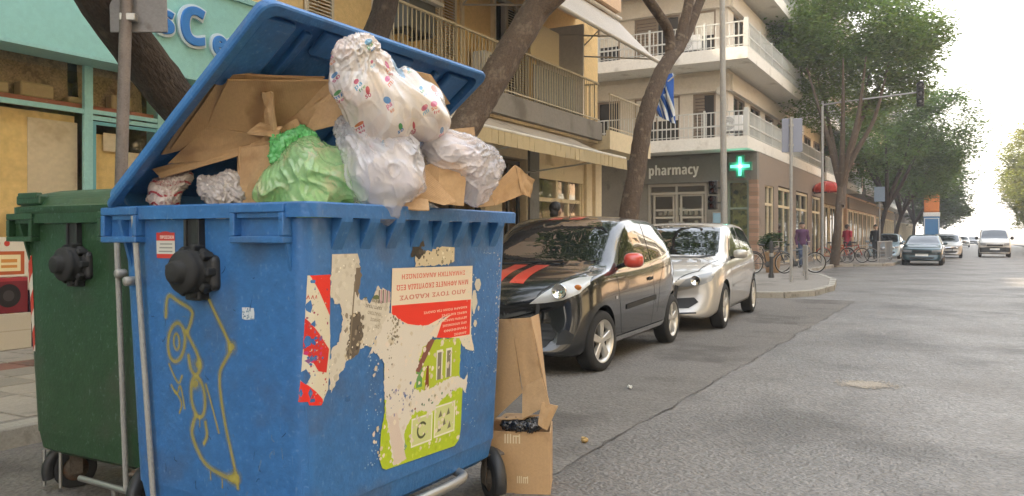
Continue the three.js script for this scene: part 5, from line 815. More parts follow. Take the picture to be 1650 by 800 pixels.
cardThing('cardboard_piece', 'brown cardboard piece between the grey bag and green bag', [{ c: [[-2.46, 1.6, 2.22], [-2.32, 1.615, 2.27], [-2.34, 1.38, 2.24], [-2.42, 1.38, 2.19]], k: 13, w: 0.012, m: M.cardB }, { c: [[-2.5, 1.58, 2.25], [-2.45, 1.61, 2.22], [-2.41, 1.38, 2.19], [-2.47, 1.38, 2.24]], k: 14 }]);
cardThing('open_box', 'open cardboard box with a flap hanging over the container’s front rim', [
  { c: [[-1.995, 1.5, 2.6], [-1.83, 1.565, 2.68], [-1.84, 1.4, 2.66], [-1.985, 1.385, 2.57]], k: 15, w: 0.005 }, { c: [[-1.83, 1.565, 2.68], [-1.775, 1.555, 2.79], [-1.785, 1.385, 2.78], [-1.84, 1.395, 2.66]], k: 16, m: M.cardC },
  { n: 'flap', c: [[-1.965, 1.43, 2.55], [-1.84, 1.405, 2.61], [-1.81, 1.36, 2.575], [-1.9, 1.368, 2.5]], k: 17, m: M.cardC, w: 0.004 }, { n: 'flap', c: [[-1.9, 1.42, 2.565], [-1.86, 1.53, 2.62], [-1.78, 1.4, 2.72], [-1.8, 1.385, 2.66]], k: 18, m: M.cardB, w: 0.004 }]);
cardThing('torn_box', 'torn cardboard box end sticking out over the far rim corner', [
  { c: [[-1.8, 1.455, 3.0], [-1.725, 1.575, 3.1], [-1.71, 1.45, 3.16], [-1.78, 1.395, 3.02]], k: 19 }, { c: [[-1.725, 1.575, 3.1], [-1.685, 1.515, 3.2], [-1.7, 1.435, 3.2], [-1.715, 1.45, 3.14]], k: 20, m: M.cardB, w: 0.01 }, { n: 'flap', c: [[-1.83, 1.5, 2.98], [-1.79, 1.455, 3.0], [-1.77, 1.395, 3.0], [-1.83, 1.385, 2.95]], k: 21, m: M.cardC }]);
cardThing('cardboard_scrap', 'brown cardboard scrap between the printed sack and the lid', [{ c: [[-2.02, 1.955, 2.75], [-1.975, 1.945, 2.82], [-1.93, 1.83, 2.9], [-2.03, 1.81, 2.85]], k: 22, m: M.cardB }, { c: [[-1.95, 1.72, 2.9], [-1.86, 1.735, 2.98], [-1.85, 1.66, 2.98], [-1.95, 1.64, 2.9]], k: 24, m: M.cardB }]);
// boxes standing by the container's far end
{
  const lower = thing('cardboard_box', 'upright cardboard box with pale printed bars on the road beside the blue container', 'box', [-1.98, 0, -3.6]);
  lower.rotation.y = 0.42; const w = 0.33, d = 0.24, h = 0.305, T = 0.006;
  loc(lower, 'front_panel', boxAt(w, h, T, mat4(0, h / 2, d / 2), 0.001), M.card); loc(lower, 'side_panel', boxAt(T, h, d - T, mat4(w / 2 - T / 2, h / 2, 0), 0.001), M.cardB); loc(lower, 'side_panel', boxAt(T, h, d - T, mat4(-w / 2 + T / 2, h / 2, 0), 0.001), M.cardB); loc(lower, 'back_panel', boxAt(w, h, T, mat4(0, h / 2, -d / 2), 0.001), M.cardB); loc(lower, 'bottom_panel', boxAt(w - 0.02, T, d - 0.02, mat4(0, 0.004, 0)), M.cardB);
  const pm = canvas(128, 80, (c) => { c.fillStyle = 'rgba(214,196,160,0.85)'; for (const x of [2, 22, 42]) c.fillRect(x, 4, 11, 72); c.fillRect(64, 18, 10, 58); c.fillRect(108, 4, 11, 72); c.fillRect(64, 14, 54, 12); c.fillRect(84, 26, 10, 50); });
  const mm = () => new THREE.MeshStandardMaterial({ map: pm, alphaTest: 0.5, roughness: 0.8 });
  loc(lower, 'printed_mark', new THREE.PlaneGeometry(0.085, 0.052).translate(-0.02, h - 0.035, d / 2 + 0.0045), mm(), true); loc(lower, 'printed_mark', new THREE.PlaneGeometry(0.06, 0.04).translate(0.03, 0.07, d / 2 + 0.0045), mm(), true);
  cardThing('cardboard_box', 'tall opened cardboard carton leaning above the upright box', [
    { c: [[-2.04, 0.855, 3.42], [-1.935, 0.862, 3.44], [-1.895, 0.5, 3.48], [-2.04, 0.36, 3.46]], k: 31, t: 0.007, w: 0.004 }, { c: [[-1.935, 0.862, 3.44], [-1.845, 0.87, 3.47], [-1.8, 0.58, 3.5], [-1.895, 0.53, 3.48]], k: 32, t: 0.007, w: 0.004 }, { c: [[-1.895, 0.53, 3.482], [-1.8, 0.58, 3.502], [-1.765, 0.45, 3.52], [-1.9, 0.37, 3.49]], k: 33, m: M.cardC, w: 0.005 },
    { n: 'bottom_panel', c: [[-2.04, 0.36, 3.46], [-1.9, 0.37, 3.49], [-1.86, 0.37, 3.62], [-2.04, 0.36, 3.62]], k: 34, m: M.cardB }, { n: 'flap', c: [[-1.8, 0.46, 3.5], [-1.735, 0.44, 3.55], [-1.79, 0.315, 3.54], [-1.82, 0.35, 3.5]], k: 35, m: M.cardC }, { n: 'side_panel', c: [[-1.845, 0.87, 3.47], [-1.9, 0.87, 3.66], [-1.86, 0.45, 3.68], [-1.77, 0.45, 3.52]], k: 36, m: M.cardB }]);
  bag('rubbish_bag', 'black plastic sheet squeezed between the leaning carton and upright box', [[-1.99, 0.335, 3.5, 0.03], [-1.93, 0.335, 3.5, 0.032], [-1.87, 0.335, 3.52, 0.03], [-1.84, 0.345, 3.54, 0.026], [-1.92, 0.33, 3.56, 0.04]], bagFilm(0.012, 0.012, 0.016, 0.25, 0, 321), { knot: [-1.9, 0.34, 3.5], seed: 71, amp: 0.009, freq: 36, res: 48, lump: 0.012, k: 0.03 });
}
// ---------------------------------------------------------------- cars
// a car's own frame: x across, y up, z = -(distance back from its nose)
function curve(t) {   // smooth monotone-ish curve through [at, value] pairs
  return (x) => { if (x <= t[0][0]) return t[0][1]; const n = t.length - 1; if (x >= t[n][0]) return t[n][1]; let i = 0; while (x > t[i + 1][0]) i++;
    const d = (a) => (t[a + 1][1] - t[a][1]) / (t[a + 1][0] - t[a][0]), sl = (a) => (a === 0 ? d(0) : a === n ? d(n - 1) : d(a - 1) * d(a) <= 0 ? 0 : 2 * d(a - 1) * d(a) / (d(a - 1) + d(a)));
    const h = t[i + 1][0] - t[i][0], u = (x - t[i][0]) / h, u2 = u * u, u3 = u2 * u;
    return (2 * u3 - 3 * u2 + 1) * t[i][1] + (u3 - 2 * u2 + u) * h * sl(i) + (-2 * u3 + 3 * u2) * t[i + 1][1] + (u3 - u2) * h * sl(i + 1); };
}
function carRings(T) {
  const yc = curve(T.yc), ys = curve(T.ys), yr = curve(T.yr), wr = curve(T.wr), w = curve(T.w), yb = curve(T.yb), rings = [], st = [0, 0.008, 0.02, 0.035, 0.055, 0.08, 0.11, 0.15];
  for (let l = 0.2; l < T.L - 0.16; l += 0.055) st.push(l); for (const e of [0.15, 0.11, 0.08, 0.055, 0.035, 0.02, 0.008, 0]) st.push(T.L - e);
  for (const l of st) {
    const W = w(l), b = yb(l), s = ys(l), r = yr(l), c = Math.max(yc(l), r + 0.004), R = W * wr(l), m = T.crease ?? 0.012;
    const k = [[0, b], [W * 0.55, b], [W * 0.86, b + 0.005], [W * 0.945, b + 0.06], [W * 0.985, lerp(b, s, 0.3)], [W, lerp(b, s, 0.58)], [W * 0.995, lerp(b, s, 0.72)], [W * 0.972, s - 0.055], [W * 0.945, s], [lerp(W * 0.945, R, 0.5) + m, lerp(s, r, 0.52)], [R, r], [R * 0.9, lerp(r, c, 0.5)], [R * 0.55, lerp(r, c, 0.88)], [0, c]];
    const cv = new THREE.CatmullRomCurve3(k.map(([x, y]) => V(x, y, 0)), false, 'centripetal'), half = cv.getPoints(44).map((p) => [Math.max(0, p.x), p.y]);
    const endF = Math.min(l / T.nose, 1), endR = Math.min((T.L - l) / T.tail, 1), ease = (e) => Math.pow(1 - Math.pow(1 - e, 2.3), 1 / 2.3), kf = lerp(T.noseK ?? 0.7, 1, ease(endF)), kr = lerp(T.tailK ?? 0.75, 1, ease(endR)), K = kf * kr, cy = lerp(b, c, 0.5);
    const bowF = T.bow * Math.pow(1 - clamp(l / 1.0), 2), bowR = -T.bow * 0.7 * Math.pow(1 - clamp((T.L - l) / 0.9), 2);
    const pt = ([x, y], sg) => [sg * x * K, cy + (y - cy) * K, -(l + (bowF + bowR) * (x / W) ** 2 + (T.rake ?? 0) * 1 * Math.pow(1 - clamp(l / 0.7), 2) * clamp((y - b) / (c - b)) )];
    const ring = []; for (let i = 0; i < half.length; i++) ring.push(pt(half[i], 1)); for (let i = half.length - 2; i > 0; i--) ring.push(pt(half[i], -1));
    rings.push(ring);
  }
  return rings;
}
const bvhEval = new Evaluator(); bvhEval.useGroups = true; bvhEval.attributes = ['position', 'normal', 'uv'];
M.carBlackTrim = std(0.012, 0.012, 0.012, 0.6); M.lampGlass = phys(0.27, 0.28, 0.29, 0.08, { clearcoat: 1, clearcoatRoughness: 0.03 }); M.lampPale = phys(0.5, 0.5, 0.49, 0.1, { clearcoat: 1, clearcoatRoughness: 0.03 }); M.lampChrome = std(0.8, 0.8, 0.8, 0.12, { metalness: 1 }); M.lampClear = phys(1, 1, 1, 0.02, { transmission: 1, thickness: 0 });
M.carGlass = phys(0.012, 0.014, 0.015, 0.015, { ior: 1.62, clearcoat: 0.6, clearcoatRoughness: 0.01 });
M.gapShade = std(0.03, 0.03, 0.03, 0.8); M.plate = std(0.7, 0.7, 0.66, 0.5); M.amber = std(0.5, 0.16, 0.02, 0.3); M.alloy = std(0.62, 0.6, 0.56, 0.35, { metalness: 0.7 }); M.tyre = std(0.02, 0.019, 0.018, 0.85, { bumpMap: bumpTex, bumpScale: 0.002 });  // panel seams: dark ribbon colour paints the shade of the gaps
const paint = (r, g, b, rough = 0.35, metal = 0) => new THREE.MeshPhysicalMaterial({ color: col(r, g, b), roughness: rough, metalness: metal, clearcoat: 1, clearcoatRoughness: 0.03 });
const wheelCache = {};
function wheel(car, x, l, r, steer, spokes = 5) {
  const w = new THREE.Group(); w.name = 'wheel'; w.position.set(x, r, -l); w.rotation.y = steer + (x < 0 ? Math.PI : 0); car.add(w);
  const key = r + '_' + spokes; const q = (wheelCache[key] ??= (() => {
    const R = r * 0.71, X = V(1, 0, 0), o = V(0, 0, 0);
    const tyre = lathe([[R * 0.98, -0.085], [R + 0.01, -0.092], [r * 0.9, -0.09], [r * 0.985, -0.07], [r, -0.05], [r, 0.05], [r * 0.985, 0.07], [r * 0.9, 0.09], [R + 0.01, 0.092], [R * 0.98, 0.085]], X, o, 40);
    const dish = lathe([[0.001, 0.0], [R * 0.9, -0.01], [R * 0.95, 0.02]], X, o, 32);
    const ring = lathe([[R * 0.86, 0.055], [R * 0.9, 0.075], [R * 0.99, 0.088], [R * 1.03, 0.086], [R * 0.99, 0.06], [R * 0.9, 0.02]], X, o, 40);
    const sp = [ring, lathe([[0.001, 0.07], [R * 0.16, 0.072], [R * 0.24, 0.06], [R * 0.26, 0.03]], X, o, 20)];
    for (let k = 0; k < spokes; k++) { const a = k / spokes * 2 * Math.PI, sh = prism([[-R * 0.1, R * 0.16], [R * 0.1, R * 0.16], [R * 0.17, R * 0.92], [-R * 0.17, R * 0.92]], 0.03, [], 0.006); sh.rotateY(Math.PI / 2).translate(0.036, 0, 0).rotateX(a); sp.push(sh); }
    return [tyre, dish, sp].map((g) => boxUV(join(g)));
  })());
  for (const [i, n, m] of [[0, 'tyre', M.tyre], [1, 'brake_disc', M.darkMetal], [2, 'rim', M.alloy]]) { const k = new THREE.Mesh(q[i], m); k.name = n; w.add(k); }
}
function car(name, label, T, pm, uc, sf, o = {}) {
  const t = thing(name, label, o.category ?? 'car', [uc, 0, -sf], o.group);
  const full = toCreasedNormals(loft(carRings(T)), 0.7); boxUV(full);
  let br = new Brush(full, pm); br.updateMatrixWorld();
  for (const l of [T.fo, T.fo + T.wb]) for (const sx of [1, -1]) {
    const c = new Brush(boxUV(new THREE.CylinderGeometry(T.r + 0.045, T.r + 0.045, 0.42, 36).rotateZ(Math.PI / 2).toNonIndexed()), M.carBlackTrim); c.position.set(sx * (T.W / 2 - 0.06), T.r + 0.01, -l); c.updateMatrixWorld();
    br = bvhEval.evaluate(br, c, SUBTRACTION); br.updateMatrixWorld();
  }
  const body = new THREE.Mesh(br.geometry, br.material); body.name = 'body'; body.castShadow = body.receiveShadow = true; t.add(body);
  for (const l of [T.fo, T.fo + T.wb]) for (const sx of [1, -1]) wheel(t, sx * (T.W / 2 - 0.1), l, T.r, l === T.fo ? T.steer ?? 0 : 0, T.spokes);
  const S = (name, pts, m, off = 0.004, sides = [1, -1], edge = 0.06, parent = t) => sides.map((sx) => loc(parent, name, decal(full, pts, (l, y) => V(sx * 3, y, -l), V(-sx, 0, 0), off, edge), m, true));
  const F = (name, pts, m, off = 0.004, both = false, edge = 0.05) => (both ? [1, -1] : [1]).map((sx) => loc(t, name, decal(full, pts.map(([x, y]) => [x * sx, y]), (x, y) => V(x, y, 3), V(0, 0, -1), off, edge), m, true));
  const B = (name, pts, m, off = 0.004) => loc(t, name, decal(full, pts, (x, y) => V(x, y, -T.L - 3), V(0, 0, 1), off, 0.06), m, true);
  const Tp = (name, pts, m, off = 0.003, edge = 0.06) => loc(t, name, decal(full, pts, (x, l) => V(x, 4, -l), V(0, -1, 0), off, edge), m, true);
  return { t, full, S, F, B, Tp };
}
const mir = (pts) => [...pts, ...pts.slice().reverse().map(([x, y]) => [-x, y])];
function seam(pts, w = 0.007) { const a = [], b = []; pts.forEach((p, i) => { const q = pts[Math.min(i + 1, pts.length - 1)], o = pts[Math.max(i - 1, 0)], dx = q[0] - o[0], dy = q[1] - o[1], L = Math.hypot(dx, dy) || 1; a.push([p[0] - dy / L * w / 2, p[1] + dx / L * w / 2]); b.push([p[0] + dy / L * w / 2, p[1] - dx / L * w / 2]); }); return [...a, ...b.reverse()]; }
function mirror(c, x, y, l, m, w = 0.2, h = 0.14) { for (const sx of [1, -1]) { const g = new THREE.SphereGeometry(1, 20, 14); const p = g.attributes.position; for (let i = 0; i < p.count; i++) { const z = p.getZ(i); p.setXYZ(i, Math.sign(p.getX(i)) * Math.pow(Math.abs(p.getX(i)), 0.7) * w / 2, Math.sign(p.getY(i)) * Math.pow(Math.abs(p.getY(i)), 0.7) * h / 2, z * (z > 0 ? 0.09 : 0.025)); } g.computeVertexNormals(); g.rotateY(sx * 0.25).translate(sx * (x + w / 2), y, -l); const mm = loc(c.t, 'door_mirror', g, m); loc(mm, 'mirror_arm', rod(V(sx * (x - 0.05), y - 0.06, -l - 0.02), V(sx * (x + 0.06), y - 0.03, -l), 0.025, 0.02), M.carBlackTrim); } }

// ---- small black hatchback with red stripes
const SMALL = { L: 3.43, W: 1.63, fo: 0.7, wb: 2.34, r: 0.285, nose: 0.2, tail: 0.16, bow: 0.2, rake: 0.08, steer: -0.12, noseK: 0.72,
  yc: [[0, 0.71], [0.1, 0.8], [0.25, 0.87], [0.5, 0.935], [0.75, 0.975], [0.9, 1.01], [1.2, 1.22], [1.5, 1.41], [1.7, 1.47], [2.0, 1.497], [2.5, 1.49], [3.0, 1.45], [3.2, 1.39], [3.33, 1.2], [3.43, 0.85]],
  ys: [[0, 0.66], [0.2, 0.79], [0.5, 0.88], [0.85, 0.925], [1.2, 0.94], [2, 0.97], [2.7, 1.02], [3.1, 1.06], [3.3, 1.0], [3.43, 0.75]],
  yr: [[0, 0.68], [0.2, 0.82], [0.5, 0.9], [0.8, 0.945], [0.95, 0.975], [1.2, 1.12], [1.5, 1.305], [1.75, 1.405], [2.1, 1.44], [2.6, 1.435], [3.0, 1.385], [3.2, 1.31], [3.33, 1.13], [3.43, 0.8]],
  wr: [[0, 0.82], [0.6, 0.84], [0.95, 0.85], [1.5, 0.79], [2, 0.76], [3, 0.74], [3.3, 0.77], [3.43, 0.82]],
  w: [[0, 0.66], [0.15, 0.73], [0.4, 0.79], [0.7, 0.81], [1.2, 0.812], [2.6, 0.816], [3.0, 0.805], [3.3, 0.76], [3.43, 0.69]],
  yb: [[0, 0.2], [0.3, 0.17], [0.5, 0.19], [2.9, 0.2], [3.43, 0.3]] };
{
  const c = car('parked_car', 'small black hatchback with red stripes and red mirrors beside the containers', SMALL, paint(0.008, 0.009, 0.011, 0.25), -3.75, 6.345);
  c.t.rotation.y = 0.04;
  const { t, S, F, Tp, B } = c, red = paint(0.55, 0.05, 0.03, 0.35);
  S('side_window', [[1.2, 0.97], [1.34, 1.1], [1.58, 1.3], [1.75, 1.385], [2.0, 1.412], [2.2, 1.41], [2.2, 0.995]], M.carGlass); S('side_window', [[2.25, 0.998], [2.25, 1.41], [2.6, 1.4], [2.88, 1.345], [3.04, 1.22], [3.02, 1.13], [2.8, 1.06]], M.carGlass);
  S('window_trim', seam([[1.1, 0.945], [1.5, 0.955], [2.1, 0.978], [2.7, 1.03], [3.05, 1.1]], 0.022), M.chrome, 0.005);
  S('door_seam', seam([[1.08, 0.9], [1.12, 0.62], [1.2, 0.36], [1.28, 0.27], [2.1, 0.27]]), M.gapShade, 0.0015); S('door_seam', seam([[2.22, 0.99], [2.24, 0.6], [2.2, 0.3]]), M.gapShade, 0.0015); S('door_seam', seam([[2.24, 0.6], [2.38, 0.42], [2.45, 0.75], [2.72, 1.03]]), M.gapShade, 0.0015);
  S('rubbing_strip', seam([[1.3, 0.56], [2.3, 0.6]], 0.05), M.carBlackTrim, 0.008); S('sill_strip', [[1.08, 0.235], [2.68, 0.255], [2.68, 0.305], [1.08, 0.285]], M.chrome, 0.008); S('door_handle', [[2.03, 0.79], [2.17, 0.8], [2.17, 0.835], [2.03, 0.825]], M.carBlackTrim, 0.014); S('side_badge', [[1.0, 0.66], [1.05, 0.66], [1.05, 0.69], [1.0, 0.69]], M.chrome, 0.004);
  F('windscreen', mir([[0, 0.985], [0.35, 0.985], [0.62, 0.985], [0.645, 1.04], [0.6, 1.25], [0.55, 1.4], [0.32, 1.44], [0, 1.45]].filter(([x]) => x > 0).concat([])), M.carGlass, 0.004);
  const wip = loc(t, 'wiper', [rod(V(-0.35, 0.99, -0.84), V(0.3, 1.03, -0.9), 0.008), rod(V(0.1, 0.985, -0.83), V(0.62, 1.0, -0.95), 0.008)], M.carBlackTrim); void wip;
  for (const sx of [1, -1]) {
    const lampPts = [[0.29, 0.655], [0.42, 0.665], [0.57, 0.69], [0.7, 0.75], [0.755, 0.83], [0.735, 0.9], [0.63, 0.885], [0.51, 0.83], [0.4, 0.75]].map(([x, y]) => [x * sx, y]);
    const m = loc(t, 'headlight', decal(c.full, lampPts, (x, y) => V(x, y, 3), V(0, 0, -1), 0.004, 0.03), M.lampPale, true);
    loc(m, 'reflector', lathe([[0.001, 0], [0.03, 0.004], [0.05, 0.016], [0.062, 0.03], [0.07, 0.03], [0.064, -0.02]], V(0, 0.1, 1), V(sx * 0.56, 0.772, -0.215), 24), M.lampChrome); loc(m, 'indicator', new THREE.SphereGeometry(0.026, 14, 10).scale(1.4, 1, 0.5).translate(sx * 0.685, 0.805, -0.335), M.amber);
  }
  F('lower_grille', mir([[0.001, 0.26], [0.44, 0.27], [0.52, 0.38], [0.46, 0.47], [0.001, 0.5]]), M.carBlackTrim, 0.006); F('grille_bar', mir([[0.001, 0.335], [0.5, 0.335], [0.51, 0.36], [0.001, 0.36]]), M.blackPlastic, 0.014); F('grille_bar', mir([[0.001, 0.415], [0.49, 0.415], [0.48, 0.44], [0.001, 0.44]]), M.blackPlastic, 0.014);
  F('number_plate', rect(-0.26, 0.26, 0.37, 0.48), M.plate, 0.016); F('fog_lamp_recess', [[0.53, 0.29], [0.66, 0.3], [0.68, 0.38], [0.6, 0.43], [0.54, 0.38]], M.carBlackTrim, 0.005, true); F('bumper_seam', mir([[0.001, 0.625], [0.3, 0.61], [0.3, 0.617], [0.001, 0.632]]), M.gapShade, 0.002);
  Tp('bonnet_seam', [[0.3, 0.12], [0.52, 0.3], [0.66, 0.62], [0.7, 0.86], [0.69, 0.865], [0.65, 0.63], [0.51, 0.31], [0.3, 0.13]], M.gapShade, 0.0012); Tp('cowl_panel', mir([[0.001, 0.83], [0.5, 0.86], [0.64, 0.95], [0.6, 0.98], [0.45, 0.9], [0.001, 0.875]]), M.carBlackTrim, 0.003);
  for (const [a, b] of [[-0.19, -0.045], [0.045, 0.19]]) { Tp('bonnet_stripe', [[a, 0.22], [b, 0.22], [b, 0.84], [a, 0.84]], red, 0.0015); Tp('roof_stripe', [[a, 1.62], [b, 1.62], [b, 3.1], [a, 3.1]], red, 0.0015); }
  loc(t, 'emblem', [lathe([[0.001, 0], [0.055, 0], [0.062, 0.008], [0.05, 0.014], [0.001, 0.014]], V(0, 0.2, 1), V(0, 0.635, -0.012), 24)], M.chrome);
  mirror(c, 0.79, 1.03, 1.3, red, 0.2, 0.15); loc(t, 'aerial', rod(V(0, 1.48, -1.75), V(0, 1.65, -1.95), 0.004, 0.002), M.carBlackTrim);
  B('rear_window', mir([[0.001, 1.08], [0.5, 1.08], [0.46, 1.3], [0.001, 1.33]]), M.carGlass); S('rear_lamp', [[3.16, 0.8], [3.3, 0.8], [3.26, 1.1], [3.18, 1.14]], std(0.35, 0.015, 0.01, 0.2));
}
// ---- larger hatchbacks
const HATCH = { L: 4.25, W: 1.75, fo: 0.92, wb: 2.61, r: 0.315, nose: 0.2, tail: 0.18, bow: 0.24, rake: 0.1, steer: 0, noseK: 0.72,
  yc: [[0, 0.66], [0.1, 0.74], [0.3, 0.82], [0.7, 0.91], [1.05, 0.975], [1.2, 1.04], [1.55, 1.27], [1.9, 1.44], [2.15, 1.485], [2.7, 1.5], [3.4, 1.475], [3.85, 1.4], [4.02, 1.25], [4.15, 1.02], [4.25, 0.78]],
  ys: [[0, 0.62], [0.25, 0.75], [0.7, 0.85], [1.1, 0.91], [1.6, 0.94], [2.6, 0.98], [3.4, 1.03], [3.8, 1.05], [4.05, 1.0], [4.25, 0.72]],
  yr: [[0, 0.64], [0.25, 0.78], [0.7, 0.875], [1.05, 0.93], [1.25, 1.0], [1.55, 1.18], [1.9, 1.365], [2.2, 1.43], [2.7, 1.45], [3.4, 1.425], [3.85, 1.34], [4.02, 1.2], [4.25, 0.75]],
  wr: [[0, 0.82], [0.8, 0.84], [1.2, 0.85], [1.9, 0.79], [2.5, 0.765], [3.7, 0.75], [4.0, 0.78], [4.25, 0.82]],
  w: [[0, 0.7], [0.15, 0.77], [0.4, 0.84], [0.8, 0.872], [3.4, 0.876], [3.9, 0.84], [4.25, 0.74]], yb: [[0, 0.22], [0.3, 0.18], [0.6, 0.2], [3.7, 0.21], [4.25, 0.32]] };
function hatch(name, label, pm, uc, sf, o = {}) {
  const c = car(name, label, HATCH, pm, uc, sf, o), { t, S, F, Tp } = c;
  S('side_window', [[1.46, 0.985], [1.6, 1.1], [1.88, 1.31], [2.1, 1.395], [2.5, 1.42], [2.5, 1.0]], M.carGlass); S('side_window', [[2.56, 1.005], [2.56, 1.42], [3.1, 1.41], [3.5, 1.36], [3.78, 1.18], [3.6, 1.08]], M.carGlass);
  S('door_seam', seam([[1.36, 0.9], [1.4, 0.6], [1.52, 0.28], [2.5, 0.28]]), M.gapShade, 0.0015); S('door_seam', seam([[2.53, 1.0], [2.54, 0.6], [2.5, 0.28], [3.1, 0.28], [3.18, 0.5], [3.42, 0.76], [3.5, 1.04]]), M.gapShade, 0.0015); S('door_handle', [[2.28, 0.83], [2.44, 0.835], [2.44, 0.865], [2.28, 0.86]], pm, 0.016); S('door_handle', [[3.2, 0.86], [3.36, 0.865], [3.36, 0.895], [3.2, 0.89]], pm, 0.016); S('rubbing_strip', seam([[1.5, 0.56], [3.1, 0.6]], 0.045), pm, 0.009);
  F('windscreen', mir([[0.001, 1.01], [0.4, 1.01], [0.66, 1.0], [0.69, 1.05], [0.655, 1.25], [0.615, 1.4], [0.35, 1.44], [0.001, 1.45]]), M.carGlass);
  F('headlight', [[0.36, 0.6], [0.5, 0.605], [0.66, 0.63], [0.77, 0.68], [0.8, 0.77], [0.76, 0.79], [0.62, 0.76], [0.46, 0.7]], M.lampGlass, 0.004, true); F('grille', mir([[0.001, 0.58], [0.3, 0.6], [0.32, 0.69], [0.001, 0.68]]), M.carBlackTrim, 0.005); F('grille_bar', mir([[0.001, 0.645], [0.32, 0.655], [0.32, 0.685], [0.001, 0.675]]), M.chrome, 0.012);
  F('lower_grille', mir([[0.001, 0.3], [0.5, 0.32], [0.62, 0.4], [0.56, 0.46], [0.3, 0.44], [0.001, 0.43]]), M.carBlackTrim, 0.006); F('bumper_lip', mir([[0.001, 0.235], [0.6, 0.25], [0.6, 0.27], [0.001, 0.255]]), M.carBlackTrim, 0.004); F('number_plate', rect(-0.26, 0.26, 0.45, 0.56), M.plate, 0.014);
  loc(t, 'emblem', lathe([[0.04, 0], [0.055, 0.004], [0.06, 0.012], [0.05, 0.012]], V(0, 0, 1), V(0, 0.665, 0.002), 20), M.chrome); Tp('bonnet_seam', [[0.3, 0.15], [0.6, 0.38], [0.74, 1.1], [0.73, 1.1], [0.59, 0.39], [0.3, 0.16]], M.gapShade, 0.0012); Tp('cowl_panel', mir([[0.001, 1.02], [0.5, 1.05], [0.68, 1.18], [0.64, 1.2], [0.45, 1.1], [0.001, 1.07]]), M.carBlackTrim, 0.003);
  for (const sx of [1, -1]) { loc(t, 'lamp_reflector', lathe([[0.001, 0], [0.04, 0.01], [0.06, 0.026], [0.066, 0.02]], V(0, 0.05, 1), V(sx * 0.6, 0.69, -0.2), 18), M.lampChrome); }
  S('rear_lamp', [[3.95, 0.85], [4.1, 0.85], [4.05, 1.06], [3.97, 1.08]], std(0.4, 0.015, 0.01, 0.2)); mirror(c, 0.86, 1.02, 1.55, pm, 0.2, 0.13); return c;
}
const silver = paint(0.46, 0.435, 0.4, 0.38, 0.4);
hatch('parked_car', 'silver hatchback parked behind the black hatchback', silver, -3.71, 10.28).t.rotation.y = 0.08;
// ---- saloon
const SALOON = { L: 4.4, W: 1.7, fo: 0.85, wb: 2.6, r: 0.3, nose: 0.16, tail: 0.16, bow: 0.12, rake: 0.06, noseK: 0.82,
  yc: [[0, 0.66], [0.08, 0.76], [0.3, 0.81], [0.8, 0.88], [1.15, 0.93], [1.3, 0.98], [1.65, 1.2], [2.0, 1.36], [2.3, 1.4], [2.9, 1.39], [3.3, 1.28], [3.65, 1.05], [3.8, 1.0], [4.2, 0.98], [4.34, 0.93], [4.4, 0.75]],
  ys: [[0, 0.62], [0.2, 0.74], [0.8, 0.83], [1.3, 0.88], [3.6, 0.95], [4.2, 0.93], [4.4, 0.7]], yr: [[0, 0.64], [0.2, 0.77], [0.8, 0.855], [1.15, 0.9], [1.35, 0.97], [1.65, 1.11], [2.0, 1.27], [2.3, 1.335], [2.9, 1.32], [3.3, 1.2], [3.65, 1.0], [4.2, 0.955], [4.4, 0.72]],
  wr: [[0, 0.84], [1.2, 0.86], [1.9, 0.77], [2.4, 0.73], [3.1, 0.73], [3.7, 0.84], [4.4, 0.84]], w: [[0, 0.74], [0.2, 0.81], [0.6, 0.845], [3.8, 0.85], [4.4, 0.75]], yb: [[0, 0.24], [0.4, 0.2], [4, 0.22], [4.4, 0.32]] };
function saloon(name, label, pm, uc, sf, o = {}) {
  const c = car(name, label, SALOON, pm, uc, sf, o), { t, S, F } = c;
  S('side_window', [[1.6, 0.96], [1.78, 1.1], [2.05, 1.25], [2.3, 1.31], [2.48, 1.315], [2.48, 0.975]], M.carGlass); S('side_window', [[2.54, 0.98], [2.54, 1.315], [2.9, 1.29], [3.2, 1.18], [3.45, 1.02]], M.carGlass);
  F('windscreen', mir([[0.001, 0.96], [0.6, 0.95], [0.66, 1.0], [0.57, 1.24], [0.5, 1.33], [0.001, 1.37]]), M.carGlass); F('headlight', [[0.4, 0.58], [0.72, 0.6], [0.78, 0.64], [0.76, 0.7], [0.4, 0.69]], M.lampGlass, 0.005, true); F('grille', mir([[0.001, 0.59], [0.36, 0.59], [0.36, 0.69], [0.001, 0.7]]), M.carBlackTrim, 0.005); F('bumper_strip', mir([[0.001, 0.47], [0.78, 0.49], [0.78, 0.55], [0.001, 0.55]]), M.carBlackTrim, 0.01); F('number_plate', rect(-0.26, 0.26, 0.42, 0.53), M.plate, 0.018); F('lower_grille', mir([[0.001, 0.28], [0.5, 0.3], [0.5, 0.38], [0.001, 0.38]]), M.carBlackTrim, 0.005);
  mirror(c, 0.82, 0.98, 1.65, pm, 0.18, 0.12); return c;
}
saloon('driven_car', 'dark teal saloon on the road past the far kerb build-out', paint(0.02, 0.06, 0.075, 0.35, 0.2), -1.8, 40.6);
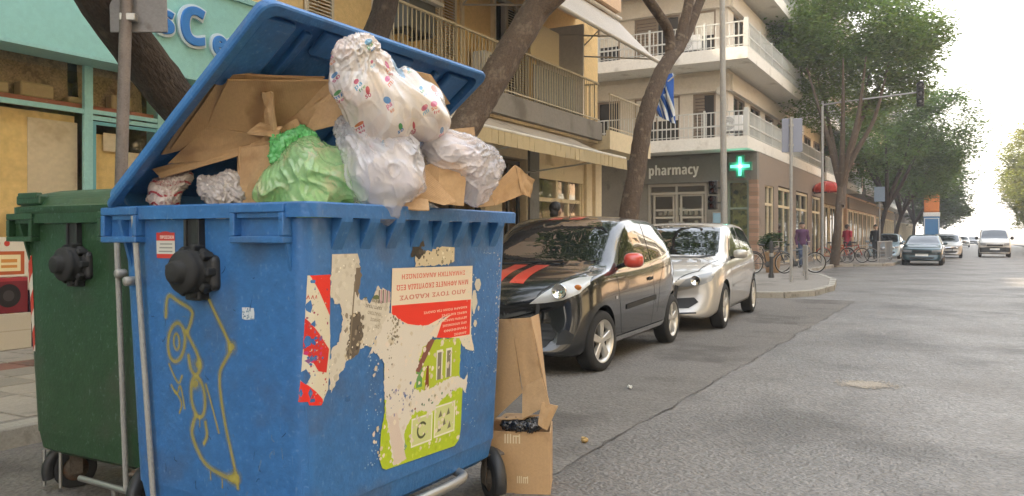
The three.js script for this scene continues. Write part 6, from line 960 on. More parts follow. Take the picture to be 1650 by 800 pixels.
// ---- boxy pale van
const VAN = { L: 4.3, W: 1.8, fo: 0.85, wb: 2.7, r: 0.31, nose: 0.16, tail: 0.14, bow: 0.14, rake: 0.1, noseK: 0.84,
  yc: [[0, 0.8], [0.1, 0.93], [0.4, 1.05], [0.8, 1.15], [1.0, 1.25], [1.4, 1.6], [1.65, 1.78], [1.9, 1.84], [3.9, 1.84], [4.15, 1.78], [4.24, 1.4], [4.3, 0.9]],
  ys: [[0, 0.75], [0.2, 0.9], [0.8, 1.03], [1.3, 1.08], [4.0, 1.1], [4.3, 0.85]], yr: [[0, 0.77], [0.2, 0.94], [0.75, 1.08], [0.95, 1.16], [1.4, 1.5], [1.7, 1.68], [2, 1.75], [3.9, 1.75], [4.15, 1.68], [4.3, 0.87]],
  wr: [[0, 0.84], [0.9, 0.87], [1.6, 0.83], [2, 0.82], [4.1, 0.82], [4.3, 0.85]], w: [[0, 0.78], [0.2, 0.85], [0.6, 0.895], [4.0, 0.9], [4.3, 0.84]], yb: [[0, 0.24], [0.4, 0.2], [4, 0.22], [4.3, 0.3]] };
{
  const pm = paint(0.55, 0.53, 0.48, 0.4), c = car('driven_van', 'pale grey boxy van driving towards the camera down the street', VAN, pm, 1.49, 59.4, { category: 'van' }), { S, F } = c;
  F('windscreen', mir([[0.001, 1.2], [0.68, 1.18], [0.74, 1.22], [0.66, 1.62], [0.6, 1.7], [0.001, 1.74]]), M.carGlass); F('headlight', [[0.48, 0.74], [0.76, 0.76], [0.8, 0.92], [0.7, 0.93], [0.48, 0.86]], M.lampGlass, 0.005, true); F('grille', mir([[0.001, 0.7], [0.44, 0.7], [0.44, 0.82], [0.001, 0.82]]), M.carBlackTrim, 0.006); F('bumper', mir([[0.001, 0.3], [0.82, 0.32], [0.84, 0.62], [0.001, 0.66]]), M.carBlackTrim, 0.01); F('number_plate', rect(-0.27, 0.27, 0.46, 0.58), M.plate, 0.02);
  S('side_window', [[1.5, 1.15], [1.75, 1.5], [1.95, 1.66], [2.4, 1.68], [2.4, 1.15]], M.carGlass); mirror(c, 0.88, 1.22, 1.4, M.carBlackTrim, 0.2, 0.22);
}
// ---- cars farther off
hatch('parked_car', 'silver hatchback just behind the dark teal saloon', silver, -1.15, 55.5);
hatch('parked_car', 'pale blue hatchback parked on the left behind the railing and trees', paint(0.3, 0.42, 0.5, 0.35, 0.2), -4.2, 50.5);
hatch('parked_car', 'dark red hatchback parked at the right kerb under the trees', paint(0.22, 0.025, 0.02, 0.35), 5.3, 66);
saloon('parked_car', 'white saloon far down the road near the vanishing point', paint(0.5, 0.5, 0.48, 0.35), -0.6, 118);
saloon('driven_car', 'dark saloon tiny in the distance beside the white one', paint(0.04, 0.04, 0.05, 0.35), 0.6, 150);
// ---------------------------------------------------------------- trees
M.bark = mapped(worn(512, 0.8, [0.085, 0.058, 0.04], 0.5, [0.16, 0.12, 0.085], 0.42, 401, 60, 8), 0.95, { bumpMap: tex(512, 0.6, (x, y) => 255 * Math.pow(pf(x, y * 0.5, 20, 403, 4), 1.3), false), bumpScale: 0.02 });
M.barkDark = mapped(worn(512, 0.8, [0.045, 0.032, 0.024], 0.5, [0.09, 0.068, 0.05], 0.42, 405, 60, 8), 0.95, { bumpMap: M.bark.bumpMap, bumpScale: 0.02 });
const leafMat = (c) => phys(1, 1, 1, 1, { vertexColors: true, specularIntensity: 0.25, transmission: 0.58, thickness: 0, side: THREE.DoubleSide });
M.leaf = leafMat();
// many folded leaves in clumps spread through an ellipsoid; tint is a linear base colour
function crown(cx, cy, cz, rx, ry, rz, clumps, per, size, tint, seed, spread = 0.62) {
  reseed(seed); const P = [], C = [], N = clumps * per; void N;
  for (let k = 0; k < clumps; k++) {
    let a, b, c, q; do { a = rr(-1, 1); b = rr(-1, 1); c = rr(-1, 1); q = Math.hypot(a, b, c); } while (q > 1 || q < 0.35 || b < -0.75 || fbm(a * 2 + seed, b * 2, c * 2, 2) < -0.17);
    const sh = rr(0.72, 1.25), yl = rr(0, 1), R = spread * rr(0.65, 1.2);
    for (let i = 0; i < per; i++) {
      const g = () => (rnd() + rnd() + rnd() - 1.5) * 1.25; const x = cx + a * rx + g() * R, y = cy + b * ry + g() * R * 0.72, z = cz + c * rz + g() * R;
      const s = size * rr(0.6, 1.3), th = rr(0, 6.283), ti = rr(-0.9, 0.9), ux = Math.cos(th) * s, uz = Math.sin(th) * s, uy = ti * s * 0.6, vx = -Math.sin(th) * s * 0.42, vz = Math.cos(th) * s * 0.42, vy = rr(-0.35, 0.35) * s, f = s * 0.14;
      const p0 = [x - ux, y - uy, z - uz], p2 = [x + ux, y + uy, z + uz], p1 = [x + vx, y + vy + f, z + vz], p3 = [x - vx, y - vy + f, z - vz]; P.push(...p0, ...p1, ...p2, ...p0, ...p2, ...p3);
      const t = sh * rr(0.75, 1.3), r0 = tint[0] * t * (1 + 0.4 * yl * rnd()), g0 = tint[1] * t, b0 = tint[2] * t * rr(0.7, 1.2); for (let j = 0; j < 6; j++) C.push(r0, g0, b0);
    }
  }
  const g = new THREE.BufferGeometry(); g.setAttribute('position', new THREE.Float32BufferAttribute(P, 3)); g.setAttribute('color', new THREE.Float32BufferAttribute(C, 3)); g.computeVertexNormals(); g.setAttribute('uv', new THREE.BufferAttribute(new Float32Array(P.length / 3 * 2), 2)); return g;
}
function tree(name, label, base, limbs, crowns, bark, group) {
  const t = thing(name, label, 'tree', [base[0], base[1], -base[2]], group); let first = true;
  for (const { p, r, seg = 24, n = 14 } of limbs) { const g = limb(p.map((q) => W(...q)), r, seg, n, 0.16, base[2] + p.length); add(t, first ? 'trunk' : 'limb', g, bark, true); first = false; }
  for (const c of crowns) add(t, 'crown', crown(c.c[0], c.c[1], -c.c[2], ...c.r, c.k, c.per, c.size, c.tint, c.seed, c.sp), M.leaf, true);
  return t;
}
const G1 = [0.12, 0.2, 0.04], G2 = [0.1, 0.175, 0.045], G3 = [0.14, 0.17, 0.02];
tree('street_tree', 'dark leaning tree behind the blue container’s lid, forked low', [-5.35, 0.12, 5.4], [
  { p: [[-5.35, 0.1, 5.42], [-5.32, 1.0, 5.3], [-5.3, 1.6, 5.1], [-5.24, 2.0, 4.55], [-5.18, 2.28, 4.08], [-5.1, 2.62, 3.66], [-5, 2.86, 3.33], [-4.9, 3.1, 3.05], [-4.8, 3.6, 2.7], [-4.7, 4.4, 2.3]], r: [0.24, 0.21, 0.19, 0.17, 0.16, 0.155, 0.15, 0.14, 0.12, 0.09], seg: 60, n: 22 },
  { p: [[-5.32, 1.2, 5.3], [-5.31, 1.9, 5.6], [-5.3, 2.6, 6.1], [-5.26, 3.4, 6.58], [-5.2, 3.95, 6.72], [-5.1, 5, 6.9]], r: [0.17, 0.15, 0.135, 0.13, 0.12, 0.08], seg: 40, n: 18 }],
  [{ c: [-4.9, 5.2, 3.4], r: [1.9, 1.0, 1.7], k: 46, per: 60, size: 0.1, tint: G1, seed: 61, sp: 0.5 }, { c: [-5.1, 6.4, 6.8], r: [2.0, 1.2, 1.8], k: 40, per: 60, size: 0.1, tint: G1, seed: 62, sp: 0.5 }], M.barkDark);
tree('street_tree', 'thick brown trunk leaning to the street right of the open lid', [-5.45, 0.12, 6.6], [
  { p: [[-5.5, 0.1, 6.4], [-5.42, 0.9, 6.75], [-5.35, 1.62, 7.18], [-5.27, 2.15, 7.75], [-5.2, 2.66, 8.22], [-5.05, 3.5, 8.84], [-4.9, 4.3, 9.45], [-4.7, 5.3, 10.2], [-4.5, 6.4, 10.8]], r: [0.26, 0.22, 0.195, 0.185, 0.18, 0.18, 0.178, 0.15, 0.1], seg: 70, n: 26 },
  { p: [[-4.95, 4.1, 9.3], [-4.5, 4.6, 9.6], [-3.9, 5.5, 9.9], [-3.5, 6.4, 10]], r: [0.14, 0.12, 0.1, 0.06] }],
  [{ c: [-4.5, 7.4, 9.9], r: [2.3, 1.6, 2.2], k: 60, per: 60, size: 0.11, tint: G1, seed: 63, sp: 0.6 }], M.bark);
tree('street_tree', 'slim brown tree forking into three limbs before the pharmacy', [-5.25, 0.12, 13.1], [
  { p: [[-5.3, 0.1, 13.1], [-5.24, 1.0, 13.3], [-5.2, 1.75, 13.5], [-5.17, 2.6, 13.85], [-5.15, 3.33, 14.1], [-5.1, 4.43, 14.95], [-5.06, 5.1, 15.85]], r: [0.21, 0.18, 0.165, 0.158, 0.152, 0.14, 0.13], seg: 60, n: 22 },
  { p: [[-5.08, 4.75, 15.4], [-5.14, 5.3, 15.5], [-5.2, 5.53, 15.18], [-5.3, 5.9, 14.4], [-5.4, 6.7, 13.8], [-5.5, 8, 13.4]], r: [0.1, 0.1, 0.095, 0.085, 0.075, 0.05], seg: 36 },
  { p: [[-5.06, 5.0, 15.8], [-5.04, 5.5, 16.05], [-5, 6.1, 16.35], [-5.02, 7, 16.5], [-5.1, 8.2, 16.6]], r: [0.12, 0.105, 0.095, 0.08, 0.05] },
  { p: [[-5.06, 5.05, 15.85], [-5.0, 5.6, 16.4], [-4.92, 6.35, 17], [-4.7, 7.3, 17.6], [-4.5, 8.4, 18]], r: [0.12, 0.1, 0.09, 0.075, 0.05] }],
  [{ c: [-4.9, 9.6, 15.4], r: [2.4, 1.7, 2.4], k: 60, per: 60, size: 0.11, tint: G1, seed: 65, sp: 0.6 }], M.bark);
const bigLimbs = (u, s, h, seed) => { reseed(seed); const o = [{ p: [[u, 0.1, s], [u + rr(-0.1, 0.2), h * 0.18, s + rr(-0.2, 0.2)], [u + rr(-0.1, 0.4), h * 0.36, s + rr(-0.4, 0.4)]], r: [0.2, 0.15, 0.12], seg: 20 }]; const top = o[0].p[2]; for (let k = 0; k < 6; k++) { const a = k * 1.05 + rr(0, 0.6), R = rr(0.5, 1); o.push({ p: [top, [top[0] + Math.cos(a) * 0.7 * R + 0.15, h * 0.5, top[2] + Math.sin(a) * 0.7 * R], [top[0] + Math.cos(a) * 1.7 * R + 0.3, h * rr(0.62, 0.74), top[2] + Math.sin(a) * 1.7 * R], [top[0] + Math.cos(a) * 2.6 * R + 0.4, h * rr(0.8, 0.95), top[2] + Math.sin(a) * 2.6 * R]], r: [0.13, 0.105, 0.07, 0.03], seg: 18, n: 9 }); } return o; };
M.barkPale = mapped(worn(256, 0.8, [0.1, 0.072, 0.05], 0.5, [0.17, 0.13, 0.09], 0.42, 407, 60, 8), 0.95);
tree('street_tree', 'big spreading green tree reaching over the pharmacy balconies, first of the far row', [-4.9, 0.12, 36.6], [...bigLimbs(-4.9, 36.6, 9.5, 71), { p: [[-4.7, 2.6, 36.6], [-4.5, 4.6, 37.6], [-4.1, 6.6, 39], [-3.4, 8.4, 40.5]], r: [0.18, 0.15, 0.12, 0.06] }],
  [{ c: [-4.6, 9.9, 39], r: [3.9, 2.9, 3.6], k: 150, per: 190, size: 0.1, tint: G1, seed: 73, sp: 0.75 }, { c: [-6.3, 10.4, 36.8], r: [2.2, 2.4, 2.4], k: 50, per: 150, size: 0.1, tint: G1, seed: 68, sp: 0.7 }, { c: [-5.2, 7.2, 38.5], r: [2.6, 1.3, 2.6], k: 36, per: 120, size: 0.1, tint: G1, seed: 70, sp: 0.6 }, { c: [-2.6, 9.1, 40], r: [1.8, 2.2, 2.2], k: 50, per: 160, size: 0.1, tint: G1, seed: 74, sp: 0.6 }], M.barkPale);
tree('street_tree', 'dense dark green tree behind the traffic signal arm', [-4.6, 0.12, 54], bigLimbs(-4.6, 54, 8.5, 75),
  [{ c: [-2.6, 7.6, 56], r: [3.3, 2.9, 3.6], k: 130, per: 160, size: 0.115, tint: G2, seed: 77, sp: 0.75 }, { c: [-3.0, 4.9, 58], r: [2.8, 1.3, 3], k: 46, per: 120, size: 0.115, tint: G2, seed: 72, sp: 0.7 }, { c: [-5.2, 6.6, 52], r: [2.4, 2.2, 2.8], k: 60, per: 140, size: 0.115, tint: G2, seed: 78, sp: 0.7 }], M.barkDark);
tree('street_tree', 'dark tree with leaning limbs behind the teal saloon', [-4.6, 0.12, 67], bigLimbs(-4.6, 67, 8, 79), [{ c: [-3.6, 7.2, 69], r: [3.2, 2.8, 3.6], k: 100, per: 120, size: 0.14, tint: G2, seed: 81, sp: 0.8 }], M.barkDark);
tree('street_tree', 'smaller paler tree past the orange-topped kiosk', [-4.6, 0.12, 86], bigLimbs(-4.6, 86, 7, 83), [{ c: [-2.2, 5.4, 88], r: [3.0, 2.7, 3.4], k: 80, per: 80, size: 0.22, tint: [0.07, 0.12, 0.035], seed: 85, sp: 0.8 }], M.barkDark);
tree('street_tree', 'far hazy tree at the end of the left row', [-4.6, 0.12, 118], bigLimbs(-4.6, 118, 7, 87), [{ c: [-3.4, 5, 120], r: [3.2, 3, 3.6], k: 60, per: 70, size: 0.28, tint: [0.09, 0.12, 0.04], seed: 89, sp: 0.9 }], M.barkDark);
tree('street_tree', 'leafy tree on the left pavement behind the camera', [-5.4, 0.12, -4], bigLimbs(-5.4, -4, 7, 101), [{ c: [-5.2, 6, -4], r: [3.2, 2.2, 3.4], k: 70, per: 70, size: 0.13, tint: G1, seed: 103, sp: 0.8 }], M.bark);
// right-hand side: sunlit row, the nearer ones beyond the frame
const right = tree('sunlit_tree', 'sunlit yellow green tree at the right edge over the red car', [7.6, 0.12, 80], bigLimbs(7.6, 80, 8.5, 91), [{ c: [6.5, 7.4, 82], r: [4.4, 4.4, 4.2], k: 170, per: 130, size: 0.14, tint: G3, seed: 93, sp: 0.8 }, { c: [5.6, 3.6, 81], r: [2.6, 2.2, 2.6], k: 60, per: 110, size: 0.14, tint: G3, seed: 94, sp: 0.7 }], M.bark);
for (const [s, l, du] of [[104, 'yellow green tree farther along the right side, behind the first', -0.4], [128, 'faint yellow tree near the vanishing point on the right', -0.6], [52, 'sunlit tree on the right pavement just beyond the frame', 3.6], [30, 'sunlit tree on the right pavement opposite the silver hatchback, beyond the frame', 1.6], [14, 'sunlit tree on the right pavement opposite the containers, beyond the frame', 1.6], [-6, 'tree on the right pavement behind the camera', 1.6]]) copyOf(right, l, [7.6 + du, 0.12, -s], s * 1.3);
// ---------------------------------------------------------------- street furniture
M.signBack = mapped(worn(256, 0.6, [0.2, 0.19, 0.19], 0.15, [0.12, 0.1, 0.09], 0.4, 501, 60, 5), 0.55, { metalness: 0.2 });
{
  const t = thing('sign_post', 'grey sign post with a metal plate, rising behind the green container', 'sign post', [-4.75, 0.1, -3.3]);
  add(t, 'post', rod(W(-4.75, 0.1, 3.28), W(-4.75, 4, 3.4), 0.038, 0.038, 18), mapped(worn(256, 0.5, [0.17, 0.14, 0.125], 0.3, [0.1, 0.075, 0.06], 0.4, 503, 60, 6), 0.55, { metalness: 0.2 }));
  add(t, 'sign_plate', [boxAt(0.36, 0.6, 0.02, mat4(-4.74, 2.9, -3.44, 0, 0.62, 0.03), 0.006)], M.signBack); add(t, 'clamp', [boxAt(0.1, 0.05, 0.07, mat4(-4.735, 2.68, -3.37, 0, 0.6, 0), 0.008)], M.steel); add(t, 'cap', lathe([[0.001, 0.03], [0.03, 0.02], [0.04, 0]].reverse(), V(0, 1, 0), W(-4.75, 4, 3.4), 14), M.galv);
}
{
  const t = thing('lamp_post', 'tall pale lamp post in front of the pharmacy', 'lamp post', [-5.22, 0.12, -20]);
  add(t, 'pole', [rod(W(-5.22, 0.12, 20), W(-5.3, 9.5, 20), 0.085, 0.06, 18)], M.galv); add(t, 'base_sleeve', rod(W(-5.22, 0.12, 20), W(-5.22, 1.2, 20), 0.11, 0.11, 18), M.galv);
  add(t, 'arm', tube([W(-5.3, 9.4, 20), W(-5.0, 9.8, 20), W(-4, 10, 20), W(-3, 10, 20)], 0.04, 20), M.galv); add(t, 'lamp_head', [bx(-3.2, -2.5, 9.9, 10.08, 19.88, 20.12, 0.05)], M.signBack); add(t, 'lamp_glass', bx(-3.15, -2.6, 9.86, 9.905, 19.9, 20.1, 0.02), M.lampGlass);
}
{
  const t = thing('traffic_light', 'dark traffic signal heads strapped to the lamp post', 'traffic light', [-5.5, 2.1, -20]);
  for (const [y, s] of [[2.5, 19.95], [2.12, 19.9]]) { add(t, 'signal_head', [bx(-5.62, -5.4, y - 0.17, y + 0.17, s, s + 0.16, 0.03)], M.blackPlastic); add(t, 'hood', [0.09, -0.08].map((d) => lathe([[0.07, 0], [0.075, 0.09], [0.07, 0.09], [0.065, 0]], V(0, 0, 1), W(-5.51, y + d, s + 0.01), 16)), M.blackPlastic); for (const d of [0.09, -0.08]) add(t, 'lens', new THREE.SphereGeometry(0.06, 12, 8).scale(1, 1, 0.3).translate(-5.51, y + d, -s), std(0.05, 0.012, 0.01, 0.25)); }
  add(t, 'strap', [bx(-5.42, -5.28, 2.46, 2.5, 20, 20.06), bx(-5.42, -5.28, 2.1, 2.14, 20, 20.06)], M.darkMetal);
  const q = thing('notice_panel', 'small pale blue panel on the pharmacy wall beside the doorway', 'panel', [-7.9, 1.7, -29.2]); add(q, 'board', bx(-8.05, -7.72, 1.75, 2.15, 29.22, 29.28, 0.01), std(0.25, 0.4, 0.52, 0.5)); add(q, 'frame', frameU(-8.07, -7.7, 1.73, 2.17, 29.21, 0.02, 0.08), M.steel);
}
{
  const t = thing('sign_post', 'tall grey post with blue grey panel back on the corner build-out', 'sign post', [-3.9, 0.12, -21.4]);
  add(t, 'post', rod(W(-3.9, 0.12, 21.4), W(-3.9, 4.3, 21.4), 0.04, 0.04, 14), M.galv); add(t, 'sign_plate', boxAt(0.5, 0.86, 0.03, mat4(-3.89, 3.85, -21.47, 0, 0.3, 0), 0.02), std(0.27, 0.28, 0.34, 0.6)); add(t, 'clamp', [3.6, 4.1].map((y) => boxAt(0.12, 0.05, 0.05, mat4(-3.9, y, -21.42, 0, 0.3, 0))), M.steel);
}
{
  const t = thing('traffic_signal', 'traffic signal on a long pale arm over the street, among the trees', 'traffic light', [-5.3, 0.12, -36]);
  add(t, 'pole', [rod(W(-5.3, 0.12, 36), W(-5.3, 6.95, 36), 0.065, 0.05, 14)], M.galv); add(t, 'arm', tube([W(-5.3, 6.8, 36), W(-4.6, 6.86, 36), W(-3, 6.95, 36), W(-1.55, 7.03, 36)], 0.035, 30), M.galv);
  add(t, 'signal_head', [bx(-1.77, -1.5, 6.45, 7.4, 35.87, 36.1, 0.04)], M.blackPlastic); 
  add(t, 'lens', [7.28, 6.95, 6.62].map((y) => new THREE.SphereGeometry(0.11, 14, 10).scale(1, 1, 0.3).translate(-1.62, y, -35.84)), std(0.06, 0.05, 0.05, 0.2)); add(t, 'hood', [7.28, 6.95, 6.62].map((y) => lathe([[0.125, 0], [0.13, 0.16], [0.122, 0.16], [0.12, 0]], V(0, 0, 1), W(-1.62, y, 35.86), 16)), M.blackPlastic);
}
{
  const t = thing('road_sign', 'small blue grey road sign on a thin post by the far trees', 'sign', [-3.63, 0.12, -42]);
  add(t, 'post', rod(W(-3.63, 0.12, 42), W(-3.63, 3.6, 42), 0.035, 0.035, 10), M.galv); add(t, 'sign_plate', bx(-3.86, -3.4, 2.95, 3.65, 41.9, 41.93, 0.01), std(0.25, 0.32, 0.42, 0.5)); add(t, 'clamp', bx(-3.68, -3.58, 3.2, 3.25, 41.93, 42.04), M.steel);
}
{
  const t = thing('advertising_kiosk', 'blue advertising kiosk with orange top beside the far road', 'kiosk', [-2.75, 0.12, -80]);
  const c = -2.75; add(t, 'column', bx(c - 0.62, c + 0.62, 0.4, 3.1, 79.7, 80.3, 0.06), std(0.06, 0.2, 0.42, 0.4)); add(t, 'base', bx(c - 0.5, c + 0.5, 0.12, 0.4, 79.75, 80.25), M.darkMetal); add(t, 'poster_frame', frameU(c - 0.58, c + 0.58, 0.6, 2.95, 79.67, 0.06, 0.03), M.white); add(t, 'orange_top', bx(c - 0.6, c + 0.6, 3.45, 5.2, 79.65, 80.35, 0.12), std(0.55, 0.17, 0.03, 0.6)); add(t, 'white_band', bx(c - 0.65, c + 0.65, 3.1, 3.45, 79.66, 80.34, 0.02), M.white);
}
{
  const t = thing('shop_awning', 'round red awning over a shop past the pharmacy', 'awning', [-6.45, 3.3, -41.5]);
  const g = new THREE.SphereGeometry(1, 24, 12, 0, Math.PI * 2, 0, Math.PI / 2); g.scale(0.7, 0.5, 0.75).translate(-5.9, 3.45, -41.5); add(t, 'canopy', g, mapped(worn(256, 1, [0.6, 0.05, 0.03], 0.15, [0.4, 0.03, 0.02], 0.4, 511, 30, 4), 0.7, { side: THREE.DoubleSide }));
  add(t, 'rib', [0, 1, 2, 3, 4, 5, 6, 7].map((k) => { const p = []; for (let i = 0; i <= 8; i++) { const a = i / 8 * Math.PI / 2, b = k / 8 * 6.283; p.push(V(-5.9 + Math.cos(b) * Math.cos(a) * 0.705, 3.45 + Math.sin(a) * 0.505, -41.5 + Math.sin(b) * Math.cos(a) * 0.755)); } return tube(p, 0.02, 10, 5); }), std(0.7, 0.2, 0.14, 0.6)).userData.kind = 'stuff'; add(t, 'bracket', rod(W(-6.5, 3.4, 41.5), W(-5.9, 3.44, 41.5), 0.03), M.darkMetal);
}
// flag hanging from a slanting pole
{
  const t = thing('flag', 'blue and white striped flag with a cross, hanging limp beside the forked tree', 'flag', [-6.9, 4.4, -20.3]);
  add(t, 'pole', rod(W(-7.25, 4.9, 20.2), W(-6.55, 5.45, 20.3), 0.018), M.railPale);
  const n = 26, g = new THREE.PlaneGeometry(1, 1, n, 20), p = g.attributes.position;
  for (let i = 0; i < p.count; i++) { const a = p.getX(i) + 0.5, b = p.getY(i) + 0.5, w = 0.42 + 0.1 * b; p.setXYZ(i, -6.95 + (a - 0.5) * w + 0.16 * (1 - b) + 0.03 * Math.sin(a * 14), 4.4 + b * 0.92 + (a - 0.5) * 0.42 * b - 0.22 * a * (1 - b), -20.3 + 0.09 * Math.sin(a * 15 + b * 2) + 0.04 * Math.sin(b * 8 + a * 4)); }
  g.computeVertexNormals();
  const map = canvas(180, 120, (c, w, h) => { for (let k = 0; k < 9; k++) { c.fillStyle = k % 2 ? '#d9dde0' : '#1f4f9c'; c.fillRect(0, k * h / 9, w, h / 9 + 1); } c.fillStyle = '#1f4f9c'; c.fillRect(0, 0, h * 5 / 9, h * 5 / 9); c.fillStyle = '#d9dde0'; c.fillRect(h * 2 / 9, 0, h / 9, h * 5 / 9); c.fillRect(0, h * 2 / 9, h * 5 / 9, h / 9); });
  map.center.set(0.5, 0.5); map.rotation = -Math.PI / 2.6;
  map.wrapS = map.wrapT = THREE.RepeatWrapping;
  add(t, 'cloth', g, new THREE.MeshStandardMaterial({ map, roughness: 0.85, side: THREE.DoubleSide }), true);
}
// bollard, planter
{
  const t = thing('bollard', 'dark metal bollard on the pavement corner behind the silver hatchback', 'bollard', [-4.82, 0.12, -23.5]);
  loc(t, 'post', lathe([[0.08, 0], [0.08, 0.1], [0.055, 0.13], [0.05, 0.8], [0.06, 0.84], [0.06, 0.9], [0.045, 0.95], [0.05, 1.0], [0.001, 1.05]], V(0, 1, 0), V(0, 0, 0), 18), M.darkMetal); loc(t, 'collar', lathe([[0.058, 0.6], [0.063, 0.62], [0.063, 0.68], [0.058, 0.7]], V(0, 1, 0), V(0, 0, 0), 18), M.steel);
  const q = thing('planter', 'tall tan pot with a bushy green plant beside the pharmacy corner', 'planter', [-5.5, 0.12, -27]);
  loc(q, 'pot', lathe([[0.001, 0], [0.2, 0], [0.27, 0.55], [0.3, 0.6], [0.3, 0.66], [0.25, 0.66], [0.23, 0.58], [0.001, 0.58]], V(0, 1, 0), V(0, 0, 0), 22), mapped(worn(256, 0.8, [0.4, 0.26, 0.15], 0.15, [0.28, 0.17, 0.09], 0.4, 521, 40, 5), 0.9)); loc(q, 'plant', crown(0, 1.0, 0, 0.35, 0.3, 0.35, 16, 40, 0.07, [0.04, 0.08, 0.025], 95, 0.16), M.leaf, true); loc(q, 'stem', [rod(V(0, 0.58, 0), V(0.05, 0.95, 0), 0.02), rod(V(0, 0.58, 0), V(-0.1, 0.95, 0.06), 0.018)], M.bark);
}
// guard railings
function barrier(name, label, pts, h, group) {
  const t = thing(name, label, 'railing', [pts[0][0], 0.12, -pts[0][1]], group), bars = [];
  for (let i = 0; i + 1 < pts.length; i++) {
    const a = pts[i], b = pts[i + 1], L = Math.hypot(b[0] - a[0], b[1] - a[1]), n = Math.round(L / 0.14);
    add(t, 'top_rail', rod(W(a[0], 0.12 + h, a[1]), W(b[0], 0.12 + h, b[1]), 0.024), M.galv); add(t, 'bottom_rail', rod(W(a[0], 0.3, a[1]), W(b[0], 0.3, b[1]), 0.018), M.galv); add(t, 'post', rod(W(a[0], 0.12, a[1]), W(a[0], 0.14 + h, a[1]), 0.03), M.galv);
    for (let k = 1; k < n; k++) bars.push(rod(W(lerp(a[0], b[0], k / n), 0.3, lerp(a[1], b[1], k / n)), W(lerp(a[0], b[0], k / n), 0.12 + h, lerp(a[1], b[1], k / n)), 0.008, 0.008, 5));
  }
  const e = pts[pts.length - 1]; add(t, 'post', rod(W(e[0], 0.12, e[1]), W(e[0], 0.14 + h, e[1]), 0.03), M.galv); add(t, 'bar', bars, M.galv).userData.kind = 'stuff';
}
barrier('guard_railing', 'grey guard railing on the corner build-out beside the panel post', [[-3.75, 22.8], [-3.95, 23.9], [-4.2, 25]], 0.9);
barrier('guard_railing', 'grey guard railing along the far kerb beside the teal saloon', [[-3.5, 39.6], [-3.3, 41], [-3.25, 42.8], [-3.3, 44.6], [-3.6, 46.6]], 0.95);
// ---------------------------------------------------------------- bicycles
function bicycle(label, u, s, turn, frameM, name = 'bicycle') {
  const t = thing(name, label, 'bicycle', [u, 0.13, -s]); t.rotation.set(0, turn, 0); const R = 0.33, Z = V(0, 0, 1);
  for (const x of [-0.52, 0.52]) { const w = new THREE.Group(); w.name = 'wheel'; w.position.set(x, R, 0); t.add(w); loc(w, 'tyre', new THREE.TorusGeometry(R - 0.02, 0.02, 8, 36), M.tyre); loc(w, 'rim', new THREE.TorusGeometry(R - 0.045, 0.009, 6, 36), M.alloy); const sp = []; for (let k = 0; k < 18; k++) { const a = k / 18 * 6.283; sp.push(rod(V(0, 0, 0), V(Math.cos(a) * (R - 0.05), Math.sin(a) * (R - 0.05), 0), 0.0025, 0.0025, 4)); } loc(w, 'spokes', [...sp, lathe([[0.001, -0.05], [0.02, -0.05], [0.02, 0.05], [0.001, 0.05]], Z, V(0, 0, 0), 10)], M.steel).userData.kind = 'stuff'; }
  const bb = V(-0.08, 0.29, 0), seat = V(-0.22, 0.78, 0), head = V(0.33, 0.82, 0), hd = V(0.36, 0.7, 0), rear = V(-0.52, R, 0), fr = V(0.52, R, 0);
  loc(t, 'frame', [rod(bb, seat, 0.018), rod(seat.clone().lerp(bb, 0.15), head.clone().lerp(hd, 0.3), 0.018), rod(bb, hd, 0.021), rod(head, hd, 0.022), rod(bb, rear, 0.012), rod(seat.clone().lerp(bb, 0.2), rear, 0.01)], frameM); loc(t, 'fork', [rod(hd, fr.clone().add(V(0, 0, 0.04)), 0.013), rod(hd, fr.clone().add(V(0, 0, -0.04)), 0.013)], frameM);
  loc(t, 'saddle', new THREE.SphereGeometry(0.1, 14, 10).scale(1.25, 0.35, 0.7).translate(-0.25, 0.9, 0), M.blackPlastic); loc(t, 'seat_post', rod(seat, V(-0.245, 0.88, 0), 0.013), M.steel); loc(t, 'handlebar', [tube([V(0.3, 1.0, -0.28), V(0.36, 1.0, -0.1), V(0.36, 1.0, 0.1), V(0.3, 1.0, 0.28)], 0.012, 20, 7), rod(head, V(0.33, 1.0, 0), 0.014)], M.steel); loc(t, 'crank', [lathe([[0.001, -0.01], [0.09, -0.006], [0.09, 0.006], [0.001, 0.01]], Z, bb.clone().add(V(0, 0, 0.05)), 20), rod(bb.clone().add(V(0, 0, 0.07)), V(0.05, 0.18, 0.07), 0.01), rod(bb.clone().add(V(0, 0, -0.07)), V(-0.2, 0.4, -0.07), 0.01)], M.darkMetal); loc(t, 'pedal', [boxAt(0.09, 0.02, 0.06, mat4(0.05, 0.18, 0.11), 0.005)], M.blackPlastic);
  loc(t, 'mudguard', [-0.52].map((x) => { const p = []; for (let i = 0; i <= 10; i++) { const a = 0.4 + i * 0.22; p.push(V(x + Math.cos(a) * (R + 0.03), R + Math.sin(a) * (R + 0.03), 0)); } return new THREE.TubeGeometry(new THREE.CatmullRomCurve3(p), 16, 0.02, 5); }), frameM); return t;
}
bicycle('orange bicycle parked behind the side street kerb', -5.05, 37.9, 0.5, std(0.5, 0.08, 0.02, 0.4));
bicycle('red bicycle beside the orange one, nearer the trees', -4.6, 39.4, -0.3, std(0.35, 0.03, 0.02, 0.4));
bicycle('white bicycle at the end of the parked bicycles by the railing', -4.35, 40.6, 0.15, std(0.55, 0.55, 0.53, 0.4));
bicycle('dark bicycle leaning between the bollard and the panel post', -5.4, 26, 0.7, std(0.03, 0.03, 0.035, 0.4));
bicycle('grey bicycle behind the guard railing on the corner', -4.75, 27.2, 0.2, std(0.18, 0.19, 0.2, 0.4));
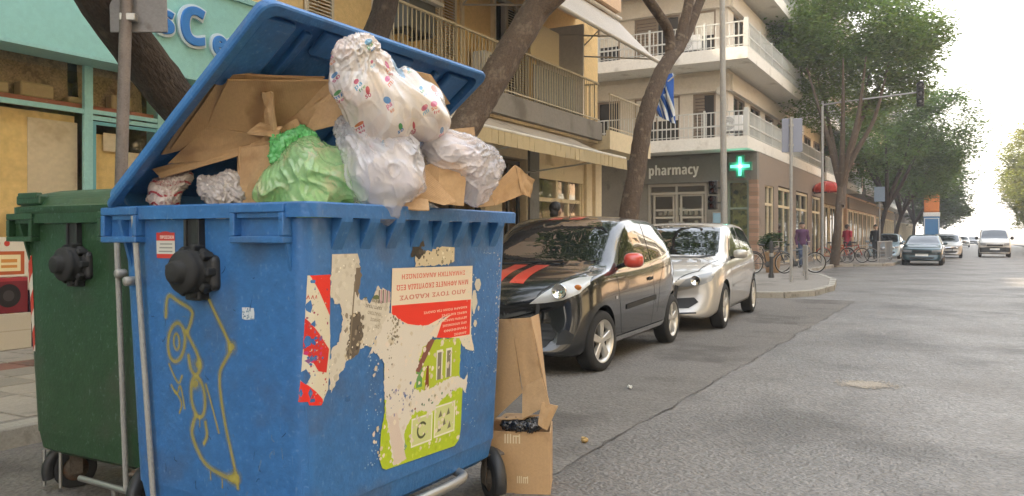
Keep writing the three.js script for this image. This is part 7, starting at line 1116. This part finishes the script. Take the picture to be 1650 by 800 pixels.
// ---------------------------------------------------------------- people
function person(label, u, s, turn, c, pose = {}) {
  const t = thing('person', label, 'person', [u, 0.13, -s]); t.rotation.y = turn; const sw = pose.stride ?? 0.12, k = pose.h ?? 1;
  const J = (x, y, z) => V(x * k, y * k, z * k);
  const hip = [J(-0.09, 0.92, 0), J(0.09, 0.92, 0)], knee = [J(-0.095, 0.5, sw * 0.8 + 0.03), J(0.095, 0.5, -sw * 0.3 + 0.03)], ank = [J(-0.095, 0.09, sw * 0.9), J(0.095, 0.09, -sw * 1.2)], toe = [J(-0.11, 0.03, sw * 0.9 + 0.17), J(0.11, 0.03, -sw * 1.2 + 0.17)];
  const sh = [J(-0.18, 1.42, 0), J(0.18, 1.42, 0)], el = pose.elbow?.map((e) => J(...e)) ?? [J(-0.24, 1.14, -0.03), J(0.24, 1.14, -0.02)], wr = pose.wrist?.map((e) => J(...e)) ?? [J(-0.23, 0.9, 0.06), J(0.23, 0.9, 0.1)];
  const legs = [0, 1].flatMap((i) => [[hip[i], knee[i], 0.085, 0.058], [knee[i], ank[i], 0.058, 0.04]]), arms = [0, 1].flatMap((i) => [[sh[i], el[i], 0.052, 0.042], [el[i], wr[i], 0.042, 0.03]]), torso = [[J(0, 0.95, 0), J(0, 1.15, 0.01), 0.135, 0.12], [J(0, 1.15, 0.01), J(0, 1.36, 0), 0.12, 0.14], [sh[0], sh[1], 0.06, 0.06], [hip[0], hip[1], 0.095, 0.095]];
  const neck = [J(0, 1.44, -0.01), J(0, 1.54, 0.01), 0.052, 0.05], hands = [0, 1].flatMap((i) => { const d = wr[i].clone().sub(el[i]).normalize(), o = V(0, 0, 1); const pal = wr[i].clone().addScaledVector(d, 0.075 * k); const f = [[wr[i], pal, 0.028, 0.032]]; for (let q = 0; q < 4; q++) { const a = pal.clone().addScaledVector(o, (q - 1.5) * 0.019), m = a.clone().addScaledVector(d, 0.045 - 0.005 * Math.abs(q - 1.3)), e = m.clone().addScaledVector(d, 0.03).add(V(i ? -0.014 : 0.014, 0, 0)); f.push([a, m, 0.0095, 0.009], [m, e, 0.009, 0.007]); } const th = wr[i].clone().addScaledVector(d, 0.03); f.push([th, th.clone().addScaledVector(d, 0.03).addScaledVector(o, 0.035), 0.012, 0.01]); return [f]; });
  const head = [[J(0, 1.66, 0.0), 0.098 * k], [J(0, 1.6, 0.03), 0.072 * k], [J(0, 1.68, -0.025), 0.098 * k]].map(([p, r]) => [p.x, p.y, p.z, r]); const face = [[J(0, 1.635, 0.1), J(0, 1.61, 0.118), 0.012, 0.017], [J(-0.02, 1.572, 0.098), J(0.02, 1.572, 0.098), 0.011, 0.011], [J(-0.096, 1.645, 0), J(-0.1, 1.61, 0), 0.018, 0.014], [J(0.096, 1.645, 0), J(0.1, 1.61, 0), 0.018, 0.014]];
  const skin = std(0.42, 0.26, 0.18, 0.6);
  loc(t, 'body', [blob([...torso, ...legs, ...arms, neck], { res: 54, k: 0.03 }), blob([...head, ...face], { res: 30, k: 0.02 }), ...hands.map((h) => blob(h, { res: 30, k: 0.008, pad: 0.01 }))], skin);
  for (const sx of [-1, 1]) loc(t, 'eye', new THREE.SphereGeometry(0.012 * k, 8, 6).translate(sx * 0.036 * k, 1.642 * k, 0.098 * k), std(0.05, 0.04, 0.035, 0.3));
  const fat = (b, o) => b.map(([p, q, r, r2]) => [p, q, r + o, r2 + o]), fold = (q) => 0.014 * fbm(q.x * 12, q.y * 9, q.z * 12, 2);
  const sl = c.sleeve === 'short' ? [0, 1].flatMap((i) => [[sh[i], sh[i].clone().lerp(el[i], 0.75), 0.052, 0.046]]) : arms; loc(t, 'top', blob([...fat(torso, 0.018), ...fat(sl, 0.014)], { res: 48, k: 0.03, disp: fold }), c.top); loc(t, 'trousers', blob(fat([...legs, torso[3]], 0.018), { res: 50, k: 0.025, disp: fold }), c.legs);
  for (const i of [0, 1]) loc(t, 'shoe', blob([[ank[i].clone().add(V(0, -0.035, -0.03)), toe[i].clone().add(V(0, 0.012, 0)), 0.045, 0.036]], { res: 20, k: 0.01 }), M.blackPlastic);
  loc(t, 'hair', blob([[J(0, 1.71, -0.03), 0.1], [J(0, 1.69, -0.05), 0.098], [J(0, 1.73, 0.015), 0.078], ...(c.long ? [[J(0, 1.58, -0.075), 0.075], [J(0, 1.5, -0.08), 0.06]] : [])].map(([p, r]) => [p.x, p.y, p.z, r * k]), { res: 34, k: 0.03, disp: (q) => 0.012 * fbm(q.x * 40, q.y * 14, q.z * 40, 2) }), c.hair); return t;
}
const cloth = (r, g, b) => std(r, g, b, 0.92, { bumpMap: bumpTex, bumpScale: 0.002 }), dkHair = std(0.012, 0.01, 0.008, 0.6);
person('dark haired person standing behind the black hatchback, only the head showing', -6.2, 12.6, Math.PI, { top: cloth(0.03, 0.03, 0.035), legs: cloth(0.04, 0.05, 0.09), hair: dkHair, long: true }, { h: 0.965 });
person('person in a purple top walking on the corner pavement past the pharmacy', -5.6, 33, 0.4, { top: cloth(0.1, 0.04, 0.09), legs: cloth(0.05, 0.07, 0.12), hair: dkHair }, { h: 0.96 });
person('person in a red top standing behind the parked bicycles', -5.0, 41.6, 2.6, { top: cloth(0.4, 0.03, 0.06), legs: cloth(0.04, 0.04, 0.05), hair: std(0.05, 0.03, 0.018, 0.6), sleeve: 'short' }, { h: 0.97 });
person('person in black by the tree trunks behind the far railing', -4.2, 46.4, 0.2, { top: cloth(0.012, 0.012, 0.014), legs: cloth(0.015, 0.016, 0.02), hair: dkHair }, { stride: 0.2 });
{
  reseed(99); const m = [std(0.6, 0.58, 0.52, 0.8), std(0.45, 0.3, 0.12, 0.8), std(0.5, 0.5, 0.46, 0.8)];
  for (const [u, s, r, k, l] of [[-2.45, 6.35, 0.026, 0, 'crumpled white paper scrap on the tarmac between containers and seam'], [-2.05, 4.55, 0.03, 1, 'small tan scrap of litter near the upright cardboard box']]) single('litter', l, 'litter', blob([[u, 0.012 + r * 0.3, -s, r * 0.5], [u + r * 0.6, 0.012 + r * 0.25, -s + r * 0.4, r * 0.42]], { res: 22, k: 0.02, disp: (q) => 0.02 * fbm(q.x * 60, q.y * 60, q.z * 60, 2), pad: 0.015 }), m[k], [u, 0, -s]);
}
shadowy(scene); renderer.render(scene, camera);
